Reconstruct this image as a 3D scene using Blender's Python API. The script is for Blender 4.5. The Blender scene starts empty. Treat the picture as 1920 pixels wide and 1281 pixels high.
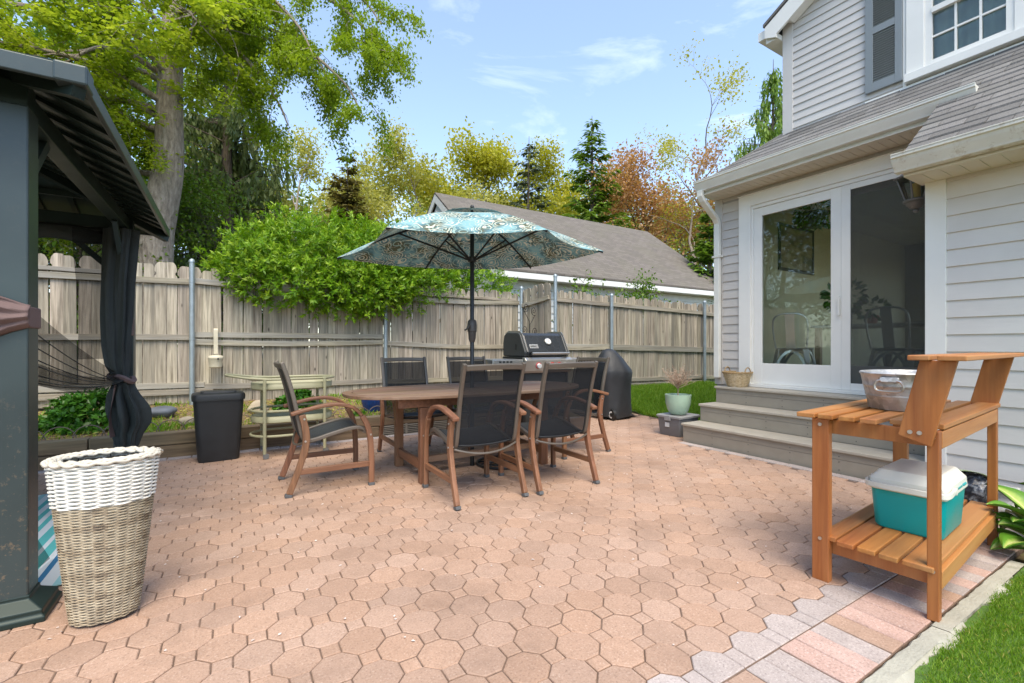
import bpy, bmesh, math, random
import numpy as np
from mathutils import Vector, Matrix, Euler

SC = bpy.context.scene
COL = SC.collection
R = math.radians
PI = math.pi
random.seed(7)

# ------------------------------------------------------------------ camera, sky, sun, exposure
cam_data = bpy.data.cameras.new('camera')
cam_data.sensor_width = 36.0
cam_data.lens = 36.0 * 865.0 / 1920.0
cam_data.shift_y = 9.5 / 1920.0
cam_data.clip_start = 0.05
cam_data.clip_end = 2000
cam = bpy.data.objects.new('camera', cam_data)
COL.objects.link(cam)
cam.location = (0, 0, 1.10)
cam.rotation_euler = (R(90), 0, R(-31.4))
SC.camera = cam

SUN_ELEV, SUN_AZ = 60.0, 198.0        # azimuth measured from +Y clockwise: behind and left of the camera
world = bpy.data.worlds.new('World')
SC.world = world
world.use_nodes = True
wn, wl = world.node_tree.nodes, world.node_tree.links
wn.clear()
w_out = wn.new('ShaderNodeOutputWorld')
w_bg = wn.new('ShaderNodeBackground')
w_bg.inputs['Strength'].default_value = 0.15
w_sky = wn.new('ShaderNodeTexSky')
w_sky.sky_type = 'NISHITA'
w_sky.sun_disc = False
w_sky.sun_elevation = R(SUN_ELEV)
w_sky.sun_rotation = R(SUN_AZ)
w_sky.air_density = 1.0
w_sky.dust_density = 0.7
w_sky.ozone_density = 1.0
w_tc = wn.new('ShaderNodeTexCoord')
w_map = wn.new('ShaderNodeMapping')
w_map.inputs['Scale'].default_value = (1.0, 2.2, 5.5)
w_map.inputs['Rotation'].default_value = (0.0, 0.25, 0.5)
w_n = wn.new('ShaderNodeTexNoise')
w_n.inputs['Scale'].default_value = 1.7
w_n.inputs['Detail'].default_value = 7
w_n.inputs['Roughness'].default_value = 0.58
w_n.inputs['Distortion'].default_value = 0.6
w_r = wn.new('ShaderNodeValToRGB')
w_r.color_ramp.elements[0].position = 0.56
w_r.color_ramp.elements[0].color = (0.05, 0.05, 0.05, 1)
w_r.color_ramp.elements[1].position = 0.98
w_r.color_ramp.elements[1].color = (0.75, 0.75, 0.75, 1)
w_mix = wn.new('ShaderNodeMix')
w_mix.data_type = 'RGBA'
w_mix.inputs['B'].default_value = (6.2, 6.4, 6.8, 1)
wl.new(w_tc.outputs['Generated'], w_map.inputs['Vector'])
wl.new(w_map.outputs['Vector'], w_n.inputs['Vector'])
wl.new(w_n.outputs['Fac'], w_r.inputs['Fac'])
wl.new(w_r.outputs['Color'], w_mix.inputs['Factor'])
wl.new(w_sky.outputs['Color'], w_mix.inputs['A'])
wl.new(w_mix.outputs['Result'], w_bg.inputs['Color'])
wl.new(w_bg.outputs['Background'], w_out.inputs['Surface'])

sun_d = bpy.data.lights.new('sun', 'SUN')
sun_d.energy = 1.85
sun_d.angle = R(40)
sun_d.color = (1.0, 0.88, 0.68)
sun = bpy.data.objects.new('sun', sun_d)
COL.objects.link(sun)
_sd = Vector((math.sin(R(SUN_AZ)) * math.cos(R(SUN_ELEV)), math.cos(R(SUN_AZ)) * math.cos(R(SUN_ELEV)), math.sin(R(SUN_ELEV))))
sun.rotation_euler = _sd.to_track_quat('Z', 'Y').to_euler()

SC.view_settings.view_transform = 'Standard'
SC.view_settings.look = 'None'
SC.view_settings.exposure = 1.3
SC.view_settings.gamma = 1.0
SC.view_settings.use_curve_mapping = False
SC.cycles.use_denoising = True
SC.cycles.max_bounces = 8
SC.cycles.transparent_max_bounces = 16
SC.cycles.caustics_reflective = False
SC.cycles.caustics_refractive = False

# ------------------------------------------------------------------ mesh helpers
class MB:
    """collects shapes, then links them as ONE mesh object"""
    def __init__(s):
        s.v, s.f = [], []
    def add(s, vs, fs):
        o = len(s.v)
        s.v.extend([tuple(p) for p in vs])
        s.f.extend([tuple(i + o for i in f) for f in fs])
        return s
    def box(s, c, d, rot=None):
        hx, hy, hz = d[0] / 2, d[1] / 2, d[2] / 2
        vs = [Vector((x, y, z)) for z in (-hz, hz) for y in (-hy, hy) for x in (-hx, hx)]
        if rot is not None:
            m = rot if isinstance(rot, Matrix) else Euler(rot).to_matrix()
            vs = [m @ v for v in vs]
        c = Vector(c)
        return s.add([v + c for v in vs], [(0, 2, 3, 1), (4, 5, 7, 6), (0, 1, 5, 4), (1, 3, 7, 5), (3, 2, 6, 7), (2, 0, 4, 6)])
    def b2(s, x0, x1, y0, y1, z0, z1):
        return s.box(((x0 + x1) / 2, (y0 + y1) / 2, (z0 + z1) / 2), (abs(x1 - x0), abs(y1 - y0), abs(z1 - z0)))
    def bar(s, p, q, w, h, up=(0, 0, 1)):
        p, q = Vector(p), Vector(q)
        d = (q - p)
        L = d.length
        d.normalize()
        up = Vector(up)
        if abs(d.dot(up)) > 0.98:
            up = Vector((0, 1, 0))
        sx = d.cross(up).normalized()
        sz = sx.cross(d).normalized()
        m = Matrix((sx, d, sz)).transposed()
        return s.box((p + q) / 2, (w, L, h), m)
    def tube(s, pts, r, n=8, caps=True, closed=False, flat=1.0, up=None):
        pts = [Vector(p) for p in pts]
        k = len(pts)
        rs = r if isinstance(r, (list, tuple)) else [r] * k
        rings = []
        prev = None
        for i in range(k):
            if closed:
                t = pts[(i + 1) % k] - pts[i - 1]
            else:
                t = pts[min(i + 1, k - 1)] - pts[max(i - 1, 0)]
            if t.length < 1e-9:
                t = Vector((0, 0, 1))
            t.normalize()
            if up is not None:
                a = Vector(up) - t * t.dot(Vector(up))
                if a.length < 1e-4:
                    a = t.orthogonal()
            elif prev is None:
                a = t.orthogonal()
            else:
                a = prev - t * t.dot(prev)
                if a.length < 1e-5:
                    a = t.orthogonal()
            a.normalize()
            prev = a
            b = t.cross(a)
            rings.append([pts[i] + a * (math.cos(2 * PI * j / n) * rs[i] * flat) + b * (math.sin(2 * PI * j / n) * rs[i]) for j in range(n)])
        vs = [v for ring in rings for v in ring]
        fs = []
        for i in range(k if closed else k - 1):
            i2 = (i + 1) % k
            for j in range(n):
                j2 = (j + 1) % n
                fs.append((i * n + j, i * n + j2, i2 * n + j2, i2 * n + j))
        if caps and not closed:
            fs.append(tuple(range(n - 1, -1, -1)))
            fs.append(tuple((k - 1) * n + j for j in range(n)))
        return s.add(vs, fs)
    def strip(s, pts, w, h, wdir):
        """rectangular section swept along a planar path; wdir = direction of the width"""
        pts = [Vector(p) for p in pts]
        wd = Vector(wdir).normalized()
        k = len(pts)
        ws = w if isinstance(w, (list, tuple)) else [w] * k
        hs = h if isinstance(h, (list, tuple)) else [h] * k
        vs, fs = [], []
        for i in range(k):
            t = (pts[min(i + 1, k - 1)] - pts[max(i - 1, 0)]).normalized()
            nn = wd.cross(t).normalized()
            for a, b in ((-1, -1), (1, -1), (1, 1), (-1, 1)):
                vs.append(pts[i] + wd * (a * ws[i] / 2) + nn * (b * hs[i] / 2))
        for i in range(k - 1):
            for j in range(4):
                j2 = (j + 1) % 4
                fs.append((i * 4 + j, i * 4 + j2, i * 4 + 4 + j2, i * 4 + 4 + j))
        fs.append((3, 2, 1, 0))
        e = (k - 1) * 4
        fs.append((e, e + 1, e + 2, e + 3))
        return s.add(vs, fs)
    def lathe(s, prof, n=24, c=(0, 0, 0), sx=1.0, sy=1.0, cap0=True, cap1=True):
        vs, fs = [], []
        for r, z in prof:
            for j in range(n):
                a = 2 * PI * j / n
                vs.append((c[0] + r * sx * math.cos(a), c[1] + r * sy * math.sin(a), c[2] + z))
        k = len(prof)
        for i in range(k - 1):
            for j in range(n):
                j2 = (j + 1) % n
                fs.append((i * n + j, i * n + j2, (i + 1) * n + j2, (i + 1) * n + j))
        if cap0:
            fs.append(tuple(range(n - 1, -1, -1)))
        if cap1:
            fs.append(tuple((k - 1) * n + j for j in range(n)))
        return s.add(vs, fs)
    def extrude(s, poly, fn0, fn1):
        """poly = list of 2d points; fn0/fn1 map them to the two end caps"""
        n = len(poly)
        vs = [fn0(*p) for p in poly] + [fn1(*p) for p in poly]
        fs = [tuple(range(n - 1, -1, -1)), tuple(range(n, 2 * n))]
        for i in range(n):
            j = (i + 1) % n
            fs.append((i, j, n + j, n + i))
        return s.add(vs, fs)
    def grid(s, rows):
        k, n = len(rows), len(rows[0])
        vs = [p for r in rows for p in r]
        fs = [(i * n + j, i * n + j + 1, (i + 1) * n + j + 1, (i + 1) * n + j) for i in range(k - 1) for j in range(n - 1)]
        return s.add(vs, fs)
    def mesh(s, name, mat=None, smooth=False, sharp=35):
        me = bpy.data.meshes.new(name)
        me.from_pydata(s.v, [], s.f)
        bm = bmesh.new()
        bm.from_mesh(me)
        bmesh.ops.recalc_face_normals(bm, faces=bm.faces)
        bm.to_mesh(me)
        bm.free()
        if mat is not None:
            me.materials.append(mat)
        if smooth:
            me.shade_smooth()
            me.set_sharp_from_angle(angle=R(sharp))
        me.update()
        return me
    def build(s, name, mat, parent=None, smooth=False, bevel=0.0, sharp=35, kind=None, label=None, loc=None, solid=0.0):
        o = bpy.data.objects.new(name, s.mesh(name, mat, smooth, sharp))
        COL.objects.link(o)
        if parent is not None:
            o.parent = parent
        if loc is not None:
            o.location = loc
        if solid:
            sm = o.modifiers.new('solid', 'SOLIDIFY')
            sm.thickness = solid
        if bevel:
            b = o.modifiers.new('bevel', 'BEVEL')
            b.width = bevel
            b.segments = 2
            b.limit_method = 'ANGLE'
            b.angle_limit = R(40)
        if kind:
            o['kind'] = kind
        if label:
            o['label'] = label
        return o

def linkobj(name, me, parent=None, loc=(0, 0, 0), rot=(0, 0, 0)):
    o = bpy.data.objects.new(name, me)
    COL.objects.link(o)
    o.parent = parent
    o.location = loc
    o.rotation_euler = rot
    return o

def thing(name, label, cat, loc=(0, 0, 0), rz=0.0, group=None):
    o = bpy.data.objects.new(name, None)
    o.empty_display_size = 0.1
    COL.objects.link(o)
    o.location = loc
    o.rotation_euler = (0, 0, rz)
    o['label'] = label
    o['category'] = cat
    if group:
        o['group'] = group
    return o

def tag(o, label, cat, group=None):
    o['label'] = label
    o['category'] = cat
    if group:
        o['group'] = group
    return o

def structure(o):
    o['kind'] = 'structure'
    return o

def copy_tree(o, parent=None):
    c = o.copy()
    COL.objects.link(c)
    c.parent = parent
    for ch in list(o.children):
        copy_tree(ch, c)
    return c

# ------------------------------------------------------------------ materials
MATS = {}
def nodes_of(name):
    m = bpy.data.materials.new(name)
    m.use_nodes = True
    nt = m.node_tree
    nt.nodes.clear()
    out = nt.nodes.new('ShaderNodeOutputMaterial')
    MATS[name] = m
    return m, nt.nodes, nt.links, out

def _coords(n, l, scale=(1, 1, 1), rot=(0, 0, 0), kind='Object', per_object=True):
    tc = n.new('ShaderNodeTexCoord')
    mp = n.new('ShaderNodeMapping')
    mp.inputs['Scale'].default_value = scale
    mp.inputs['Rotation'].default_value = rot
    l.new(tc.outputs[kind], mp.inputs['Vector'])
    if per_object:
        oi = n.new('ShaderNodeObjectInfo')
        ad = n.new('ShaderNodeVectorMath')
        ad.operation = 'MULTIPLY_ADD'
        cb = n.new('ShaderNodeCombineXYZ')
        for k in range(3):
            l.new(oi.outputs['Random'], cb.inputs[k])
        ad.inputs[1].default_value = (37, 53, 71)
        l.new(cb.outputs[0], ad.inputs[0])
        l.new(mp.outputs[0], ad.inputs[2])
        return ad.outputs[0]
    return mp.outputs[0]

def _noise(n, l, vec, scale, detail=4, rough=0.55):
    t = n.new('ShaderNodeTexNoise')
    t.inputs['Scale'].default_value = scale
    t.inputs['Detail'].default_value = detail
    t.inputs['Roughness'].default_value = rough
    l.new(vec, t.inputs['Vector'])
    return t.outputs['Fac']

def _ramp(n, l, fac, stops):
    r = n.new('ShaderNodeValToRGB')
    cr = r.color_ramp
    while len(cr.elements) < len(stops):
        cr.elements.new(0.5)
    for e, (p, c) in zip(cr.elements, stops):
        e.position = p
        e.color = (*c, 1) if len(c) == 3 else c
    l.new(fac, r.inputs['Fac'])
    return r.outputs['Color']

def _mix(n, l, fac, a, b, mode='MIX'):
    m = n.new('ShaderNodeMix')
    m.data_type = 'RGBA'
    m.blend_type = mode
    for sock, val in (('Factor', fac), ('A', a), ('B', b)):
        if isinstance(val, (int, float)):
            m.inputs[sock].default_value = val
        elif isinstance(val, tuple):
            m.inputs[sock].default_value = (*val, 1)
        else:
            l.new(val, m.inputs[sock])
    return m.outputs['Result']

def _math(n, l, op, a, b=0.0, c=None):
    m = n.new('ShaderNodeMath')
    m.operation = op
    for i, val in enumerate((a, b, c)):
        if val is None:
            continue
        if isinstance(val, (int, float)):
            m.inputs[i].default_value = val
        else:
            l.new(val, m.inputs[i])
    return m.outputs[0]

def _vary(n, l, col, amount, hue=0.0):
    """brightness and hue differ from object to object"""
    oi = n.new('ShaderNodeObjectInfo')
    hs = n.new('ShaderNodeHueSaturation')
    l.new(_math(n, l, 'MULTIPLY_ADD', oi.outputs['Random'], 2 * amount, 1 - amount), hs.inputs['Value'])
    if hue:
        wn_ = n.new('ShaderNodeTexWhiteNoise')
        wn_.noise_dimensions = '1D'
        l.new(oi.outputs['Random'], wn_.inputs['W'])
        l.new(_math(n, l, 'MULTIPLY_ADD', wn_.outputs['Value'], 2 * hue, 0.5 - hue), hs.inputs['Hue'])
    l.new(col, hs.inputs['Color'])
    return hs.outputs['Color']

def _bsdf(n, l, out, col, rough=0.6, metal=0.0, bump=None, bstr=0.3, bdist=0.01, spec=None, **kw):
    b = n.new('ShaderNodeBsdfPrincipled')
    if isinstance(col, tuple):
        b.inputs['Base Color'].default_value = (*col, 1)
    else:
        l.new(col, b.inputs['Base Color'])
    if isinstance(rough, (int, float)):
        b.inputs['Roughness'].default_value = rough
    else:
        l.new(rough, b.inputs['Roughness'])
    b.inputs['Metallic'].default_value = metal
    if spec is not None:
        b.inputs['Specular IOR Level'].default_value = spec
    for k, v in kw.items():
        b.inputs[k].default_value = v
    if bump is not None:
        bp = n.new('ShaderNodeBump')
        bp.inputs['Strength'].default_value = bstr
        bp.inputs['Distance'].default_value = bdist
        l.new(bump, bp.inputs['Height'])
        l.new(bp.outputs[0], b.inputs['Normal'])
    l.new(b.outputs[0], out.inputs['Surface'])
    return b

def plain(name, col, rough=0.5, metal=0.0, var=0.12, scale=6.0, bump=0.0, bscale=60, objvar=0.0, dirt=None, spec=None, **kw):
    m, n, l, out = nodes_of(name)
    v = _coords(n, l)
    f = _noise(n, l, v, scale, 6)
    c = _ramp(n, l, f, [(0.25, tuple(x * (1 - var) for x in col)), (0.75, tuple(min(1, x * (1 + var)) for x in col))])
    if dirt:
        f2 = _noise(n, l, v, dirt[2], 8, 0.7)
        msk = _ramp(n, l, f2, [(dirt[1], (0, 0, 0)), (min(1, dirt[1] + 0.16), (1, 1, 1))])
        c = _mix(n, l, msk, c, dirt[0])
    if objvar:
        c = _vary(n, l, c, objvar)
    rr = _math(n, l, 'MULTIPLY_ADD', f, 0.2, rough - 0.1)
    bm_ = _noise(n, l, v, bscale, 4) if bump else None
    _bsdf(n, l, out, c, rr, metal, bm_, bump, spec=spec, **kw)
    return m

def wood(name, light, dark, axis='X', rough=0.55, scale=1.0, objvar=0.12, bump=0.25, grey=None, hue=0.01, knots=False):
    """grain runs along the given local axis"""
    m, n, l, out = nodes_of(name)
    st = {'X': (1.2, 22, 22), 'Y': (22, 1.2, 22), 'Z': (22, 22, 1.2)}[axis]
    v = _coords(n, l, tuple(s * scale for s in st))
    f = _noise(n, l, v, 1.6, 8, 0.62)
    c = _ramp(n, l, f, [(0.30, dark), (0.47, tuple((a + b) / 2 for a, b in zip(light, dark))), (0.64, light)])
    v2 = _coords(n, l, (1, 1, 1))
    if grey:
        f2 = _noise(n, l, _coords(n, l, tuple(0.25 * s * scale for s in st)), 1.3, 6, 0.6)
        c = _mix(n, l, _ramp(n, l, f2, [(0.42, (0, 0, 0)), (0.68, (1, 1, 1))]), c, grey)
    if knots:
        vo = n.new('ShaderNodeTexVoronoi')
        vo.inputs['Scale'].default_value = 1.0
        kv = _coords(n, l, (6, 6, 2.6))
        l.new(kv, vo.inputs['Vector'])
        c = _mix(n, l, _ramp(n, l, vo.outputs['Distance'], [(0.03, (1, 1, 1)), (0.1, (0, 0, 0))]), c, tuple(x * 0.35 for x in dark))
    c = _vary(n, l, c, objvar, hue)
    _bsdf(n, l, out, c, rough, 0, f, bump, 0.004)
    return m

def foliage(name, c0, c1, c2, trans=0.35, rough=0.5):
    """leaf colours run over the per-leaf 'tint' attribute"""
    m, n, l, out = nodes_of(name)
    a = n.new('ShaderNodeAttribute')
    a.attribute_name = 'tint'
    c = _ramp(n, l, a.outputs['Fac'], [(0.0, c0), (0.5, c1), (1.0, c2)])
    b = n.new('ShaderNodeBsdfPrincipled')
    b.inputs['Roughness'].default_value = rough
    b.inputs['Specular IOR Level'].default_value = 0.35
    l.new(c, b.inputs['Base Color'])
    t = n.new('ShaderNodeBsdfTranslucent')
    l.new(_mix(n, l, 1.0, c, (1.0, 1.0, 0.55), 'MULTIPLY'), t.inputs['Color'])
    mx = n.new('ShaderNodeMixShader')
    mx.inputs['Fac'].default_value = trans
    l.new(b.outputs[0], mx.inputs[1])
    l.new(t.outputs[0], mx.inputs[2])
    l.new(mx.outputs[0], out.inputs['Surface'])
    return m

# pavers and stone
def paver_mat(name, c_lo, c_hi, speck_dark, speck_light, vary=0.16, fs=120):
    m, n, l, out = nodes_of(name)
    tc = n.new('ShaderNodeTexCoord')
    geo = n.new('ShaderNodeNewGeometry')
    big = _noise(n, l, geo.outputs['Position'], 0.9, 5, 0.6)
    fine = _noise(n, l, geo.outputs['Position'], fs, 3, 0.75)
    mid = _noise(n, l, geo.outputs['Position'], 26, 4, 0.6)
    c = _ramp(n, l, big, [(0.3, c_lo), (0.7, c_hi)])
    c = _mix(n, l, _ramp(n, l, mid, [(0.4, (0, 0, 0)), (0.75, (0.3, 0.3, 0.3))]), c, tuple(x * 0.72 for x in c_lo))
    c = _mix(n, l, _ramp(n, l, fine, [(0.35, (0.6, 0.6, 0.6)), (0.44, (0, 0, 0))]), c, speck_dark)
    c = _mix(n, l, _ramp(n, l, fine, [(0.57, (0, 0, 0)), (0.66, (0.45, 0.45, 0.45))]), c, speck_light)
    a = n.new('ShaderNodeAttribute')
    a.attribute_name = 'tint'
    oi = n.new('ShaderNodeObjectInfo')
    sm = _math(n, l, 'FRACT', _math(n, l, 'ADD', a.outputs['Fac'], oi.outputs['Random']))
    hs = n.new('ShaderNodeHueSaturation')
    l.new(_math(n, l, 'MULTIPLY_ADD', sm, 2 * vary, 1 - vary), hs.inputs['Value'])
    sm2 = _math(n, l, 'FRACT', _math(n, l, 'MULTIPLY', sm, 7.31))
    l.new(_math(n, l, 'MULTIPLY_ADD', sm2, 0.12, 0.96), hs.inputs['Saturation'])
    l.new(c, hs.inputs['Color'])
    col = hs.outputs['Color']
    # grime in wide soft stains
    st = _noise(n, l, geo.outputs['Position'], 1.7, 6, 0.65)
    col = _mix(n, l, _ramp(n, l, st, [(0.50, (0, 0, 0)), (0.74, (0.55, 0.55, 0.55))]), col, tuple(x * 0.5 for x in c_lo))
    _bsdf(n, l, out, col, 0.85, 0, fine, 0.5, 0.004, spec=0.25)
    return m

M = MATS
paver_mat('paver_salmon', (0.41, 0.272, 0.198), (0.475, 0.322, 0.238), (0.20, 0.135, 0.10), (0.64, 0.51, 0.42), 0.095)
paver_mat('paver_grey', (0.38, 0.32, 0.29), (0.52, 0.45, 0.42), (0.17, 0.15, 0.15), (0.75, 0.70, 0.66), 0.12)
paver_mat('paver_rose', (0.46, 0.30, 0.245), (0.58, 0.42, 0.36), (0.20, 0.15, 0.13), (0.75, 0.66, 0.60), 0.14)
plain('joint_sand', (0.18, 0.12, 0.085), 0.95, var=0.4, scale=30, bump=0.6, bscale=200)
plain('concrete', (0.41, 0.395, 0.325), 0.9, var=0.16, scale=9, bump=0.5, bscale=90, dirt=((0.24, 0.24, 0.16), 0.56, 5))
plain('earth', (0.11, 0.085, 0.045), 0.95, var=0.5, scale=3, bump=0.8, bscale=30, dirt=((0.06, 0.10, 0.02), 0.5, 1.5))
plain('mulch', (0.19, 0.125, 0.07), 0.95, var=0.55, scale=40, bump=1.0, bscale=60, dirt=((0.30, 0.23, 0.12), 0.55, 30))
plain('turf', (0.085, 0.17, 0.025), 0.9, var=0.4, scale=20, bump=0.8, bscale=120)
plain('vinyl_white', (0.80, 0.80, 0.76), 0.42, var=0.04, scale=3)
plain('trim_white', (0.80, 0.79, 0.74), 0.4, var=0.05, scale=2.5)
plain('soffit', (0.66, 0.61, 0.50), 0.5, var=0.08, scale=3)
plain('gutter_white', (0.76, 0.75, 0.68), 0.35, var=0.07, scale=5)
plain('gutter_stained', (0.70, 0.68, 0.60), 0.45, var=0.1, scale=4, dirt=((0.40, 0.31, 0.20), 0.54, 11))
plain('shutter_grey', (0.22, 0.25, 0.265), 0.5, var=0.06, scale=4)
plain('shutter_dark', (0.05, 0.055, 0.06), 0.7)
plain('step_grey', (0.30, 0.265, 0.21), 0.55, var=0.09, scale=7, bump=0.12, bscale=50, objvar=0.05)
plain('tread_grey', (0.41, 0.37, 0.30), 0.55, var=0.10, scale=9, bump=0.12, bscale=50, objvar=0.04)
plain('screw_dark', (0.08, 0.07, 0.06), 0.5)
plain('galvanized', (0.36, 0.42, 0.45), 0.48, metal=0.55, var=0.14, scale=9)
plain('interior_wall', (0.74, 0.72, 0.52), 0.8, var=0.05)
plain('interior_floor', (0.30, 0.20, 0.12), 0.4, var=0.2)
plain('interior_white', (0.78, 0.78, 0.74), 0.7)
plain('wall_core', (0.35, 0.34, 0.32), 0.8)

def siding_mat(name, col):
    m, n, l, out = nodes_of(name)
    v = _coords(n, l, (30, 1.2, 55))
    f = _noise(n, l, v, 2.2, 6, 0.6)
    big = _noise(n, l, _coords(n, l, (1, 1, 1)), 2.0, 4)
    c = _ramp(n, l, big, [(0.3, tuple(x * 0.93 for x in col)), (0.7, tuple(x * 1.04 for x in col))])
    dirt = _noise(n, l, _coords(n, l, (1, .6, 3)), 3.2, 7, .7)
    c = _mix(n, l, _ramp(n, l, dirt, [(.52, (0, 0, 0)), (.8, (.4, .4, .4))]), c, tuple(x * .72 for x in col))
    c = _vary(n, l, c, 0.03)
    _bsdf(n, l, out, c, 0.5, 0, f, 0.16, 0.003, spec=0.35)
    return m
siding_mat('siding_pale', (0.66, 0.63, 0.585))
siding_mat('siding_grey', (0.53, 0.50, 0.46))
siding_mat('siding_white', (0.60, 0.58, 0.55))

def shingle_mat(name, c0, c1, vary=0.2):
    m, n, l, out = nodes_of(name)
    v = _coords(n, l, (1, 1, 1))
    f = _noise(n, l, v, 130, 3, 0.8)
    g = _noise(n, l, v, 6, 4, 0.6)
    c = _ramp(n, l, f, [(0.3, tuple(x * 0.55 for x in c0)), (0.5, c0), (0.7, c1)])
    c = _mix(n, l, _ramp(n, l, g, [(0.4, (0, 0, 0)), (0.8, (0.55, 0.55, 0.55))]), c, tuple(x * 0.7 for x in c0))
    c = _vary(n, l, c, vary, 0.015)
    _bsdf(n, l, out, c, 0.9, 0, f, 0.6, 0.004, spec=0.2)
    return m
shingle_mat('shingle', (0.195, 0.188, 0.178), (0.29, 0.28, 0.268))

def glass_mat(name, tint=(0.97, 1.0, 0.97), refl=1.0):
    m, n, l, out = nodes_of(name)
    tr = n.new('ShaderNodeBsdfTransparent')
    tr.inputs['Color'].default_value = (*tint, 1)
    gl = n.new('ShaderNodeBsdfGlossy')
    gl.inputs['Roughness'].default_value = 0.015
    gl.inputs['Color'].default_value = (0.95, 1.0, 0.97, 1)
    fr = n.new('ShaderNodeFresnel')
    fr.inputs['IOR'].default_value = 1.52
    fac = _math(n, l, 'MULTIPLY', fr.outputs[0], 1.0 * refl)
    mx = n.new('ShaderNodeMixShader')
    l.new(fac, mx.inputs['Fac'])
    l.new(tr.outputs[0], mx.inputs[1])
    l.new(gl.outputs[0], mx.inputs[2])
    l.new(mx.outputs[0], out.inputs['Surface'])
    return m
glass_mat('glass')
glass_mat('glass_upper', (0.72, 0.78, 0.75), 1.2)

def mesh_cloth(name, col, alpha, rough=0.8):
    m, n, l, out = nodes_of(name)
    tr = n.new('ShaderNodeBsdfTransparent')
    df = n.new('ShaderNodeBsdfPrincipled')
    df.inputs['Base Color'].default_value = (*col, 1)
    df.inputs['Roughness'].default_value = rough
    df.inputs['Specular IOR Level'].default_value = 0.08
    mx = n.new('ShaderNodeMixShader')
    mx.inputs['Fac'].default_value = alpha
    l.new(tr.outputs[0], mx.inputs[1])
    l.new(df.outputs[0], mx.inputs[2])
    l.new(mx.outputs[0], out.inputs['Surface'])
    return m
mesh_cloth('screen_mesh', (0.085, 0.09, 0.082), 0.48)
mesh_cloth('net', (0.012, 0.014, 0.016), 0.62)
mesh_cloth('sling_mesh', (0.020, 0.023, 0.027), 0.88, 0.55)

# ------------------------------------------------------------------ ground and patio
def ss(a, b, x):
    t = min(1.0, max(0.0, (x - a) / (b - a)))
    return t * t * (3 - 2 * t)

def ground_h(x, y):
    left = 0.40 * ss(7.3, 7.75, y)
    right = 0.30 * ss(5.15, 6.5, y) * ss(4.75, 5.9, x + 0.35 * (y - 5))
    w = ss(4.4, 5.0, x)
    h = left * (1 - w) + max(right, 0.38 * ss(6.3, 7.6, y)) * w
    return -0.035 + h

def axis_pts(lo, hi, fine_lo, fine_hi, step):
    a = [lo, lo * 0.5, lo * 0.25, lo * 0.1]
    a = [p for p in a if p < fine_lo - 0.5]
    b = [hi * 0.06, hi * 0.1, hi * 0.25, hi * 0.5, hi]
    b = [p for p in b if p > fine_hi + 0.5]
    k = int((fine_hi - fine_lo) / step)
    return a + [fine_lo + i * step for i in range(k + 1)] + b
gx = axis_pts(-600, 600, -7, 14, 0.35)
gy = axis_pts(-600, 600, -4, 13, 0.25)
g = MB()
g.grid([[(x, y, ground_h(x, y)) for x in gx] for y in gy])
structure(g.build('ground', M['earth'], smooth=True))

# patio bed (sand in the joints) and the pavers that lie in it
patio_out = [(-6.0, 0.70), (4.47, 0.70), (4.47, 3.50), (5.25, 3.95), (5.62, 4.75), (5.75, 5.45), (5.3, 5.66), (-6.0, 5.66)]
pb = MB()
pb.extrude(patio_out, lambda x, y: (x, y, -0.03), lambda x, y: (x, y, -0.0048))
patio = structure(pb.build('patio', M['joint_sand']))

PITCH = 0.158
HP = PITCH / math.sqrt(2)          # 0.1117
OX, OY = 1.875, 0.990
def ngon_ring(pts, z, inset, c):
    out = []
    k = len(pts)
    for i in range(k):
        p0, p1, p2 = Vector(pts[i - 1]), Vector(pts[i]), Vector(pts[(i + 1) % k])
        e1, e2 = (p1 - p0).normalized(), (p2 - p1).normalized()
        n1, n2 = Vector((-e1.y, e1.x)), Vector((-e2.y, e2.x))
        b = (n1 + n2)
        b = b / max(0.3, b.dot(n1))
        q = p1 + b * inset
        out.append((q.x + c[0], q.y + c[1], z))
    return out
def paver_piece(mb, pts, c=(0, 0), dz=0.0, gap=0.0024, tilt=(0, 0)):
    k = len(pts)
    def T(ring):
        return [(x, y, z + dz + (x - c[0]) * tilt[0] + (y - c[1]) * tilt[1]) for x, y, z in ring]
    vs = T(ngon_ring(pts, -0.022, gap, c)) + T(ngon_ring(pts, -0.003, gap, c)) + T(ngon_ring(pts, 0.0, gap + 0.0028, c))
    fs = [tuple(2 * k + i for i in range(k))]
    for r_ in (0, 1):
        for i in range(k):
            j = (i + 1) % k
            fs.append((r_ * k + i, r_ * k + j, (r_ + 1) * k + j, (r_ + 1) * k + i))
    mb.add(vs, fs)
hf = PITCH / 2
hs_ = HP - hf
octagon = [(hf, -hs_), (hf, hs_), (hs_, hf), (-hs_, hf), (-hf, hs_), (-hf, -hs_), (-hs_, -hf), (hs_, -hf)]
sq = [(-hf - 2 * hs_, -hs_), (-hf, -hs_), (-hf, hs_), (-hf - 2 * hs_, hs_)]
E0 = 0.933 - OY
edge_oct = [(hf, E0), (hf, hs_), (hs_, hf), (-hs_, hf), (-hf, hs_), (-hf, E0)]
edge_sq = [(-hf - 2 * hs_, E0), (-hf, E0), (-hf, hs_), (-hf - 2 * hs_, hs_)]
def in_patio(x, y):
    if y < 0.95 or y > 5.58 or x < -5.6:
        return False
    if y < 3.55:
        return x < 4.43
    lim = [(3.55, 4.45), (3.95, 5.15), (4.75, 5.5), (5.45, 5.62), (5.7, 5.3)]
    for (ya, xa), (yb, xb) in zip(lim, lim[1:]):
        if ya <= y <= yb:
            return x < xa + (xb - xa) * (y - ya) / (yb - ya)
    return False
me_pav = []
for q in range(4):
    b = MB()
    paver_piece(b, octagon)
    paver_piece(b, sq)
    me_pav.append(b.mesh('paver', M['paver_salmon']))
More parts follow.
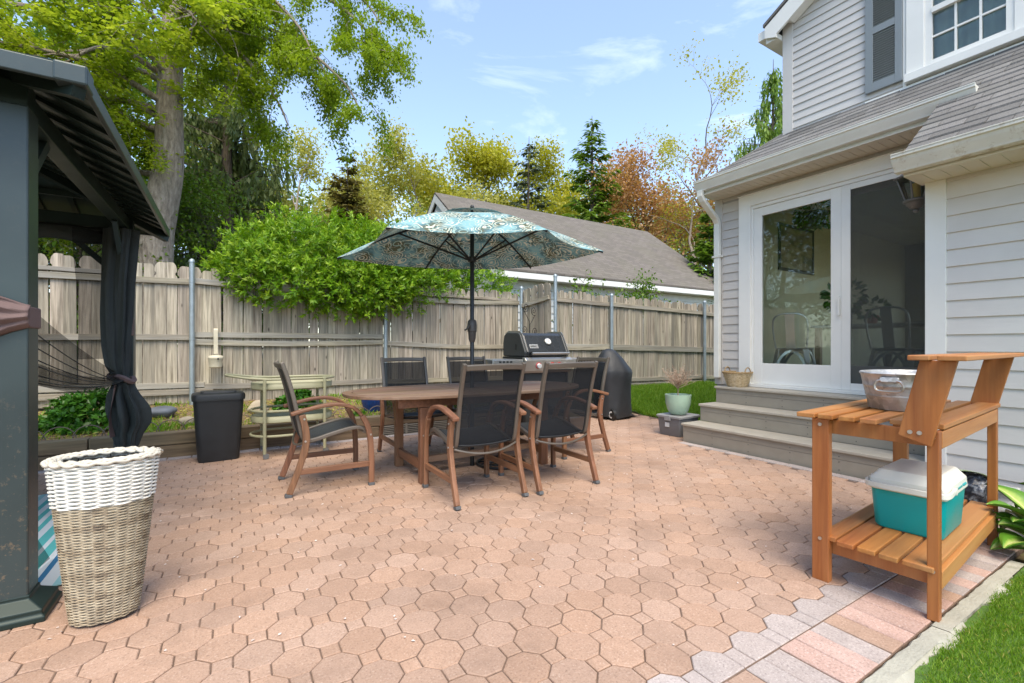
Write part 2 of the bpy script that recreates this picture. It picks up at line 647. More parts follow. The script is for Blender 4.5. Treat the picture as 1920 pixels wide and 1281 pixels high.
cells = []
for row in range(0, 42):
    for k in range(-40, 25):
        x = OX + 2 * HP * k + (HP if row % 2 else 0)
        y = OY + HP * row
        if row == 0:
            continue
        if in_patio(x, y):
            xc, D = x * math.cos(R(31.4)) - y * math.sin(R(31.4)), x * math.sin(R(31.4)) + y * math.cos(R(31.4))
            vis = D > 1.3 and abs(xc / D) < 1.15 and (1.1 / D) < 0.78
            cells.append((D if vis else D + 50, x, y))
cells.sort()
rnd = random.Random(3)
for i, (D, x, y) in enumerate(cells[:300]):
    o = linkobj('paver', me_pav[i % 4], patio, (x, y, rnd.uniform(-0.002, 0.002)), (rnd.uniform(-0.007, 0.007), rnd.uniform(-0.007, 0.007), rnd.uniform(-0.012, 0.012)))
rest = MB()
tints = []
for D, x, y in cells[300:]:
    t = rnd.random()
    dz, ti = rnd.uniform(-0.002, 0.002), (rnd.uniform(-0.008, 0.008), rnd.uniform(-0.008, 0.008))
    n0 = len(rest.f)
    paver_piece(rest, octagon, (x, y), dz, tilt=ti)
    paver_piece(rest, sq, (x, y), dz, tilt=ti)
    tints += [t] * (len(rest.f) - n0)
ro = rest.build('paver_field', M['paver_salmon'], patio, kind='stuff')
at = ro.data.attributes.new('tint', 'FLOAT', 'FACE')
at.data.foreach_set('value', tints)
# grey edge pieces, flat against the soldier course
be = MB()
paver_piece(be, edge_oct)
paver_piece(be, edge_sq)
me_edge = be.mesh('edge_paver', M['paver_grey'])
for k in range(-26, 12):
    x = OX + 2 * HP * k
    if -4 < x < 4.25:
        linkobj('edge_paver', me_edge, patio, (x, OY, rnd.uniform(-0.002, 0.002)), (rnd.uniform(-.006, .006), rnd.uniform(-.006, .006), 0))
# soldier course of long bricks
bricks = {}
for nm in ('paver_salmon', 'paver_grey', 'paver_rose'):
    b = MB()
    paver_piece(b, [(-0.0525, -0.115), (0.0525, -0.115), (0.0525, 0.115), (-0.0525, 0.115)])
    bricks[nm] = b.mesh('border_brick', M[nm])
x = -3.4
pat = ['paver_rose', 'paver_grey', 'paver_salmon', 'paver_rose', 'paver_grey', 'paver_rose', 'paver_salmon', 'paver_grey', 'paver_grey', 'paver_rose']
k = 0
while x < 4.4:
    nm = pat[k % len(pat)] if x < 2.2 else rnd.choice(['paver_rose', 'paver_rose', 'paver_salmon', 'paver_grey'])
    linkobj('border_brick', bricks[nm], patio, (x + 0.02, 0.8165, rnd.uniform(-.002, .002)), (rnd.uniform(-.008, .008), rnd.uniform(-.008, .008), rnd.uniform(-.01, .01)))
    x += 0.105
    k += 1
# grey half bricks along the steps and along the timber
b = MB()
paver_piece(b, [(-0.05, -0.0975), (0.05, -0.0975), (0.05, 0.0975), (-0.05, 0.0975)])
me_half = b.mesh('border_brick', M['paver_grey'])
y = 1.05
while y < 3.5:
    linkobj('border_brick', me_half, patio, (4.412, y, rnd.uniform(.005, .008)), (rnd.uniform(-.01, .01), rnd.uniform(-.01, .01), rnd.uniform(-.02, .02)))
    y += 0.197
x = -3.2
while x < 4.6:
    linkobj('border_brick', me_half, patio, (x, 5.585, rnd.uniform(.006, .010)), (rnd.uniform(-.015, .015), rnd.uniform(-.01, .01), PI / 2 + rnd.uniform(-.02, .02)))
    x += 0.198
# concrete kerb between soldier course and lawn
xs = [-3.0, -0.6, 1.22, 2.35, 3.42]
kerb = None
for i in range(4):
    b = MB()
    rows = []
    kk = 26
    for j in range(kk + 1):
        xx = xs[i] + 0.003 + (xs[i + 1] - xs[i] - 0.006) * j / kk
        e0 = 0.608 + 0.022 * (xx - 1.9) + 0.018 * math.sin(xx * 9 + i) + rnd.uniform(-.012, .012)
        e1 = 0.697 + rnd.uniform(-.005, .002)
        rows.append([(xx, e0 - .004, -0.06), (xx, e0, -0.008), (xx, e0 + .02, 0.003 + rnd.uniform(-.002, .002)), (xx, 0.635, 0.006 + rnd.uniform(-.002, .002)), (xx, e1 - .008, 0.004), (xx, e1, -0.006), (xx, e1, -0.06)])
    b.grid(rows)
    if kerb is None:
        kerb = structure(b.build('kerb', M['concrete'], smooth=True))
    else:
        b.build('kerb_slab', M['concrete'], kerb, smooth=True)

# lawn sheets
def lawn_sheet(name, xa, xb, ya, yb, nx, ny, zf):
    b = MB()
    b.grid([[(xa + (xb - xa) * i / nx, ya + (yb - ya) * j / ny, zf(xa + (xb - xa) * i / nx, ya + (yb - ya) * j / ny)) for i in range(nx + 1)] for j in range(ny + 1)])
    return structure(b.build(name, M['turf'], smooth=True))
lawn_sheet('lawn', 0.4, 4.5, -3.0, 0.64, 20, 18, lambda x, y: -0.012 + 0.006 * math.sin(3 * x) * math.cos(4 * y))
def bank_z(x, y):
    return ground_h(x, y) + 0.03
b = MB()
rows = []
for j in range(29):
    y = 3.75 + (6.7 - 3.75) * j / 28
    x0 = np.interp(y, [3.75, 3.95, 4.75, 5.45, 5.7, 6.7], [4.95, 5.22, 5.58, 5.70, 5.45, 5.1])
    rows.append([(x0 + (11.5 - x0) * (i / 16) ** 1.5, y, bank_z(x0 + (11.5 - x0) * (i / 16) ** 1.5, y)) for i in range(17)])
b.grid(rows)
structure(b.build('lawn_bank', M['turf'], smooth=True))

# ------------------------------------------------------------------ the house
WX, PX, UX = 5.40, 4.55, 5.72          # door wall, projecting wall, upper wall (planes x = const)
PYC = 1.347                            # corner of the projecting part
WYC = 3.73                             # far corner of the door wall
LZ = 0.615                             # landing height
house = thing('house', 'pale grey clapboard house with sliding door and shingled roof', 'house', (WX, 1.2, 0))
def H(mb, name, mat, **kw):
    """build a part of the house; geometry given in world coordinates"""
    mb.v = [(x - WX, y - 1.2, z) for x, y, z in mb.v]
    return mb.build(name, mat, kw.pop('parent', house), **kw)

def clap(xf, y0, y1, z0, ex, y0t=None, y1t=None, ov=0.012):
    """one clapboard on a wall whose face is at x = xf; bottom edge proud"""
    y0t = y0 if y0t is None else y0t
    y1t = y1 if y1t is None else y1t
    mb = MB()
    o = 0.017
    A = [(xf - o, y0, z0), (xf - 0.004, y0t, z0 + ex + ov), (xf, y0t, z0 + ex + ov), (xf, y0, z0 + 0.004), (xf - o + .004, y0, z0 - .002)]
    B = [(xf - o, y1, z0), (xf - 0.004, y1t, z0 + ex + ov), (xf, y1t, z0 + ex + ov), (xf, y1, z0 + 0.004), (xf - o + .004, y1, z0 - .002)]
    mb.add(A + B, [(0, 1, 6, 5), (1, 2, 7, 6), (2, 3, 8, 7), (3, 4, 9, 8), (4, 0, 5, 9), (0, 4, 3, 2, 1), (5, 6, 7, 8, 9)])
    return mb

# wall cores behind the boards (door wall has an opening 1.45 < y < 3.28, 0.66 < z < 2.80)
w = MB()
w.b2(WX + 0.0, WX + 0.14, 3.30, WYC, -0.03, 3.06)
w.b2(WX + 0.0, WX + 0.14, 1.30, 3.298, 2.80, 3.06)
w.b2(WX + 0.0, WX + 0.14, 1.30, 3.298, -0.03, 0.60)
w.b2(WX + 0.002, WX + 0.14, 1.30, 1.44, 0.602, 2.798)
H(w, 'wall', M['wall_core'])
w = MB()
w.b2(PX, WX - 0.01, -4.2, PYC - 0.004, -0.05, 2.46)
H(w, 'wall', M['wall_core'])
w = MB()
w.b2(UX, UX + 0.14, 1.70, 3.04, 3.3, 5.1)
w.b2(UX, UX + 0.14, -2.0, 1.13, 3.3, 5.1)
w.b2(UX, UX + 0.14, 1.131, 1.699, 3.3, 3.78)
w.extrude([(3.04, 5.101), (0.5, 6.55), (-2.0, 5.101)], lambda y, z: (UX, y, z), lambda y, z: (UX + 0.14, y, z))
H(w, 'wall', M['wall_core'])
w = MB()
w.b2(UX + 0.14, 11.0, 2.90, 3.04, 3.0, 5.1)
w.b2(WX + 0.14, 11.0, 3.60, WYC, -0.03, 3.06)
w.b2(10.86, 11.0, -4.2, 3.60, -0.03, 1.3)  # unseen back wall, openings left in it to brighten the dining room
w.b2(10.86, 11.0, -0.9, 0.9, 1.3, 3.06)
w.b2(10.86, 11.0, -4.2, -3.6, 1.3, 3.06)
w.b2(10.86, 11.0, -3.6, -0.9, 2.7, 3.06)
w.b2(10.86, 11.0, 3.1, 3.60, 1.3, 3.06)
w.b2(10.86, 11.0, 0.9, 3.1, 2.6, 3.06)
H(w, 'wall', M['wall_core'])

# siding, board by board
z = 0.06
while z < 2.33:
    H(clap(PX, -4.1, PYC - 0.104, z, min(0.1255, 2.40 - z)), 'siding_board', M['siding_pale'])
    z += 0.1255
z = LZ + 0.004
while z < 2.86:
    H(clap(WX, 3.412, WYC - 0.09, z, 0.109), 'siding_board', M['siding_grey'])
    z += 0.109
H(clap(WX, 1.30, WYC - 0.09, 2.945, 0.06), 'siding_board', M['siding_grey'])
z = 3.60
SL = 0.57
while z < 6.2:
    y1 = 2.94 if z < 5.0 else 2.94 - (z - 5.0) / SL
    y1t = 2.94 if z + 0.09 < 5.0 else 2.94 - (z + 0.09 - 5.0) / SL
    if 3.60 < z < 5.1:
        H(clap(UX, 1.862, y1, z, 0.09, None, y1t), 'siding_board', M['siding_white'])
        H(clap(UX, -1.9, .97, z, 0.09), 'siding_board', M['siding_white'])
    else:
        H(clap(UX, -1.9, y1, z, 0.09, None, y1t), 'siding_board', M['siding_white'])
    z += 0.09
# corner boards
c = MB(); c.b2(PX - 0.022, PX + 0.10, PYC - 0.104, PYC + 0.018, -0.03, 2.42)
H(c, 'corner_board', M['trim_white'], bevel=0.003)
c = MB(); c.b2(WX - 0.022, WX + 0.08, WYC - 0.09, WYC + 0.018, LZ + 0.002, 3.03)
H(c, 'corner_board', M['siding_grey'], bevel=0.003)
c = MB(); c.b2(UX - 0.022, UX + 0.08, 2.94, 3.058, 3.55, 5.03)
H(c, 'corner_board', M['siding_white'], bevel=0.003)

# roof: one slope that falls from the upper wall to the two gutters
RS = 0.78
def roof_z(x):
    return 2.475 + RS * (x - 4.20)
r_ = MB()
def rp(x, y, dz=0.0):
    return (x, y, roof_z(x) + dz)
r_.add([rp(4.20, -4.3, -.03), rp(4.20, 1.41, -.03), rp(5.06, 1.41, -.03), rp(5.06, 3.735, -.03), rp(5.76, 3.03, -.03), rp(5.76, -4.3, -.03),
        rp(4.20, -4.3, -.002), rp(4.20, 1.41, -.002), rp(5.06, 1.41, -.002), rp(5.06, 3.735, -.002), rp(5.76, 3.03, -.002), rp(5.76, -4.3, -.002)],
       [(0, 1, 2, 5), (2, 3, 4, 5), (6, 11, 8, 7), (8, 11, 10, 9), (0, 6, 7, 1), (1, 7, 8, 2), (2, 8, 9, 3), (3, 9, 10, 4), (4, 10, 11, 5), (5, 11, 6, 0)])
# hip side towards the back yard
zt = roof_z(5.06) - .002
r_.add([(5.06, 3.737, zt), (9.0, 3.737, zt), (9.0, 3.03, zt + RS * .7), (5.765, 3.033, zt + RS * .7)], [(0, 1, 2, 3)])
roof = H(r_, 'roof', M['shingle'])
CL = math.hypot(1, RS)
ex = 0.118
row = 0
x = 4.185
rs2 = random.Random(11)
while x < 5.72:
    x2 = x + ex / CL + 0.012
    ymax = 1.415 if x < 5.045 else 3.74 - (x - 5.06)
    yy = ymax
    first = True
    while yy > -1.3:
        wd = rs2.choice([0.27, 0.33, 0.24, 0.30]) if not first else 0.12 + 0.17 * (row % 2)
        ya, yb = yy, yy - wd + 0.005
        skew = (x2 - x) if (first and x >= 5.045) else 0.0
        th = 0.012 + rs2.choice([0, 0, 0.005])
        mb = MB()
        mb.add([rp(x, ya, .003), rp(x2, ya - skew, .0005), rp(x2, yb, .0005), rp(x, yb, .003),
                rp(x, ya, .003 + th), rp(x2, ya - skew, .003), rp(x2, yb, .003), rp(x, yb, .003 + th)],
               [(3, 2, 1, 0), (4, 5, 6, 7), (0, 1, 5, 4), (1, 2, 6, 5), (2, 3, 7, 6), (3, 0, 4, 7)])
        H(mb, 'shingle', M['shingle'], parent=roof)
        yy -= wd
        first = False
    x += ex / CL
    row += 1
# hip cap
mb = MB()
mb.tube([(5.05, 3.745, roof_z(5.05) + .004), (5.75, 3.045, roof_z(5.75) + .004)], 0.022, 6, flat=0.7)
H(mb, 'hip_cap', M['shingle'])
# upper roof with its white rake
UP = MB()
for side in (0,):
    UP.add([(UX - 0.16, 3.22, 5.00), (UX - 0.16, 0.5, 5.00 + 2.72 * SL), (11, 0.5, 5.00 + 2.72 * SL), (11, 3.22, 5.00),
            (UX - 0.16, 3.22, 5.035), (UX - 0.16, 0.5, 5.035 + 2.72 * SL), (11, 0.5, 5.035 + 2.72 * SL), (11, 3.22, 5.035)],
           [(0, 1, 2, 3), (7, 6, 5, 4), (0, 4, 5, 1), (1, 5, 6, 2), (2, 6, 7, 3), (3, 7, 4, 0)])
    UP.add([(UX - 0.16, -2.22, 5.00), (UX - 0.16, 0.498, 5.00 + 2.72 * SL), (11, 0.498, 5.00 + 2.72 * SL), (11, -2.22, 5.00),
            (UX - 0.16, -2.22, 5.035), (UX - 0.16, 0.498, 5.035 + 2.72 * SL), (11, 0.498, 5.035 + 2.72 * SL), (11, -2.22, 5.035)],
           [(3, 2, 1, 0), (4, 5, 6, 7), (1, 5, 4, 0), (2, 6, 5, 1), (3, 7, 6, 2), (0, 4, 7, 3)])
H(UP, 'upper_roof', M['shingle'])
mb = MB()
mb.extrude([(3.20, 4.985), (0.5, 4.985 + 2.70 * SL), (0.5, 4.82 + 2.70 * SL), (3.06, 4.84), (3.06, 4.80), (3.20, 4.86)], lambda y, z: (UX - 0.155, y, z), lambda y, z: (UX - 0.125, y, z))
H(mb, 'rake_board', M['trim_white'])
mb = MB()
mb.extrude([(3.04, 4.97), (0.5, 4.97 + 2.54 * SL), (0.5, 4.86 + 2.54 * SL), (2.92, 4.90)], lambda y, z: (UX - 0.122, y, z + 0.03), lambda y, z: (UX - 0.02, y, z + 0.03))
H(mb, 'rake_soffit', M['trim_white'])
mb = MB()
mb.b2(UX - 0.12, 11, 3.062, 3.20, 4.80, 4.86)
mb.b2(UX - 0.12, 11, 3.205, 3.30, 4.88, 4.985)
H(mb, 'eave_box', M['trim_white'])

# gutters: K profile swept along y
def gutter(y0, y1, xw, zt, mat, sc=1.0):
    prof = [(0, 0), (-0.118, 0.004), (-0.118, -0.014), (-0.104, -0.020), (-0.098, -0.050), (-0.062, -0.088), (-0.058, -0.108), (0, -0.112)]
    inner = [(-0.006, -0.004), (-0.110, -0.002), (-0.110, -0.008)]
    mb = MB()
    mb.extrude([(xw + a * sc, zt + b * sc) for a, b in prof], lambda x, z: (x, y0, z), lambda x, z: (x, y1, z))
    mb.b2(xw - 0.122 * sc, xw - 0.108 * sc, y0, y1, zt + 0.006, zt + 0.014)
    return H(mb, 'gutter', mat, smooth=True, sharp=50)
gutter(1.19, 3.76, 5.075, roof_z(5.06) + 0.005, M['gutter_white'])
gutter(-4.2, 1.43, 4.215, roof_z(4.2) + 0.005, M['gutter_stained'])
mb = MB(); mb.b2(5.08, 5.10, 1.42, 3.745, roof_z(5.06) - 0.14, roof_z(5.06) - 0.034)
H(mb, 'fascia', M['trim_white'])
mb = MB(); mb.b2(4.22, 4.245, -4.2, 1.40, 2.365, 2.44)
H(mb, 'fascia', M['soffit'])
zs = roof_z(5.06) - 0.142
mb = MB(); mb.b2(5.05, WX + 0.02, 1.30, 3.74, zs - 0.012, zs)
for k in range(30):
    mb.b2(5.11, WX - 0.0, 1.32 + k * 0.08, 1.328 + k * 0.08, zs - 0.016, zs - 0.0125)
H(mb, 'soffit', M['soffit'])
mb = MB(); mb.b2(4.225, PX + 0.02, -4.2, 1.395, 2.345, 2.362)
for k in range(28):
    mb.b2(4.26, PX - 0.01, 1.30 - k * 0.1, 1.307 - k * 0.1, 2.341, 2.3445)
H(mb, 'soffit', M['soffit'])
mb = MB()
mb.extrude([(4.245, 2.362), (5.05, 2.362), (5.05, 3.09), (4.245, 2.47)], lambda x, z: (x, 1.36, z), lambda x, z: (x, 1.40, z))
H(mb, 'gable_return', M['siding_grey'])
# downspout
mb = MB()
ds = [(5.02, 3.70, 3.05), (5.02, 3.70, 2.98), (5.05, 3.69, 2.93), (5.16, 3.68, 2.83), (5.29, 3.68, 2.74), (5.335, 3.68, 2.68), (5.335, 3.68, 2.60), (5.335, 3.68, 0.70)]
mb.strip(ds, 0.075, 0.052, (0, 1, 0))
dn = H(mb, 'downspout', M['gutter_white'], bevel=0.008)
mb = MB(); mb.b2(5.300, 5.378, 3.625, 3.735, 2.24, 2.262)
H(mb, 'bracket', M['gutter_white'], parent=dn)

# sliding door
dr = thing('sliding_door', '', '')
for kx in ('label', 'category'):
    del dr[kx]
dr.parent = house
dr.location = (0, 1.2, 0)
def D(mb, name, mat, **kw):
    mb.v = [(x - WX, y - 2.4, z) for x, y, z in mb.v]
    return mb.build(name, mat, dr, **kw)
mb = MB()
mb.b2(WX - 0.035, WX + 0.02, 3.262, 3.41, LZ + 0.003, 2.935)
mb.b2(WX - 0.036, WX + 0.02, 1.28, 3.261, 2.80, 2.936)
mb.b2(WX - 0.05, WX + 0.02, 1.28, 3.42, 2.9365, 2.944)
D(mb, 'casing', M['trim_white'], bevel=0.003)
mb = MB()
mb.b2(WX - 0.012, WX + 0.13, 3.235, 3.261, LZ + 0.003, 2.799)
mb.b2(WX - 0.020, WX + 0.13, 1.40, 3.234, 2.760, 2.798)
mb.b2(WX - 0.055, WX + 0.13, 1.40, 3.262, LZ + 0.003, LZ + 0.04)
mb.b2(WX - 0.02, WX + 0.13, 1.40, 1.438, LZ + 0.04, 2.759)
D(mb, 'jamb', M['trim_white'], bevel=0.002)
def sash(y0, y1, x0, st, top, bot, nm):
    f = MB()
    f.b2(x0, x0 + 0.04, y0, y0 + st, LZ + 0.042, 2.757)
    f.b2(x0, x0 + 0.04, y1 - st, y1, LZ + 0.042, 2.757)
    f.b2(x0 + .001, x0 + 0.039, y0 + st, y1 - st, 2.757 - top, 2.757)
    f.b2(x0 + .001, x0 + 0.039, y0 + st, y1 - st, LZ + 0.042, LZ + 0.042 + bot)
    D(f, nm, M['trim_white'], bevel=0.003)
    gl = MB()
    gl.b2(x0 + 0.017, x0 + 0.023, y0 + st - .004, y1 - st + .004, LZ + .04 + bot, 2.76 - top)
    return gl
gl = sash(2.30, 3.233, WX - 0.005, 0.098, 0.10, 0.245, 'sash')
D(gl, 'pane', M['glass'])
gl = sash(1.44, 2.36, WX + 0.075, 0.098, 0.10, 0.245, 'sash')
D(gl, 'pane', M['glass'])
mb = MB()
sx0 = WX - 0.012
mb.b2(sx0, sx0 + 0.02, 2.215, 2.297, LZ + .042, 2.757)
mb.b2(sx0, sx0 + 0.02, 1.44, 1.49, LZ + .042, 2.757)
mb.b2(sx0 + .001, sx0 + 0.019, 1.49, 2.215, 2.70, 2.757)
mb.b2(sx0 + .001, sx0 + 0.019, 1.49, 2.215, LZ + .042, LZ + .11)
D(mb, 'screen_frame', M['trim_white'], bevel=0.002)
mb = MB()
mb.b2(sx0 + 0.008, sx0 + 0.011, 1.486, 2.219, LZ + .10, 2.71)
D(mb, 'screen', M['screen_mesh'])
mb = MB(); mb.b2(sx0 - 0.022, sx0 - 0.001, 2.305, 2.325, 1.42, 1.62)
D(mb, 'handle', M['trim_white'], bevel=0.004)

# upper window and shutter
wd = thing('window', '', '')
for kx in ('label', 'category'):
    del wd[kx]
wd.parent = house
wd.location = (UX - WX, 0.2, 3.7)
def W(mb, name, mat, **kw):
    mb.v = [(x - UX, y - 1.4, z - 3.7) for x, y, z in mb.v]
    return mb.build(name, mat, wd, **kw)
mb = MB()
mb.b2(UX - 0.05, UX + .02, 1.715, 1.855, 3.70, 5.1)
mb.b2(UX - 0.05, UX + .02, 0.98, 1.12, 3.70, 5.1)
mb.b2(UX - 0.035, UX + .02, 1.86, 1.885, 3.665, 5.1)
mb.b2(UX - 0.085, UX + .02, 0.95, 1.86, 3.685, 3.765)
D_ = W(mb, 'window_frame', M['vinyl_white'], bevel=0.004)
mb = MB()
mb.b2(UX - 0.04, UX - .005, 1.66, 1.714, 3.766, 5.05)
mb.b2(UX - 0.04, UX - .005, 1.121, 1.17, 3.766, 5.05)
mb.b2(UX - 0.039, UX - .006, 1.17, 1.66, 3.766, 3.82)
mb.b2(UX - 0.052, UX - .006, 1.17, 1.66, 4.265, 4.315)
mb.b2(UX - 0.039, UX - .006, 1.17, 1.66, 4.80, 4.85)
for yy in (1.33, 1.495):
    mb.b2(UX - 0.030, UX - .012, yy - .008, yy + .008, 3.82, 4.265)
    mb.b2(UX - 0.020, UX - .004, yy - .008, yy + .008, 4.315, 4.80)
mb.b2(UX - 0.0295, UX - .0125, 1.17, 1.66, 4.035, 4.051)
mb.b2(UX - 0.0195, UX - .0045, 1.17, 1.66, 4.55, 4.566)
W(mb, 'sash', M['vinyl_white'])
for za, zb in ((3.815, 4.27), (4.31, 4.805)):
    mb = MB(); mb.b2(UX - 0.010, UX - .006, 1.165, 1.665, za, zb)
    W(mb, 'pane', M['glass_upper'])
mb = MB()
mb.grid([[(UX + .10 + .012 * math.sin(y_ * 60) + .01 * math.sin(y_ * 23 + z_), y_, z_) for y_ in np.linspace(1.08, 1.76, 60)] for z_ in np.linspace(3.74, 5.1, 6)])
W(mb, 'curtain', M['interior_white'], smooth=True)  # cloth added behind the panes to stand in for a curtain-like reflection
mb = MB()
mb.b2(UX + .145, UX + 2.0, .6, 2.6, 3.7, 3.72)
mb.b2(UX + 2.0, UX + 2.02, .6, 2.6, 3.72, 5.1)
H(mb, 'upper_room', M['interior_white'])
mb = MB(); mb.b2(UX - 0.042, UX - 0.002, 0.9, 2.20, 3.635, 3.662)
H(mb, 'flashing', M['vinyl_white'])
mb = MB()
mb.b2(UX - 0.05, UX - .02, 2.13, 2.197, 3.74, 5.2)
mb.b2(UX - 0.05, UX - .02, 1.885, 1.945, 3.74, 5.2)
for za, zb in ((3.74, 3.83), (4.33, 4.40), (5.1, 5.2)):
    mb.b2(UX - 0.049, UX - .021, 1.945, 2.13, za, zb)
mb.b2(UX - .028, UX - .0205, 1.94, 2.135, 3.76, 5.19)
sh = H(mb, 'shutter', M['shutter_grey'], bevel=0.002)
k = 0
for za, zb in ((3.83, 4.33), (4.40, 5.1)):
    z = za + 0.006
    while z < zb - 0.012:
        s_ = MB(); s_.box((UX - 0.037, 2.0375, z + .006), (0.016, 0.184, 0.009), (0, R(-38), 0))
        H(s_, 'slat', M['shutter_grey'], parent=sh)
        z += 0.0235

# dining room behind the glass
rm = MB()
rm.b2(WX + 0.145, 10.85, -4.0, 3.59, 0.50, 0.62)
structure(rm.build('floor', M['interior_floor']))
rm = MB()
rm.b2(WX + 0.145, 10.85, -4.0, 3.59, 3.0, 3.055)
structure(rm.build('ceiling', M['interior_white']))
rm = MB()
rm.b2(WX + 0.145, 10.85, 3.56, 3.598, 0.622, 2.998)
rm.b2(WX + 0.145, 10.85, -4.1, -4.0, 0.622, 1.1)  # unseen end wall, kept mostly open to let more light into the room
rm.b2(WX + 0.145, 10.85, -4.1, -4.0, 2.75, 2.998)
rm.b2(8.0, 8.2, -4.1, -4.0, 1.1, 2.75)
structure(rm.build('interior_wall', M['interior_wall']))

# ------------------------------------------------------------------ wooden steps up to the door
st = thing('entry_steps', 'three wide grey composite steps leading up to the sliding door', 'steps', (4.95, 2.4, 0))
def S_(mb, name, mat, **kw):
    mb.v = [(x - 4.95, y - 2.4, z) for x, y, z in mb.v]
    return mb.build(name, mat, st, **kw)
levels = [(4.49, 0.0, 0.215, 3.54), (4.81, 0.215, 0.417, 3.545), (5.12, 0.417, LZ, 3.55)]
xb = [4.81, 5.12, WX - 0.002]
for i, (xr, z0, z1, ye) in enumerate(levels):
    ya = 1.37 if i else 1.02
    ya = 1.37
    hgt = z1 - 0.028 - z0
    m1 = MB(); m1.b2(xr, xr + 0.02, ya, ye, z0 - (0.03 if i == 0 else 0), z0 + hgt * 0.66 - 0.001)
    S_(m1, 'riser', M['step_grey'], bevel=0.002)
    m1 = MB(); m1.b2(xr - 0.0015, xr + 0.0185, ya, ye, z0 + hgt * 0.66 + 0.001, z1 - 0.029)
    S_(m1, 'riser', M['step_grey'], bevel=0.002)
    m1 = MB(); m1.b2(xr + .021, WX - .003, ye - 0.022, ye - 0.002, z0 - (0.03 if i == 0 else 0), z1 - 0.029)
    S_(m1, 'side_panel', M['step_grey'], bevel=0.002)
    xe = xb[i]
    nb = 2
    x0 = xr - 0.022
    wdt = (xe - 0.002 - x0) / nb
    for q in range(nb):
        m1 = MB(); m1.b2(x0 + q * wdt, x0 + (q + 1) * wdt - 0.004, ya, ye + 0.012, z1 - 0.028, z1)
        S_(m1, 'tread', M['tread_grey'], bevel=0.006)
    for yy in np.arange(ya + 0.15, ye, 0.41):
        for zz in (z0 + hgt * 0.18, z0 + hgt * 0.55, z0 + hgt * 0.8):
            m1 = MB(); m1.lathe([(0.0045, 0), (0.0045, 0.003)], 6)
            m1.v = [(xr - 0.0025 - zq + 0.002, yy + a, zz + b_) for a, b_, zq in m1.v]
            S_(m1, 'screw', M['screw_dark'])

# ------------------------------------------------------------------ fences
wood('fence_wood', (0.58, 0.51, 0.40), (0.17, 0.14, 0.10), 'Z', 0.85, 1.0, 0.24, 0.6, grey=(0.21, 0.19, 0.155), hue=0.012, knots=True)
wood('rail_wood', (0.42, 0.37, 0.28), (0.16, 0.135, 0.10), 'X', 0.85, 1.0, 0.12, 0.5, grey=(0.34, 0.33, 0.30))
wood('rail_wood_y', (0.40, 0.36, 0.29), (0.15, 0.13, 0.10), 'Y', 0.85, 1.0, 0.12, 0.5, grey=(0.34, 0.33, 0.30))
wood('timber', (0.27, 0.19, 0.11), (0.08, 0.055, 0.035), 'X', 0.9, 0.6, 0.15, 0.6, grey=(0.20, 0.17, 0.10))

def picket_outline(h, wd, side, ear=0.06):
    """outer edge on +x carries the round notch and the rounded shoulder"""
    w2 = wd / 2
    pts = [(-w2, 0), (w2, 0), (w2, h - 0.185)]
    for a in (-60, -20, 20, 60):
        pts.append((w2 - 0.024 * math.cos(R(a)) * 0.9, h - 0.155 + 0.026 * math.sin(R(a))))
    pts += [(w2, h - 0.125), (w2, h - 0.085), (w2 * 0.78, h - 0.04), (w2 * 0.42, h - 0.008), (w2 * 0.1, h), (-w2, h - 0.004)]
    if side < 0:
        pts = [(-x, z) for x, z in reversed(pts)]
    return pts
pk = {}
for side in (-1, 1):
    for v, (h, wd) in enumerate(((1.86, 0.134), (1.84, 0.138), (1.875, 0.131))):
        b = MB()
        b.extrude(picket_outline(h, wd, side), lambda x, z: (x, -0.009, z), lambda x, z: (x, 0.009, z))
        pk[(side, v)] = b.mesh('picket', M['fence_wood'])
rf = random.Random(21)
def pickets(root, n, pitch, zf, start=0, wsc=1.0):
    """pickets along local +x of the root"""
    for i in range(n):
        side = 1 if (i + start) % 2 else -1
        x = (i + 0.5) * pitch
        po = linkobj('picket', pk[(side, rf.randrange(3))], root, (x, rf.uniform(-.004, .004), zf(x) + rf.uniform(-.012, .012)), (rf.uniform(-.006, .006), rf.uniform(-.009, .009), rf.uniform(-.015, .015)))
        po.scale = (wsc * rf.uniform(.96, 1.0), 1, 1)
def rail(root, xa, xb, za, zb, y=-0.03, h=0.075, t=0.034, sag=0.0, mat='rail_wood'):
    b = MB()
    k = 9
    rows = [((xa + (xb - xa) * i / k), za + (zb - za) * i / k - sag * math.sin(PI * i / k) + rf.uniform(-.003, .003)) for i in range(k + 1)]
    b.strip([(x, y + rf.uniform(-.003, .003), z) for x, z in rows], t, h, (0, 1, 0))
    b.build('rail', M[mat], root, bevel=0.004)
def pipe_post(root, x, ztop, zbot, y=-0.085):
    b = MB()
    b.lathe([(0.031, zbot), (0.031, ztop - 0.05), (0.036, ztop - 0.048), (0.036, ztop - 0.03), (0.03, ztop - 0.012), (0.018, ztop - 0.002), (0.006, ztop + 0.006)], 14, (x, y, 0))
    p = b.build('post', M['galvanized'], root, smooth=True)
    return p
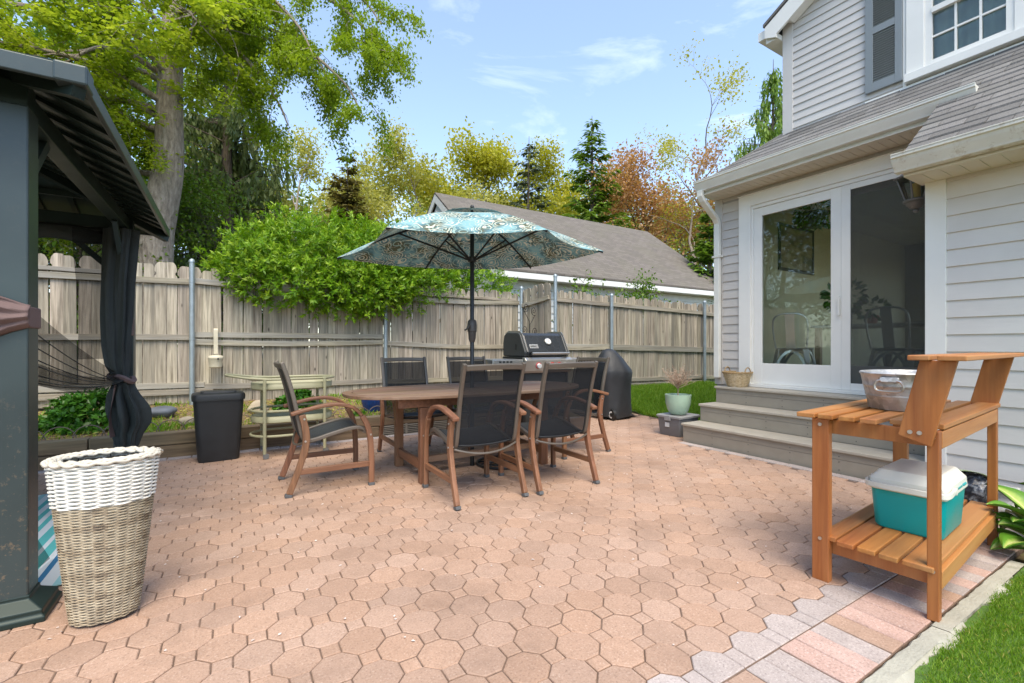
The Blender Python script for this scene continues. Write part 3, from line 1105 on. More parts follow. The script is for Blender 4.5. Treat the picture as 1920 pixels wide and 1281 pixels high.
# left run: y = 7.6, from x = -4.6 to 4.8
fl = thing('picket_fence', 'long weathered picket fence run behind the planting bed and bush', 'fence', (-4.6, 7.6, 0))
pickets(fl, 75, 0.125, lambda x: 0.36 - 0.012 * (x - 2.7) if x < 4.2 else 0.30 - 0.003 * (x - 4.2), 0, .90)
for xa, xb, a, b_, sg in ((0.0, 4.15, 1.95, 1.97, .01), (4.12, 6.76, 1.99, 1.945, .02), (6.74, 9.38, 1.93, 1.95, .04)):
    rail(fl, xa, xb, a, b_, sag=sg)
rail(fl, 1.6, 3.35, 2.035, 2.035, h=0.05)
rail(fl, 6.9, 9.3, 2.015, 2.0, h=0.05, sag=.01)
for xa, xb, a, b_, sg in ((0.0, 4.15, 1.20, 1.225, .0), (4.18, 6.75, 1.262, 1.262, .0), (4.18, 6.74, 1.165, 1.175, .03), (6.77, 9.38, 1.16, 1.10, .03)):
    rail(fl, xa, xb, a, b_, sag=sg)
for xa, xb, a, b_, sg in ((0.0, 4.3, .60, .585, .0), (0.0, 4.4, .50, .495, .0), (4.3, 6.8, .56, .54, .02), (6.8, 9.38, .52, .5, .0)):
    rail(fl, xa, xb, a, b_, sag=sg)
for x, zt in ((0.55, 2.28), (4.16, 2.275), (6.765, 2.02), (9.40, 2.26)):
    p = pipe_post(fl, x, zt, 0.2)
    for zz in (1.97, 1.2):
        b = MB(); b.lathe([(0.034, zz - .012), (0.034, zz + .012)], 14, (x, -0.085, 0))
        b.build('clamp', M['galvanized'], p, smooth=True)
# short return panel: x = 4.83, from y = 7.58 to 6.58 (local x runs towards the camera)
fg = thing('fence_panel', 'short return panel of weathered pickets between two tall pipe posts', 'fence', (4.83, 7.57, 0), R(-90))
pickets(fg, 9, 0.11, lambda x: 0.36 + 0.02 * x, 1, .79)
rail(fg, 0.02, 0.96, 1.88, 1.97, y=-0.03)
rail(fg, 0.02, 0.96, 1.12, 1.14, y=-0.03)
# right run: y = 6.55, from x = 4.86 to 12
fr = thing('picket_fence', 'weathered picket fence run behind the grill, ending beside the house', 'fence', (4.86, 6.55, 0))
pickets(fr, 66, 0.106, lambda x: 0.235 - 0.012 * x, 1, .765)
for xa, xb, a, b_, sg in ((0.0, 1.31, 1.93, 1.90, .0), (1.27, 4.08, 1.905, 1.84, .0), (4.05, 7.0, 1.83, 1.78, .0)):
    rail(fr, xa, xb, a, b_, sag=sg)
for xa, xb, a, b_, sg in ((0.0, 1.29, 1.10, 1.10, .01), (1.30, 4.06, 1.09, 1.03, .0), (4.05, 7.0, 1.03, .98, .0)):
    rail(fr, xa, xb, a, b_, h=0.11, sag=sg)
for xa, xb, a, b_ in ((0.0, 4.06, .47, .43), (0.0, 4.06, .36, .32), (4.05, 7, .42, .36)):
    rail(fr, xa, xb, a, b_)
for x, zt in ((-0.03, 2.36), (1.295, 2.10), (4.06, 2.11), (6.6, 2.0)):
    pipe_post(fr, x, zt, 0.1)

# ------------------------------------------------------------------ raised planting bed
bed = MB()
rb = random.Random(5)
rows = []
for j in range(27):
    y = 5.79 + (7.62 - 5.79) * j / 26
    rows.append([(-5 + 9.8 * i / 100, y, 0.205 + 0.13 * (j / 26) + rb.uniform(-.012, .012)) for i in range(101)])
bed.grid(rows)
structure(bed.build('planting_bed', M['mulch'], smooth=True))
tm = thing('bed_edging', 'two courses of dark landscape timbers holding up the planting bed', 'retaining wall', (0, 5.73, 0))
for z0, xs_ in ((0.0, (-5.0, -2.6, -0.2, 1.56)), (0.126, (-5.0, -3.5, -1.12, 0.9, 3.2)), (0.0, (2.52, 4.75)), (0.126, (3.2, 4.75))):
    for xa, xb_ in zip(xs_, xs_[1:]):
        b = MB(); b.b2(xa + .004, xb_ - .004, -0.07 + rb.uniform(-.006, .006), 0.06, z0 - (.03 if z0 == 0 else 0), z0 + 0.1225)
        b.build('timber', M['timber'], tm, bevel=0.012)
# black slatted vent panel in the gap of the lower course
plain('slat_grey', (0.26, 0.23, 0.19), 0.8, var=0.3, scale=10)
plain('near_black', (0.012, 0.013, 0.014), 0.5, var=0.2)
sp = thing('slatted_panel', 'low dark slatted panel set into the bed edging behind the table', 'vent panel', (2.04, 5.645, 0))
b = MB(); b.b2(-0.475, 0.475, 0.018, 0.026, 0.0, 0.125)
b.build('backing', M['near_black'], sp)
for k in range(6):
    b = MB(); b.b2(-0.47, 0.47, -0.006, 0.012, 0.004 + k * 0.0215, 0.015 + k * 0.0215)
    b.build('slat', M['slat_grey'], sp)
for xx in (-0.45, -0.15, 0.15, 0.45):
    b = MB(); b.b2(xx - .012, xx + .012, -0.0085, 0.016, 0.0, 0.132)
    b.build('upright', M['slat_grey'], sp)

# ------------------------------------------------------------------ hardtop gazebo
def dusty(name, col, rough, metal, spots, sc, dens):
    m, n, l, out = nodes_of(name)
    v = _coords(n, l)
    f = _noise(n, l, v, sc, 10, 0.75)
    big = _noise(n, l, v, 2.5, 4)
    c = _ramp(n, l, big, [(0.3, tuple(x * .8 for x in col)), (0.7, tuple(x * 1.2 for x in col))])
    geo = n.new('ShaderNodeNewGeometry')
    sep = n.new('ShaderNodeSeparateXYZ')
    l.new(geo.outputs['Position'], sep.inputs[0])
    low = n.new('ShaderNodeMapRange')
    low.inputs['From Min'].default_value = 1.0
    low.inputs['From Max'].default_value = 0.15
    l.new(sep.outputs['Z'], low.inputs['Value'])
    msk = _ramp(n, l, f, [(dens, (0, 0, 0)), (dens + 0.05, (1, 1, 1))])
    fac = _math(n, l, 'MULTIPLY', msk, _math(n, l, 'MULTIPLY_ADD', low.outputs[0], 0.75, 0.04))
    c = _mix(n, l, fac, c, spots)
    _bsdf(n, l, out, c, rough, metal)
    return m
dusty('gazebo_metal', (0.040, 0.056, 0.057), 0.38, 0.25, (0.20, 0.15, 0.10), 42, 0.56)
plain('gazebo_dark', (0.014, 0.028, 0.024), 0.45, metal=0.3, var=0.2)
plain('gazebo_panel', (0.036, 0.058, 0.052), 0.35, metal=0.5, var=0.15)
plain('cloth_brown', (0.15, 0.098, 0.09), 0.8, var=0.15, bump=0.3, bscale=200)
plain('cloth_black', (0.024, 0.030, 0.029), 0.75, var=0.25, bump=0.4, bscale=25)
gz = thing('gazebo', 'dark green metal hardtop gazebo with netting curtains on the left', 'gazebo', (-2.3, 3.84, 0))
GX, GY = -2.3, 3.84
def G(mb, name, mat, **kw):
    mb.v = [(x - GX, y - GY, z) for x, y, z in mb.v]
    return mb.build(name, mat, kw.pop('parent', gz), **kw)
EX0, EX1, EY0, EY1, EZ = -4.10, -0.50, 2.40, 5.28, 2.135
GS = 0.42
HD = (EY1 - EY0) / 2
RZ = EZ + GS * HD
CYm = (EY0 + EY1) / 2
RX0, RX1 = EX0 + HD, EX1 - HD
for X0 in (-0.76, -3.84):
    for Y0 in (2.66, 5.02):
        b = MB(); b.b2(X0 - .065, X0 + .065, Y0 - .06, Y0 + .06, 0.02, 2.07)
        p = G(b, 'post', M['gazebo_metal'], bevel=0.006)
        b = MB()
        b.lathe([(0.19, 0.0), (0.19, 0.022), (0.175, 0.032), (0.175, 0.05), (0.105, 0.085), (0.105, 0.10)], 4, (0, 0, 0))
        b.v = [(X0 + (x - y) * 0.70711 * 0.95, Y0 + (x + y) * 0.70711 * 0.85, z) for x, y, z in b.v]
        G(b, 'base_plate', M['gazebo_dark'], bevel=0.004)
for Y0 in (2.66, 5.02):
    b = MB(); b.b2(-3.9, -0.70, Y0 - .045, Y0 + .045, 2.072, 2.17)
    G(b, 'header_beam', M['gazebo_dark'], bevel=0.004)
for X0 in (-0.76, -3.84):
    b = MB(); b.b2(X0 - .04, X0 + .04, 2.706, 4.974, 2.074, 2.168)
    G(b, 'header_beam', M['gazebo_dark'], bevel=0.004)
for X0, sx in ((-0.76, -1), (-3.84, 1)):
    for Y0, sy in ((2.66, 1), (5.02, -1)):
        b = MB(); b.bar((X0, Y0 + sy * .06, 1.72), (X0, Y0 + sy * .40, 2.075), 0.03, 0.045)
        G(b, 'brace', M['gazebo_metal'])
        b = MB(); b.bar((X0 + sx * .065, Y0, 1.72), (X0 + sx * .42, Y0, 2.075), 0.03, 0.045)
        G(b, 'brace', M['gazebo_dark'])
rt = MB()
th = 0.02
P = {'a': (EX0, EY0, EZ), 'b': (EX1, EY0, EZ), 'c': (EX1, EY1, EZ), 'd': (EX0, EY1, EZ), 'e': (RX0, CYm, RZ), 'f': (RX1, CYm, RZ)}
keys = 'abcdef'
vs = [P[k_] for k_ in keys] + [(P[k_][0], P[k_][1], P[k_][2] + th) for k_ in keys]
ix = {k_: i for i, k_ in enumerate(keys)}
fs = []
for f_ in ('abfe', 'bcf', 'cdef', 'dae'):
    fs.append(tuple(ix[c_] for c_ in reversed(f_)))
    fs.append(tuple(ix[c_] + 6 for c_ in f_))
for a_, b_ in ('ab', 'bc', 'cd', 'da'):
    fs.append((ix[a_], ix[b_], ix[b_] + 6, ix[a_] + 6))
rt.add(vs, fs)
groof = G(rt, 'roof', M['gazebo_panel'])
def rib(p, q):
    b = MB(); b.bar((p[0], p[1], p[2] - .010), (q[0], q[1], q[2] - .010), 0.035, 0.018)
    b2_ = MB(); b2_.bar((p[0], p[1], p[2] + .030), (q[0], q[1], q[2] + .030), 0.03, 0.02)
    b.v += []
    G(b, 'seam', M['gazebo_dark'], parent=groof)
    G(b2_, 'seam', M['gazebo_metal'], parent=groof)
groof.location = (0, 0, 0)
yy = EY0 + 0.12
while yy < EY1 - 0.1:
    d = min(yy - EY0, EY1 - yy) - 0.02
    for xe, sg in ((EX1, -1), (EX0, 1)):
        rib((xe, yy, EZ), (xe + sg * d, yy, EZ + GS * d))
    yy += 0.205
xx = EX0 + 0.15
while xx < EX1 - 0.1:
    d = min(xx - EX0, EX1 - xx, HD) - 0.02
    for ye, sg in ((EY0, 1), (EY1, -1)):
        rib((xx, ye, EZ), (xx, ye + sg * d, EZ + GS * d))
    xx += 0.205
# eave trim, hip rafters, inner purlins
for a_, b_, off in (('a', 'b', (0, -1)), ('b', 'c', (1, 0)), ('c', 'd', (0, 1)), ('d', 'a', (-1, 0))):
    p, q = Vector(P[a_]), Vector(P[b_])
    b = MB()
    o3 = Vector((off[0], off[1], 0)) * 0.012
    b.bar(p + o3 + Vector((0, 0, 0.006)), q + o3 + Vector((0, 0, 0.006)), 0.022, 0.066)
    G(b, 'eave_trim', M['gazebo_metal'], bevel=0.004)
for a_, b_ in (('a', 'e'), ('b', 'f'), ('c', 'f'), ('d', 'e'), ('e', 'f')):
    b = MB(); b.bar(Vector(P[a_]) - Vector((0, 0, .045)), Vector(P[b_]) - Vector((0, 0, .045)), 0.045, 0.055)
    G(b, 'rafter', M['gazebo_dark'])
    b = MB(); b.bar(Vector(P[a_]) + Vector((0, 0, .035)), Vector(P[b_]) + Vector((0, 0, .035)), 0.07, 0.02)
    G(b, 'hip_cover', M['gazebo_metal'])
for t in (0.30, 0.62):
    q = {k_: Vector(P[k_]).lerp(Vector(P['e' if k_ in 'ad' else 'f']), t) - Vector((0, 0, .035)) for k_ in 'abcd'}
    for a_, b_ in ('ab', 'bc', 'cd', 'da'):
        b = MB(); b.bar(q[a_], q[b_], 0.03, 0.04)
        G(b, 'purlin', M['gazebo_dark'])
# corner cap at the near eave
b = MB(); b.box((EX1 - 0.02, EY0 + 0.02, EZ + 0.008), (0.10, 0.10, 0.076))
G(b, 'corner_cap', M['gazebo_metal'], bevel=0.008)
# rolled netting under the far header, brown lining above it
rg = random.Random(9)
b = MB()
rows = []
for j in range(7):
    a = j / 6
    rows.append([(-3.8 + i * 0.06, 4.965 - 0.02 * math.sin(a * PI) + rg.uniform(-.008, .008), 2.07 - 0.13 * a + 0.012 * math.sin(i * 0.9) * a) for i in range(50)])
b.grid(rows)
G(b, 'netting_roll', M['cloth_black'], smooth=True, solid=0.012)
# gathered curtain on the far post
def gathered(cx, cy, prof, nf, seed):
    b = MB()
    rr = random.Random(seed)
    ph = [rr.uniform(0, 6.28) for _ in range(4)]
    rows = []
    for (z, r, ox, oy, fold) in prof:
        ring = []
        for j in range(73):
            a = 2 * PI * j / 72
            f = 1 + fold * (0.55 * math.sin(nf * a + ph[0] + z * 1.3) + 0.3 * math.sin((nf * 2 - 3) * a + ph[1] - z * 2.2) + 0.15 * math.sin(23 * a + ph[2]))
            ring.append((cx + ox + r * f * math.cos(a), cy + oy + r * f * math.sin(a), z))
        rows.append(ring)
    b.grid(rows)
    return b
prof = []
for z, r, ox, oy, fo in ((2.06, .13, -.02, 0, .22), (1.85, .125, -.03, -.02, .25), (1.6, .12, -.04, -.04, .28), (1.35, .115, -.04, -.06, .28), (1.1, .10, -.04, -.08, .26), (0.95, .085, -.035, -.09, .22), (.87, .06, -.02, -.10, .18), (.84, .052, -.01, -.10, .15), (.80, .065, .0, -.10, .2), (.72, .085, .0, -.10, .4), (.60, .112, .03, -.10, .5), (.48, .105, .045, -.09, .5), (.38, .09, .02, -.08, .3), (.31, .075, .02, -.07, .25), (.27, .06, .02, -.07, .25)):
    prof.append((z, r, ox, oy, fo))
zz = np.linspace(2.06, .27, 46)
pa = np.array(prof)[::-1]
prof = [(z, *[float(np.interp(z, pa[:, 0], pa[:, k_])) for k_ in (1, 2, 3, 4)]) for z in zz]
prof = [(z, r * (.80 if z > .86 else .9), ox, oy, fo * 1.15) for z, r, ox, oy, fo in prof]
cu = G(gathered(-0.74, 4.93, prof, 7, 3), 'curtain', M['cloth_black'], smooth=True, sharp=80)
b = MB()
b.tube([(-0.74 - .01 + .075 * math.cos(a), 4.83 + .075 * math.sin(a), .845 - .02 * math.cos(a) + 0.012 * math.sin(3 * a)) for a in np.linspace(0, 2 * PI, 25)[:-1]], 0.022, 6, closed=True)
G(b, 'tie_band', M['cloth_brown'], smooth=True)
b = MB(); b.b2(-0.705, -0.685, 4.84, 4.95, 1.19, 1.33)
G(b, 'tie_band', M['cloth_brown'], bevel=0.006)
b = MB()
b.grid([[(-0.79 + .018 * math.sin(z * 9 + t * 3) - .05 * t * math.sin(PI * min(1, max(0, (.80 - z) / .42))), 4.80 - .012 - .05 * math.sin(PI * t), z) for t in np.linspace(-.6, .6, 9)] for z in np.linspace(.80, .38, 12)])
G(b, 'lining', M['cloth_brown'], smooth=True)
# netting drawn across from the near post to the tie
def swag(p0a, p0b, p1, sag0, sag1, wav, n=26, m=14):
    b = MB()
    rows = []
    for i in range(n + 1):
        t = i / n
        row = []
        for j in range(m + 1):
            s = j / m
            A = Vector(p0a).lerp(Vector(p0b), s)
            B = Vector(p1[0]).lerp(Vector(p1[1]), s)
            q = A.lerp(B, t)
            q.z -= (sag0 + (sag1 - sag0) * s) * 4 * t * (1 - t)
            q.x += wav * math.sin(s * 19 + t * 2) * (0.3 + t)
            row.append(tuple(q))
        rows.append(row)
    b.grid(rows)
    return b
G(swag((-0.80, 2.73, 1.36), (-0.76, 2.74, 0.95), ((-0.80, 4.80, .90), (-0.74, 4.78, .82)), .03, .05, .012), 'netting', M['net'], smooth=True)
G(swag((-0.79, 2.74, 1.08), (-0.75, 2.74, 0.96), ((-0.80, 4.80, .87), (-0.74, 4.78, .81)), .05, .07, .015), 'netting', M['net'], smooth=True)
for s, zz0 in ((0.0, .965), (.01, .975), (-.01, 1.01), (.005, 1.05), (-.02, 1.10), (-.015, 1.16), (-.02, 1.24)):
    b = MB()
    b.tube([(-0.765 + .03 * t + s, 2.74 + 2.04 * t, zz0 + (.83 - zz0) * t - .05 * 4 * t * (1 - t)) for t in np.linspace(0, 1, 18)], 0.0028, 5)
    G(b, 'netting_hem', M['cloth_black'], smooth=True)
b = MB()
b.grid([[(-0.86 - .17 * s + .02 * math.sin(s * 9 + z * 4), 4.93 - .1 * s, z) for s in np.linspace(0, 1, 8)] for z in np.linspace(2.03, 1.0, 14)])
G(b, 'netting', M['net'], smooth=True)
b = MB()
b.grid([[(-0.86 - .5 * s * t, 4.9 - .1 * s, .98 - (.1 + .0 * s) * t + .0 * s) for s in np.linspace(0, 1, 5)] for t in np.linspace(0, 1, 5)])
b = MB()
b.grid([[(-0.80 - .02 * math.sin(y_ * 8), 2.73 + y_, z) for y_ in np.linspace(0, .02 + .5 * (0.62 - z) / .62, 8)] for z in np.linspace(.62, .02, 12)])
G(b, 'netting', M['net'], smooth=True)
# brown tie cloth round the near post
b = MB()
pts = []
for (dx, dy) in ((-.072, -.067), (.072, -.067), (.072, .067), (-.072, .067)):
    pts.append((-0.76 + dx, 2.66 + dy))
b.extrude(pts, lambda x, y: (x, y, 1.175), lambda x, y: (x, y, 1.262))
G(b, 'tie_band', M['cloth_brown'], bevel=0.006)
b = MB()
rows = []
for i in range(15):
    t = i / 14
    row = []
    for j in range(15):
        s = j / 14
        row.append((-0.80 - .26 * t, 2.587 - .04 * math.sin(PI * t) - .012 * math.sin(s * 14 + t * 5), 1.245 - s * (.09 + .16 * t) + .05 * t + .012 * math.sin(s * 9 + t * 4)))
    rows.append(row)
b.grid(rows)
G(b, 'tied_cloth', M['cloth_brown'], smooth=True, solid=0.006)

b = MB()
rows = []
for i in range(21):
    t = i / 20
    row = []
    for j in range(25):
        s = j / 24
        zc = 1.222 + .055 * (1 - t) * (1 - t)
        hh = .045 + .11 * (1 - t) ** 1.4
        row.append((-0.93 + .245 * t, 2.586 - .018 * math.sin(s * 21 + t * 3) * (1.2 - t) - .030 * math.sin(PI * s) , zc + hh * (1 - 2 * s) + .010 * math.sin(t * 9 + s * 7) * (1 - t) - .05 * (1 - t) * s))
    rows.append(row)
b.grid(rows)
G(b, 'tied_cloth', M['cloth_brown'], smooth=True, solid=0.005)

# striped rug under the gazebo
def rug_mat():
    m, n, l, out = nodes_of('rug_stripes')
    tc = n.new('ShaderNodeTexCoord')
    sep = n.new('ShaderNodeSeparateXYZ')
    l.new(tc.outputs['Object'], sep.inputs[0])
    u = _math(n, l, 'FRACT', _math(n, l, 'MULTIPLY', sep.outputs['X'], 2.05))
    wh, te, bl, pale = (0.62, 0.66, 0.66), (0.09, 0.42, 0.40), (0.03, 0.16, 0.30), (0.30, 0.55, 0.56)
    r = n.new('ShaderNodeValToRGB')
    r.color_ramp.interpolation = 'CONSTANT'
    stops = [(0, wh), (.07, te), (.13, wh), (.19, te), (.25, wh), (.33, te), (.43, wh), (.48, te), (.58, wh), (.64, bl), (.69, wh), (.80, pale), (.86, wh), (.94, te)]
    while len(r.color_ramp.elements) < len(stops):
        r.color_ramp.elements.new(.5)
    for e, (p, c) in zip(r.color_ramp.elements, stops):
        e.position = p
        e.color = (*c, 1)
    l.new(u, r.inputs['Fac'])
    w_ = n.new('ShaderNodeTexWave')
    w_.inputs['Scale'].default_value = 60
    w_.bands_direction = 'Y'
    l.new(tc.outputs['Object'], w_.inputs['Vector'])
    _bsdf(n, l, out, r.outputs['Color'], 0.85, 0, w_.outputs['Fac'], 0.4, 0.003)
rug_mat()
b = MB()
rows = []
for j in range(31):
    rows.append([(-1.55 + 3.1 * i / 40, -0.9 + 1.8 * j / 30, 0.006 + 0.002 * math.sin(i * .8) * math.sin(j * .7) + (0.012 * ((j / 30) ** 8) * (i / 40) ** 6)) for i in range(41)])
b.grid(rows)
rug = tag(b.build('outdoor_rug', M['rug_stripes'], loc=(-2.06, 3.78, 0.002), solid=0.004), 'teal, white and blue striped outdoor rug under the gazebo', 'rug')
ot = thing('ottoman', 'low black outdoor ottoman on the striped rug behind the gazebo post', 'ottoman', (-1.42, 4.05, 0.012))
b = MB(); b.b2(-.3, .3, -.25, .25, .10, .30)
b.build('body', M['near_black'], ot, bevel=0.02)
b = MB(); b.b2(-.31, .31, -.26, .26, .302, .37)
b.build('cushion', M['cloth_black'], ot, bevel=0.025)
for sx in (-1, 1):
    for sy in (-1, 1):
        b = MB(); b.b2(sx * .26 - .02, sx * .26 + .02, sy * .21 - .02, sy * .21 + .02, 0, .10)
        b.build('leg', M['near_black'], ot)

# ------------------------------------------------------------------ dining set
wood('eucalyptus', (0.265, 0.125, 0.066), (0.14, 0.062, 0.032), 'Y', 0.5, 1.0, 0.10, 0.2, hue=0.006)
wood('eucalyptus_z', (0.265, 0.125, 0.066), (0.14, 0.062, 0.032), 'Z', 0.5, 1.0, 0.10, 0.2, hue=0.006)
wood('table_slat', (0.25, 0.14, 0.085), (0.125, 0.066, 0.038), 'X', 0.55, 1.0, 0.12, 0.3, grey=(0.235, 0.165, 0.12))
wood('table_slat_y', (0.25, 0.14, 0.085), (0.125, 0.066, 0.038), 'Y', 0.55, 1.0, 0.12, 0.3, grey=(0.235, 0.165, 0.12))
plain('bronze_frame', (0.17, 0.145, 0.12), 0.42, metal=0.5, var=0.12)
plain('dark_frame', (0.03, 0.035, 0.04), 0.45, metal=0.3, var=0.15)
plain('rubber_grey', (0.10, 0.105, 0.11), 0.7)
plain('steel_pin', (0.55, 0.53, 0.5), 0.35, metal=0.9)
plain('sling_solid', (0.030, 0.035, 0.040), 0.6, var=0.15, bump=0.3, bscale=300)

def bez(pts, n):
    """smooth path through points (Catmull-Rom)"""
    P_ = [Vector(p) for p in pts]
    P_ = [P_[0] * 2 - P_[1]] + P_ + [P_[-1] * 2 - P_[-2]]
    out = []
    for i in range(1, len(P_) - 2):
        for k in range(n):
            t = k / n
            a, b, c, d = P_[i - 1], P_[i], P_[i + 1], P_[i + 2]
            out.append(0.5 * ((2 * b) + (-a + c) * t + (2 * a - 5 * b + 4 * c - d) * t * t + (-a + 3 * b - 3 * c + d) * t ** 3))
    out.append(P_[-2])
    return out

def make_chair():
    """front = +y"""
    root = thing('patio_chair', 'chair', 'chair')
    HW = 0.272
    sling_path = [(0, .262, .415), (0, .235, .452), (0, .16, .462), (0, .02, .435), (0, -.12, .398), (0, -.185, .40), (0, -.212, .45), (0, -.235, .56), (0, -.262, .70), (0, -.300, .85), (0, -.345, .985)]
    sp_ = bez(sling_path, 5)
    # sling: seat and back as separate cloth pieces
    def sling(pa):
        b = MB()
        rows = []
        for p in pa:
            row = []
            for s in np.linspace(-1, 1, 9):
                sag = (1 - s * s) * 0.014
                d = Vector((0, -.25, -1)) if p.z < .5 else Vector((0, -1, -.1))
                q = Vector((s * .222, p.y, p.z)) + d * sag
                row.append(tuple(q))
            rows.append(row)
        b.grid(rows)
        return b
    cut = 30
    sling(sp_[:cut - 2]).build('seat', M['sling_solid'], root, smooth=True, sharp=80, solid=0.004)
    sling(sp_[cut - 3:-2]).build('backrest', M['sling_mesh'], root, smooth=True, sharp=80)
    for sx in (-1, 1):
        b = MB(); b.strip([(sx * .236, p.y, p.z) for p in sp_], 0.028, 0.030, (1, 0, 0))
        b.build('sling_rail', M['bronze_frame'], root, bevel=0.006)
        # rear leg, gently bowed
        b = MB(); b.strip(bez([(sx * HW, -.300, 0.022), (sx * HW, -.235, .20), (sx * HW, -.190, .36), (sx * HW, -.188, .47), (sx * HW, -.215, .598)], 5), 0.034, [0.044] * 8 + [0.05] * 9 + [0.046] * 4, (1, 0, 0))
        lg = b.build('leg', M['eucalyptus_z'], root, bevel=0.007)
        b = MB(); b.box((sx * HW, -.305, 0.012), (0.038, 0.048, 0.024), (R(-18), 0, 0))
        b.build('foot_cap', M['rubber_grey'], lg, bevel=0.004)
        # front leg and arm: one bent strip split where the arm starts
        path = bez([(sx * HW, .292, .022), (sx * HW, .292, .20), (sx * HW, .278, .40), (sx * HW, .24, .52), (sx * HW, .165, .615), (sx * HW, .06, .655), (sx * HW, -.06, .655), (sx * HW, -.18, .632), (sx * HW, -.290, .604)], 6)
        b = MB(); b.strip(path[:21], 0.034, 0.042, (1, 0, 0))
        lg = b.build('leg', M['eucalyptus_z'], root, bevel=0.007)
        b = MB(); b.box((sx * HW, .292, 0.012), (0.038, 0.046, 0.024))
        b.build('foot_cap', M['rubber_grey'], lg, bevel=0.004)
        b = MB(); b.strip(path[20:], [0.034 + .016 * min(1, k / 8) for k in range(len(path) - 20)], 0.028, (1, 0, 0))
        b.build('arm', M['eucalyptus'], root, bevel=0.008)
        b = MB(); b.bar((sx * HW, -.245, .175), (sx * HW, .272, .175), 0.026, 0.042)
        b.build('stretcher', M['eucalyptus'], root, bevel=0.005)
        for (y_, z_) in ((-.192, .40), (-.20, .565), (.283, .405)):
            b = MB(); b.tube([(sx * (HW - .032), y_, z_), (sx * (HW + .022), y_, z_)], 0.0075, 8)
            b.build('bolt', M['steel_pin'], root, smooth=True)
    # top bar of the back, bowed to the rear
    b = MB(); b.strip([(x, -.338 - .028 * (1 - (x / .236) ** 2), .955 + .006 * (1 - (x / .236) ** 2)) for x in np.linspace(-.224, .224, 13)], 0.040, 0.022, (0, -.25, 1))
    b.build('top_bar', M['bronze_frame'], root, bevel=0.006)
    b = MB(); b.tube([(x, -.205 - .035 * (1 - (x / .25) ** 2), .385 - .045 * (1 - (x / .25) ** 2)) for x in np.linspace(-.25, .25, 15)], 0.0085, 8)
    b.build('cross_rod', M['bronze_frame'], root, smooth=True)
    b = MB(); b.tube([(-.236, .245, .425), (.236, .245, .425)], 0.012, 8)
    b.build('cross_rod', M['bronze_frame'], root, smooth=True)
    return root
chair0 = make_chair()
# location (centre between the feet), heading of the front (0 = +y), label
chairs = [
    ((0.665, 3.985), -90, 'wood and black sling armchair seen in profile at the bin end of the table'),
    ((1.575, 3.145), 0, 'wood armchair with bronze back frame, back turned, in front of the umbrella pole'),
    ((2.24, 3.115), -1, 'wood armchair with bronze back frame, back turned, directly before the grill controls'),
    ((1.60, 4.535), 180, 'armchair on the fence side of the table, in front of the blue pot'),
    ((2.36, 4.55), 181, 'armchair on the fence side of the table, behind the umbrella pole'),
    ((3.065, 3.86), 92, 'armchair at the grill end of the table, beside the covered grill'),
]
for i, ((x, y), a, lab) in enumerate(chairs):
    c = chair0 if i == 0 else copy_tree(chair0)
    c.location = (x, y, 0)
    c.rotation_euler = (0, 0, R(a))
    c['label'] = lab
    c['group'] = 'chairs round the dining table'

tb = thing('dining_table', 'oval slatted hardwood patio table with an umbrella through its centre', 'table', (1.915, 3.86, 0))
TA, TB, TN = 1.14, 0.55, 2.5
def t_half(x):
    return TB * max(0.0, 1 - (abs(x) / TA) ** TN) ** (1 / TN)
def y_half(y):
    return TA * max(0.0, 1 - (abs(y) / TB) ** TN) ** (1 / TN)
# rim band
b = MB()
ang = np.linspace(0, 2 * PI, 73)[:-1]
def sup(a, k=0.0):
    c_, s_ = math.cos(a), math.sin(a)
    return ((TA - k) * math.copysign(abs(c_) ** (2 / TN), c_), (TB - k) * math.copysign(abs(s_) ** (2 / TN), s_))
vs, fs = [], []
nA = len(ang)
for a in ang:
    o_, i_ = sup(a), sup(a, .075)
    vs += [(*o_, .694), (*o_, .72), (*i_, .72), (*i_, .694)]
for i in range(nA):
    j = (i + 1) % nA
    for k in range(4):
        k2 = (k + 1) % 4
        fs.append((i * 4 + k, j * 4 + k, j * 4 + k2, i * 4 + k2))
b.add(vs, fs)
b.build('rim', M['table_slat'], tb, smooth=True, bevel=0.004)
def inner_half(y):
    q = abs(y) / (TB - .078)
    return (TA - .078) * max(0.0, 1 - q ** TN) ** (1 / TN) if q < 1 else 0
ns = 9
sw = 2 * (TB - .08) / ns
for k in range(ns):
    y0, y1 = -(TB - .08) + k * sw + .003, -(TB - .08) + (k + 1) * sw - .003
    for sgn in (-1, 1):
        h0, h1 = inner_half(y0), inner_half(y1)
        if min(h0, h1) < .25:
            h0, h1 = max(h0, .2), max(h1, .2)
        xa = .185
        b = MB()
        b.extrude([(sgn * xa, y0), (sgn * max(h0, xa + .05), y0), (sgn * max(h1, xa + .05), y1), (sgn * xa, y1)], lambda x, y: (x, y, .698), lambda x, y: (x, y, .7185))
        b.build('slat', M['table_slat'], tb, bevel=0.002)
for k in range(4):
    x0 = -.18 + k * .09
    for ya, yb in (((-.47, .47),) if k in (0, 3) else ((-.47, -.03), (.03, .47))):
        b = MB(); b.b2(x0 + .003, x0 + .087, ya, yb, .698, .7188)
        b.build('slat', M['table_slat_y'], tb, bevel=0.002)
for sy in (-1, 1):
    b = MB(); b.b2(-.80, .80, sy * .33 - .014, sy * .33 + .014, .615, .693)
    b.build('apron', M['eucalyptus'], tb, bevel=0.003)
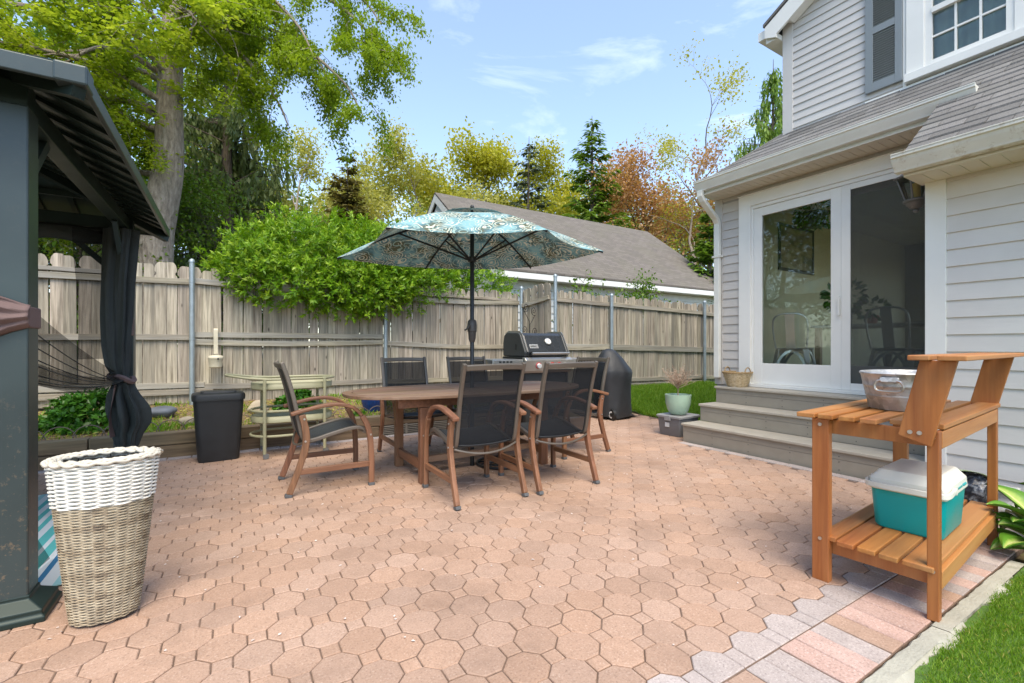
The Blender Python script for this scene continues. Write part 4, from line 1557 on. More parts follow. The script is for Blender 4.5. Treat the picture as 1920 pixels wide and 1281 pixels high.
for sx in (-1, 1):
    b = MB(); b.b2(sx * .62 - .014, sx * .62 + .014, -.315, .315, .612, .690)
    b.build('apron', M['eucalyptus'], tb, bevel=0.003)
    for sy in (-1, 1):
        b = MB(); b.b2(sx * .588 - .036, sx * .588 + .036, sy * .318 - .030, sy * .318 + .030, 0.0, .611)
        b.build('leg', M['eucalyptus_z'], tb, bevel=0.006)
    b = MB(); b.b2(sx * .588 - .018, sx * .588 + .018, -.287, .287, .10, .17)
    b.build('stretcher', M['eucalyptus'], tb, bevel=0.004)
b = MB(); b.b2(-.569, .569, -.13, -.08, .112, .16)
b.build('stretcher', M['table_slat'], tb, bevel=0.004)

# ------------------------------------------------------------------ umbrella
def umbrella_mat():
    m, n, l, out = nodes_of('umbrella_print')
    tc = n.new('ShaderNodeTexCoord')
    def V(scale, off):
        mp = n.new('ShaderNodeMapping')
        mp.inputs['Scale'].default_value = (scale, scale, scale)
        mp.inputs['Location'].default_value = off
        l.new(tc.outputs['Object'], mp.inputs['Vector'])
        return mp.outputs[0]
    # scrolls: rings round scattered centres, bent by noise
    nz = n.new('ShaderNodeTexNoise')
    nz.inputs['Scale'].default_value = 5
    l.new(tc.outputs['Object'], nz.inputs['Vector'])
    ad = n.new('ShaderNodeMixRGB')
    ad.inputs['Fac'].default_value = 0.10
    l.new(V(1, (0, 0, 0)), ad.inputs['Color1'])
    l.new(nz.outputs['Color'], ad.inputs['Color2'])
    vo = n.new('ShaderNodeTexVoronoi')
    vo.inputs['Scale'].default_value = 8.5
    l.new(ad.outputs[0], vo.inputs['Vector'])
    rings = _math(n, l, 'SINE', _math(n, l, 'MULTIPLY', vo.outputs['Distance'], 34.0))
    line = _ramp(n, l, rings, [(0.62, (0, 0, 0)), (0.74, (1, 1, 1))])
    gate = _noise(n, l, V(9, (3, 1, 2)), 1.0, 2)
    gate = _ramp(n, l, gate, [(0.44, (0, 0, 0)), (0.50, (1, 1, 1))])
    line = _mix(n, l, 1.0, line, gate, 'MULTIPLY')
    vo2 = n.new('ShaderNodeTexVoronoi')
    vo2.inputs['Scale'].default_value = 11
    l.new(ad.outputs[0], vo2.inputs['Vector'])
    r2 = _math(n, l, 'SINE', _math(n, l, 'MULTIPLY', vo2.outputs['Distance'], 22.0))
    l2 = _ramp(n, l, r2, [(0.70, (0, 0, 0)), (0.82, (1, 1, 1))])
    c = _ramp(n, l, _noise(n, l, V(5, (1, 5, 2)), 1.0, 3), [(0.38, (0.10, 0.11, 0.065)), (0.50, (0.09, 0.20, 0.23)), (0.62, (0.22, 0.42, 0.45))])
    c = _mix(n, l, l2, c, (0.30, 0.44, 0.40))
    c = _mix(n, l, line, c, (0.66, 0.64, 0.50))
    b = n.new('ShaderNodeBsdfPrincipled')
    b.inputs['Roughness'].default_value = 0.8
    l.new(c, b.inputs['Base Color'])
    t = n.new('ShaderNodeBsdfTranslucent')
    l.new(c, t.inputs['Color'])
    mx = n.new('ShaderNodeMixShader')
    mx.inputs['Fac'].default_value = 0.12
    l.new(b.outputs[0], mx.inputs[1])
    l.new(t.outputs[0], mx.inputs[2])
    l.new(mx.outputs[0], out.inputs['Surface'])
umbrella_mat()
plain('pole_dark', (0.028, 0.030, 0.032), 0.4, metal=0.4, var=0.1)
plain('crank_bronze', (0.075, 0.066, 0.060), 0.45, metal=0.2)
um = thing('patio_umbrella', 'teal scroll print patio umbrella on a dark crank pole', 'umbrella', (1.911, 3.84, 0))
CX, CY = 1.911, 3.84
tips = [(0.985, 3.40, 1.985), (2.045, 2.84, 1.985), (2.955, 3.21, 1.985), (2.86, 4.28, 1.985), (1.87, 4.93, 1.985), (0.905, 4.83, 1.985)]
tips = [Vector((x - CX, y - CY, z)) for x, y, z in tips]
apex = Vector((0, 0, 2.335))
def canopy_point(i, u, v):
    """i panel, u along the rim, v from top (0) to rim (1)"""
    a, b_ = tips[i], tips[(i + 1) % 6]
    def ribp(t):
        p = apex.lerp(t, v)
        p.z += 0.055 * math.sin(PI * v)
        return p
    p, q = ribp(a), ribp(b_)
    m_ = p.lerp(q, u)
    dip = 4 * u * (1 - u)
    m_.z -= 0.028 * dip * v * v
    m_ -= Vector((m_.x, m_.y, 0)) * (0.055 * dip * v * v)
    return m_
b = MB()
for i in range(6):
    rows = [[tuple(canopy_point(i, u, v)) for u in np.linspace(0, 1, 11)] for v in np.linspace(.17, 1, 16)]
    b.grid(rows)
canopy = b.build('canopy', M['umbrella_print'], um, smooth=True, sharp=60)
b = MB()
for i in range(6):
    rows = []
    for v in np.linspace(.01, .27, 7):
        row = []
        for u in np.linspace(0, 1, 11):
            p = canopy_point(i, u, v)
            p.z += 0.028 + .012 * (4 * u * (1 - u)) * (v / .27)
            row.append(tuple(p))
        rows.append(row)
    b.grid(rows)
b.build('vent_cap', M['umbrella_print'], um, smooth=True, sharp=60)
b = MB(); b.lathe([(0.019, 0.0), (0.019, 2.30), (0.012, 2.31), (0.012, 2.385), (0.02, 2.392), (0.012, 2.41)], 14)
b.build('pole', M['pole_dark'], um, smooth=True)
b = MB(); b.lathe([(0.022, 1.14), (0.033, 1.17), (0.038, 1.235), (0.043, 1.24), (0.045, 1.30), (0.040, 1.335), (0.028, 1.35)], 16)
ck = b.build('crank_housing', M['crank_bronze'], um, smooth=True)
b = MB(); b.tube(bez([(-.03, -.02, 1.29), (-.055, -.035, 1.285), (-.075, -.045, 1.26), (-.10, -.055, 1.25)], 4), [0.012] * 6 + [0.008] * 7, 8)
b.build('crank_handle', M['crank_bronze'], ck, smooth=True)
b = MB(); b.lathe([(0.03, 1.88), (0.04, 1.885), (0.04, 1.925), (0.028, 1.935)], 14)
b.build('hub', M['pole_dark'], um, smooth=True)
b = MB(); b.lathe([(0.03, 2.23), (0.04, 2.24), (0.04, 2.275), (0.028, 2.285)], 14)
b.build('hub', M['pole_dark'], um, smooth=True)
for i in range(6):
    pts = [canopy_point(i, 0, v) - Vector((0, 0, .014)) for v in np.linspace(.06, .995, 9)]
    b = MB(); b.tube(pts, 0.0095, 6)
    rb_ = b.build('rib', M['pole_dark'], um, smooth=True)
    d = Vector((tips[i].x, tips[i].y, 0)).normalized() * .035
    b = MB(); b.tube([d + Vector((0, 0, 1.905)), pts[4]], 0.009, 6)
    b.build('strut', M['pole_dark'], rb_, smooth=True)
# loose cast base beside the pole
ub = thing('umbrella_base', 'round black cast openwork umbrella base lying under the table', 'umbrella base', (2.165, 3.745, 0))
b = MB()
for r0 in (.225, .15, .07):
    b.tube([(r0 * math.cos(a), r0 * math.sin(a), .018 + .012 * (1 - r0 / .225)) for a in np.linspace(0, 2 * PI, 37)[:-1]], 0.012 if r0 > .2 else .009, 6, closed=True)
b.build('rings', M['pole_dark'], ub, smooth=True)
for k in range(12):
    a = k * PI / 6
    b = MB(); b.tube([(r0 * math.cos(a + q), r0 * math.sin(a + q), .02 + .012 * (1 - r0 / .225)) for r0, q in ((.225, .1), (.19, -.08), (.15, .05), (.11, .15), (.07, 0), (.03, 0))], 0.0075, 6)
    b.build('scroll', M['pole_dark'], ub, smooth=True)
b = MB(); b.lathe([(.05, .005), (.05, .04), (.033, .055), (.033, .10), (.026, .10), (.026, .05)], 16, cap1=False)
b.build('socket', M['pole_dark'], ub, smooth=True)

# ------------------------------------------------------------------ gas grill
plain('enamel_black', (0.028, 0.032, 0.036), 0.28, var=0.08)
plain('stainless', (0.46, 0.45, 0.42), 0.34, metal=0.75, var=0.08, scale=4)
plain('lid_side', (0.05, 0.055, 0.058), 0.45, metal=0.2, var=0.1)
plain('grill_red', (0.55, 0.02, 0.02), 0.3)  # even red colour of the knobs and the dial needle
plain('white_print', (0.72, 0.72, 0.70), 0.5)
gr = thing('gas_grill', 'black and stainless gas grill with a closed lid and red-ringed knobs', 'grill', (3.42, 5.02, 0))
b = MB()
lid_prof = [(-.27, .975), (-.285, 1.03), (-.17, 1.245), (-.13, 1.275), (.14, 1.285), (.22, 1.25), (.25, 1.15), (.25, .975)]
def lidx(x0, x1, sc=1.0):
    q = MB()
    q.extrude([(y * sc + 0, .975 + (z - .975) * sc) for y, z in lid_prof], lambda y, z: (x0, y, z), lambda y, z: (x1, y, z))
    return q
lidx(-.295, .295, .985).build('lid', M['enamel_black'], gr, bevel=0.012)
for s in (-1, 1):
    lidx(s * .296, s * .345, 1.0).build('lid_end', M['lid_side'], gr, bevel=0.014)
    b = MB()
    for (y0, z0), (y1, z1) in zip(lid_prof[1:5], lid_prof[2:6]):
        b.bar((s * .318, y0 * 1.012, .975 + (z0 - .975) * 1.012), (s * .318, y1 * 1.012, .975 + (z1 - .975) * 1.012), .034, .008, (1, 0, 0.01))
    b.build('lid_trim', M['stainless'], gr)
b = MB(); b.b2(-.3475, -.3455, -.09, -.06, 1.06, 1.13)
b.build('lid_slot', M['near_black'], gr)
b = MB(); b.tube([(-.27, -.335, 1.015), (.30, -.335, 1.015)], .016, 10)
hd = b.build('lid_handle', M['stainless'], gr, smooth=True)
for x in (-.25, .28):
    b = MB(); b.bar((x, -.33, 1.015), (x, -.272, 1.01), .035, .035)
    b.build('bracket', M['near_black'], hd)
nrm = Vector((0, -(1.245 - 1.03), -(-.285 + .17))).normalized()
nrm = Vector((0, -.88, .47))
def on_lid(x, t, d=.0):
    p = Vector((x, -.285 * .985 + (.115 * .985) * t, 1.0292 + (.2118) * t))
    return p + nrm * d
rotl = nrm.to_track_quat('Z', 'Y').to_matrix()
b = MB(); b.lathe([(.048, 0), (.048, .014), (.040, .020), (.040, .016), (0.002, .016)], 24, cap1=False)
b.v = [tuple(rotl @ Vector(v) + on_lid(.05, .62, .002)) for v in b.v]
gg = b.build('thermometer', M['stainless'], gr, smooth=True)
b = MB(); b.lathe([(.038, .0165), (.038, .0185)], 20)
b.v = [tuple(rotl @ Vector(v) + on_lid(.05, .62, .002)) for v in b.v]
b.build('dial', M['white_print'], gg)
b = MB(); b.box(on_lid(.05, .62, .0215), (.004, .05, .002), rotl @ Euler((0, 0, R(-50))).to_matrix())
b.build('needle', M['grill_red'], gg)
b = MB(); b.box(on_lid(-.185, .34, .004), (.125, .052, .004), rotl)
nm = b.build('name_plate', M['white_print'], gr, bevel=.001)
b = MB(); b.box(on_lid(-.185, .34, .0068), (.117, .044, .002), rotl)
b.build('plate_field', M['stainless'], nm)
def text_mesh(txt, size, depth, mat, parent, matrix, name='lettering'):
    cu_ = bpy.data.curves.new(name, 'FONT')
    cu_.body = txt
    cu_.size = size
    cu_.extrude = depth
    cu_.align_x = 'CENTER'
    cu_.align_y = 'CENTER'
    o = bpy.data.objects.new(name, cu_)
    COL.objects.link(o)
    dg = bpy.context.evaluated_depsgraph_get()
    me = bpy.data.meshes.new_from_object(o.evaluated_get(dg))
    bpy.data.objects.remove(o)
    bpy.data.curves.remove(cu_)
    me.transform(matrix)
    me.materials.clear()
    me.materials.append(mat)
    ob = bpy.data.objects.new(name, me)
    COL.objects.link(ob)
    ob.parent = parent
    return ob
Mx = Matrix.Translation(on_lid(-.197, .34, .0085)) @ (Matrix((Vector((1, 0, 0)), nrm.cross(Vector((1, 0, 0))).normalized(), nrm)).transposed()).to_4x4()
text_mesh('weber', .036, .0008, M['near_black'], nm, Mx)
# control panel, shelves, cabinet
b = MB(); b.extrude([(-.31, .80), (-.335, .93), (-.30, .965), (-.20, .968), (-.20, .78), (-.28, .77)], lambda y, z: (-.36, y, z), lambda y, z: (.36, y, z))
b.build('control_panel', M['stainless'], gr, bevel=.008)
for i, x in enumerate((-.17, .04, .15, .26)):
    d = Vector((0, -1, -.19)).normalized()
    rk = d.to_track_quat('Z', 'Y').to_matrix()
    c0 = Vector((x, -.3225, .865))
    b = MB(); b.lathe([(.040, 0), (.040, .006)], 20)
    b.v = [tuple(rk @ Vector(v) + c0) for v in b.v]
    kb = b.build('knob', M['grill_red'] if i != 3 else M['stainless'], gr, smooth=True)
    b = MB(); b.lathe([(.031, .006), (.030, .034), (.025, .038)], 18)
    b.v = [tuple(rk @ Vector(v) + c0) for v in b.v]
    b.build('grip', M['grill_red'] if i == 2 else M['white_print'], kb, smooth=True)
for s in (-1, 1):
    b = MB(); b.b2(s * .365, s * .80, -.29, .20, .885, .945)
    sh_ = b.build('side_shelf', M['stainless'], gr, bevel=.012)
    for k in range(4):
        b = MB(); b.b2(s * .62 - .09 + k * .05, s * .62 - .06 + k * .05, -.2925, -.2895, .905, .925)
        b.build('tool_hook', M['near_black'], sh_)
b = MB(); b.b2(-.36, .36, -.26, .24, .78, .972)
b.build('firebox', M['near_black'], gr, bevel=.01)
for s in (-1, 1):
    b = MB(); b.b2(s * .33 - .02, s * .33 + .02, -.25, .24, .05, .779)
    b.build('cabinet_side', M['near_black'], gr, bevel=.004)
b = MB(); b.b2(-.309, .309, -.24, .235, .06, .77)
b.build('cabinet', M['lid_side'], gr, bevel=.004)
for s in (-1, 1):
    for yy in (-.2, .2):
        b = MB(); b.tube([(s * .335 - .015, yy, .026), (s * .335 + .015, yy, .026)], .026, 12)
        b.build('caster', M['near_black'], gr, smooth=True)

# covered kettle grill by the fence
plain('cover_black', (0.026, 0.028, 0.031), 0.55, var=0.2, bump=0.5, bscale=12)
cg = thing('covered_grill', 'kettle grill hidden under a fitted black cover near the lawn', 'grill', (5.06, 5.30, 0))
b = MB()
rows = []
for z, r0 in ((.035, .275), (.10, .28), (.25, .275), (.45, .27), (.62, .285), (.70, .295), (.745, .285), (.83, .235), (.92, .185), (.99, .135), (1.04, .095), (1.065, .03), (1.068, .001)):
    row = []
    for j in range(61):
        a = 2 * PI * j / 60
        f = 1 + (.022 * math.sin(5 * a + z * 3) + .018 * math.sin(9 * a - z * 5 + 1)) * (1.2 - z * .6)
        row.append((r0 * f * 1.08 * math.cos(a) - .08 * max(0, z - .72) / .35, r0 * f * math.sin(a), z + (.01 * math.sin(4 * a) if z < .05 else 0)))
    rows.append(row)
b.grid(rows)
b.build('cover', M['cover_black'], cg, smooth=True, sharp=80)
for (x, y) in ((-.21, -.22),):
    b = MB(); b.tube([(x - .02, y - .0, .085), (x + .022, y - .012, .085)], .083, 20)
    wh = b.build('wheel', M['near_black'], cg, smooth=True)
    b = MB(); b.tube([(x - .024, y, .085), (x - .02, y, .085)], .052, 16)
    b.build('rim', M['white_print'], wh, smooth=True)
    b = MB(); b.tube([(x - .028, y, .085), (x - .0242, y, .085)], .03, 14)
    b.build('hub', M['near_black'], wh, smooth=True)
b = MB()
b.grid([[(.24 + .16 * s, -.10 - .02 * math.sin(t * 7) + .12 * t, .02 + .05 * (1 - s) * (0.6 + .4 * math.sin(t * 5))) for t in np.linspace(-.6, .6, 8)] for s in np.linspace(0, 1, 6)])
b.build('cover_hem', M['cover_black'], cg, smooth=True, solid=.006)

# ------------------------------------------------------------------ bin, bar cart, hamper, pots
plain('bin_plastic', (0.018, 0.020, 0.022), 0.5, var=0.25, scale=8, dirt=((0.13, 0.13, 0.12), 0.66, 14))
tc_ = thing('trash_can', 'black plastic swing-lid bin standing against the bed edging', 'bin', (-0.10, 5.36, 0), R(4))
def rrect(hx, hy, r, n=5):
    out = []
    for cx_, cy_, a0 in ((hx - r, hy - r, 0), (-hx + r, hy - r, 90), (-hx + r, -hy + r, 180), (hx - r, -hy + r, 270)):
        for k in range(n + 1):
            a = R(a0 + 90 * k / n)
            out.append((cx_ + r * math.cos(a), cy_ + r * math.sin(a)))
    return out
def loft(mb, secs, cap0=True, cap1=True):
    n = len(secs[0])
    vs = [p for s in secs for p in s]
    fs = [(i * n + j, i * n + (j + 1) % n, (i + 1) * n + (j + 1) % n, (i + 1) * n + j) for i in range(len(secs) - 1) for j in range(n)]
    if cap0:
        fs.append(tuple(range(n - 1, -1, -1)))
    if cap1:
        fs.append(tuple((len(secs) - 1) * n + j for j in range(n)))
    mb.add(vs, fs)
    return mb
def sec(hx, hy, r, z):
    return [(x, y, z) for x, y in rrect(hx, hy, r)]
b = loft(MB(), [sec(.165, .115, .045, 0), sec(.172, .12, .05, .02), sec(.208, .148, .05, .60)])
b.build('body', M['bin_plastic'], tc_, smooth=True, sharp=50)
b = loft(MB(), [sec(.218, .158, .055, .585), sec(.220, .160, .055, .625), sec(.212, .152, .05, .645), sec(.17, .11, .04, .655)])
ld = b.build('lid', M['bin_plastic'], tc_, smooth=True, sharp=40)
b = loft(MB(), [sec(.15, .10, .03, .6555), sec(.146, .096, .03, .668)])
b.build('flap', M['bin_plastic'], ld, smooth=True, sharp=40)

plain('cart_green', (0.33, 0.32, 0.20), 0.45, var=0.08, scale=6)
plain('caster_grey', (0.14, 0.14, 0.14), 0.6)
bc = thing('bar_cart', 'sage green tubular metal bar cart with two trays, beside the bin', 'cart', (0.56, 5.33, 0))
def pill(hx, hy, z, n=10):
    r = hy
    out = []
    for cx_, a0 in ((hx - r, -90), (-hx + r, 90)):
        for k in range(n + 1):
            a = R(a0 + 180 * k / n)
            out.append((cx_ + r * math.cos(a), r * math.sin(a), z))
    return out
for z, hx in ((.775, .40), (.46, .39), (.215, .39)):
    b = MB(); b.tube(pill(hx, .235, z), .0125, 8, closed=True)
    b.build('rail', M['cart_green'], bc, smooth=True)
for z in (.665, .335):
    b = loft(MB(), [[(x * .97, y * .93, z) for x, y, _ in pill(.385, .225, 0)], [(x, y, z + .012) for x, y, _ in pill(.385, .225, 0)], [(x, y, z + .072) for x, y, _ in pill(.385, .225, 0)]], cap1=False)
    tr_ = b.build('tray', M['cart_green'], bc, smooth=True, sharp=40, solid=.003)
for sx in (-1, 1):
    for sy in (-1, 1):
        b = MB(); b.tube([(sx * .275, sy * .236, .05), (sx * .275, sy * .236, .775)], .016, 10)
        lg = b.build('leg', M['cart_green'], bc, smooth=True)
        b = MB(); b.tube([(sx * .275 + .012, sy * .236 - .013, .028), (sx * .275 + .012, sy * .236 + .013, .028)], .028, 14)
        b.build('caster', M['caster_grey'], lg, smooth=True)
b = MB(); b.tube(bez([(-.22, -.236, .775), (-.40, -.20, .79), (-.56, -.13, .815), (-.60, 0, .82), (-.56, .13, .815), (-.40, .20, .79), (-.22, .236, .775)], 5), .0125, 8)
b.build('push_handle', M['cart_green'], bc, smooth=True)

# woven hamper
def weave_mat(name, base, dark, light, sc):
    m, n, l, out = nodes_of(name)
    a = n.new('ShaderNodeAttribute')
    a.attribute_name = 'tint'
    f = _noise(n, l, _coords(n, l, (1, 1, 1)), sc, 3)
    c = _ramp(n, l, a.outputs['Fac'], [(0.0, dark), (0.45, base), (1.0, light)])
    c = _mix(n, l, _ramp(n, l, f, [(0.4, (0, 0, 0)), (0.75, (.6, .6, .6))]), c, dark)
    _bsdf(n, l, out, c, 0.6, 0)
weave_mat('wicker_brown', (0.41, 0.325, 0.21), (0.13, 0.09, 0.055), (0.55, 0.49, 0.36), 26)
weave_mat('wicker_white', (0.76, 0.74, 0.66), (0.58, 0.54, 0.45), (0.84, 0.82, 0.76), 40)
weave_mat('wicker_straw', (0.62, 0.48, 0.28), (0.36, 0.24, 0.11), (0.74, 0.62, 0.42), 40)
hm = thing('wicker_hamper', 'tall oval wicker hamper with a white woven band at its top', 'hamper', (-0.435, 2.47, 0.0), R(0))
HH = 0.655
def hax(z):
    t = z / HH
    return (0.104 + .068 * t ** .9, 0.082 + .044 * t)
def weave(mb, tint, z0, z1, rows, nst, amp, r, rr, pat):
    n = nst * 4
    for i in range(rows):
        z = z0 + (z1 - z0) * (i + .5) / rows
        ax, ay = hax(z)
        pts = []
        for j in range(n):
            a = 2 * PI * j / n
            w_ = amp * math.cos(nst / 2 * a * 2 / 1 + (PI if i % 2 else 0)) if False else amp * math.sin(2 * PI * j / 8 + (PI if i % 2 else 0))
            pts.append(((ax + w_) * math.cos(a), (ay + w_) * math.sin(a), z + rr.uniform(-.0006, .0006)))
        k0 = len(mb.f)
        mb.tube(pts, r, 4, closed=True)
        for f_ in range(len(mb.f) - k0):
            j = f_ // 4
            tint.append(min(1, max(0, pat(i, j / n) + rr.uniform(-.1, .1))))
rh = random.Random(2)
b, tn = MB(), []
def plaid(i, u):
    return 0.60 - (0.22 if (i % 17) < 4 else 0) - (0.25 if (u * 22) % 4 < 1.1 and (i // 6) % 2 else 0)
weave(b, tn, .012, .475, 84, 26, .0026, .0031, rh, plaid)
o = b.build('woven_body', M['wicker_brown'], hm, smooth=True, sharp=80)
o.data.attributes.new('tint', 'FLOAT', 'FACE').data.foreach_set('value', tn)
b, tn = MB(), []
weave(b, tn, .475, .640, 22, 20, .0052, .0047, rh, lambda i, u: .6)
o = b.build('white_band', M['wicker_white'], hm, smooth=True, sharp=80)
o.data.attributes.new('tint', 'FLOAT', 'FACE').data.foreach_set('value', tn)
b = MB()
for q in range(5):
    ax, ay = hax(.648)
    k = .008 - .009 * q
    n_ = 120
    b.tube([((ax + k + .004 * math.sin(j * 2 * PI / 6 + q * 2)) * math.cos(2 * PI * j / n_), (ay + k + .004 * math.sin(j * 2 * PI / 6 + q * 2)) * math.sin(2 * PI * j / n_), .650 + .006 * math.sin(PI * q / 4) + .004 * math.cos(j * 2 * PI / 6 + q * 2)) for j in range(n_)], .0075, 5, closed=True)
b.build('braided_rim', M['wicker_white'], hm, smooth=True, sharp=80)
b = MB()
n_ = 40
loft(b, [[(hax(z)[0] * .955 * math.cos(2 * PI * j / n_), hax(z)[1] * .94 * math.sin(2 * PI * j / n_), z) for j in range(n_)] for z in (.02, .2, .4, .63)], cap1=False)
b.build('liner', M['wicker_brown'], hm, smooth=True)
b = MB()
ax, ay = hax(.6)
b.tube([((ax - .035) * math.cos(2 * PI * j / 40), (ay - .03) * math.sin(2 * PI * j / 40), .618) for j in range(40)], .003, 5, closed=True)
for j in range(0, 40, 5):
    a = 2 * PI * j / 40
    b.tube([((ax - .035) * math.cos(a), (ay - .03) * math.sin(a), .600), ((ax - .032) * math.cos(a), (ay - .027) * math.sin(a), .645)], .003, 5)
b.build('wire_frame', M['near_black'], hm)

# glazed pots, bin with planter
plain('blue_glaze', (0.015, 0.05, 0.20), 0.12, var=0.3, scale=20)
plain('celadon', (0.36, 0.50, 0.38), 0.3, var=0.08, scale=8)
plain('bin_grey', (0.155, 0.155, 0.16), 0.5, var=0.08, scale=6)
plain('bin_lid_grey', (0.27, 0.265, 0.26), 0.5, var=0.08)
plain('potting_soil', (0.05, 0.035, 0.022), 0.95, bump=.8)
plain('dry_stalk', (0.38, 0.27, 0.19), 0.8, var=0.2)
plain('label_white', (0.6, 0.6, 0.58), 0.5)
bp = thing('glazed_pot', 'deep blue ribbed glazed pot standing in the planting bed', 'pot', (1.62, 6.25, 0.228))
b = MB()
pp = [(.085, 0), (.10, .01)]
for k in range(1, 15):
    z = .02 + k * .014
    pp += [(.10 + .045 * math.sin(k / 16 * 1.9) + (.004 if k % 2 else -.002), z)]
pp += [(.152, .232), (.155, .245), (.140, .248), (.132, .235), (.128, .20)]
b.lathe(pp, 32, cap1=False)
b.build('pot', M['blue_glaze'], bp, smooth=True, sharp=70)
b = MB(); b.lathe([(.129, .205), (.10, .212), (.002, .214)], 24)
b.build('soil', M['potting_soil'], bp)
sb = thing('storage_bin', 'grey lidded plastic storage bin used as a plant stand by the steps', 'storage bin', (4.80, 3.86, 0), R(3))
b = loft(MB(), [sec(.17, .145, .02, 0), sec(.175, .15, .025, .01), sec(.195, .168, .025, .23)])
b.build('body', M['bin_grey'], sb, smooth=True, sharp=45)
b = loft(MB(), [sec(.208, .180, .03, .222), sec(.210, .182, .03, .244), sec(.198, .17, .03, .252), sec(.18, .152, .03, .246)])
b.build('lid', M['bin_lid_grey'], sb, smooth=True, sharp=45)
b = MB(); b.b2(-.222, -.20, -.04, .04, .19, .25)
b.build('clip', M['bin_lid_grey'], sb, bevel=.004)
b = MB(); b.b2(-.1995, -.192, -.015, .045, .11, .165)
lb = b.build('sticker', M['label_white'], sb)
gp = thing('planter', 'pale green glazed planter with a dead twiggy plant, on the storage bin', 'planter', (4.80, 3.86, 0.2535))
b = MB(); b.lathe([(.085, 0), (.10, .008), (.128, .06), (.150, .14), (.155, .215), (.158, .245), (.146, .247), (.142, .22)], 32, cap1=False)
b.build('pot', M['celadon'], gp, smooth=True, sharp=60)
b = MB(); b.lathe([(.143, .215), (.07, .222), (.002, .224)], 24)
b.build('soil', M['potting_soil'], gp)
b = MB()
rp_ = random.Random(4)
b.tube([(0, 0, .2), (.004, .003, .30), (-.003, .0, .36)], [.008, .006, .005], 5)
for k in range(95):
    a, e = rp_.uniform(0, 6.28), rp_.uniform(.15, 1.45)
    L_ = rp_.uniform(.12, .27)
    d = Vector((math.cos(a) * math.cos(e), math.sin(a) * math.cos(e), math.sin(e) * 1.1))
    p0 = Vector((0, 0, .31 + rp_.uniform(0, .07)))
    pts = [p0, p0 + d * L_ * .5 + Vector((0, 0, .01)), p0 + d * L_ + Vector((0, 0, .03))]
    b.tube(pts, [.0024, .0018, .001], 3)
    for q in range(5):
        c0 = pts[1].lerp(pts[2], rp_.uniform(0, 1))
        dd = Vector((rp_.uniform(-1, 1), rp_.uniform(-1, 1), rp_.uniform(-.2, 1))).normalized()
        b.tube([c0, c0 + dd * rp_.uniform(.015, .035)], [.0024, .0012], 3)
b.build('dead_plant', M['dry_stalk'], gp)

# straw basket on the landing
sbk = thing('straw_basket', 'small straw basket with two loop handles on the top step', 'basket', (5.26, 3.36, LZ + .001))
def bax(z):
    return .105 + .055 * (z / .17)
b, tn = MB(), []
for i in range(19):
    z = .006 + i * .0087
    n_ = 64
    pts = [((bax(z) + .004 * math.sin(2 * PI * j / 8 + (PI if i % 2 else 0))) * 1.12 * math.cos(2 * PI * j / n_), (bax(z) + .004 * math.sin(2 * PI * j / 8 + (PI if i % 2 else 0))) * .95 * math.sin(2 * PI * j / n_), z) for j in range(n_)]
    b.tube(pts, .0052, 4, closed=True)
    tn += [min(1, max(0, .5 + rh.uniform(-.25, .25))) for _ in range(n_ * 4)]
o = b.build('woven_body', M['wicker_straw'], sbk, smooth=True, sharp=80)
o.data.attributes.new('tint', 'FLOAT', 'FACE').data.foreach_set('value', tn)
b = MB()
for q in range(3):
    b.tube([((bax(.17) + .006 * math.cos(j * .7 + q * 2.1)) * 1.13 * math.cos(2 * PI * j / 72), (bax(.17) + .006 * math.cos(j * .7 + q * 2.1)) * .96 * math.sin(2 * PI * j / 72), .172 + .006 * math.sin(j * .7 + q * 2.1)) for j in range(72)], .006, 5, closed=True)
b.build('rim', M['wicker_straw'], sbk, smooth=True)
b = loft(MB(), [[(bax(z) * 1.06 * math.cos(2 * PI * j / 32), bax(z) * .9 * math.sin(2 * PI * j / 32), z) for j in range(32)] for z in (.004, .08, .165)], cap1=False)
b.build('lining', M['wicker_straw'], sbk, smooth=True)
for s in (-1, 1):
    b = MB(); b.tube([(s * .02 + .0 + .055 * math.cos(a), s * .145, .17 + .062 * math.sin(a)) for a in np.linspace(0, PI, 15)], .007, 6)
    b.v = [(x, y, z) for x, y, z in b.v]
    b.build('handle', M['wicker_straw'], sbk, smooth=True)

# scoop hanging on the fence
plain('cream_plastic', (0.60, 0.55, 0.42), 0.5, var=0.12, dirt=((0.3, 0.27, 0.2), .6, 30))
sc_ = thing('hanging_feeder', 'cream plastic cup hanging from the fence rail by a flat strap', 'feeder', (-0.17, 7.50, 0.0))
b = MB(); b.strip(bez([(0, .06, 1.335), (0, .02, 1.345), (0, -.02, 1.335), (0, -.03, 1.28), (0, -.03, 1.0)], 5), .05, .008, (1, 0, 0))
b.build('strap', M['cream_plastic'], sc_, bevel=.002)
b = MB(); b.lathe([(.055, .815), (.075, .825), (.085, .93), (.092, .94), (.092, .955), (.08, .975), (.03, .985)], 24, (0, -.07, 0))
b.build('cup', M['cream_plastic'], sc_, smooth=True, sharp=50)
b = MB(); b.tube([(.03, -.155, .935), (.03, -.162, .935)], .012, 10)
b.build('spout', M['near_black'], sc_)

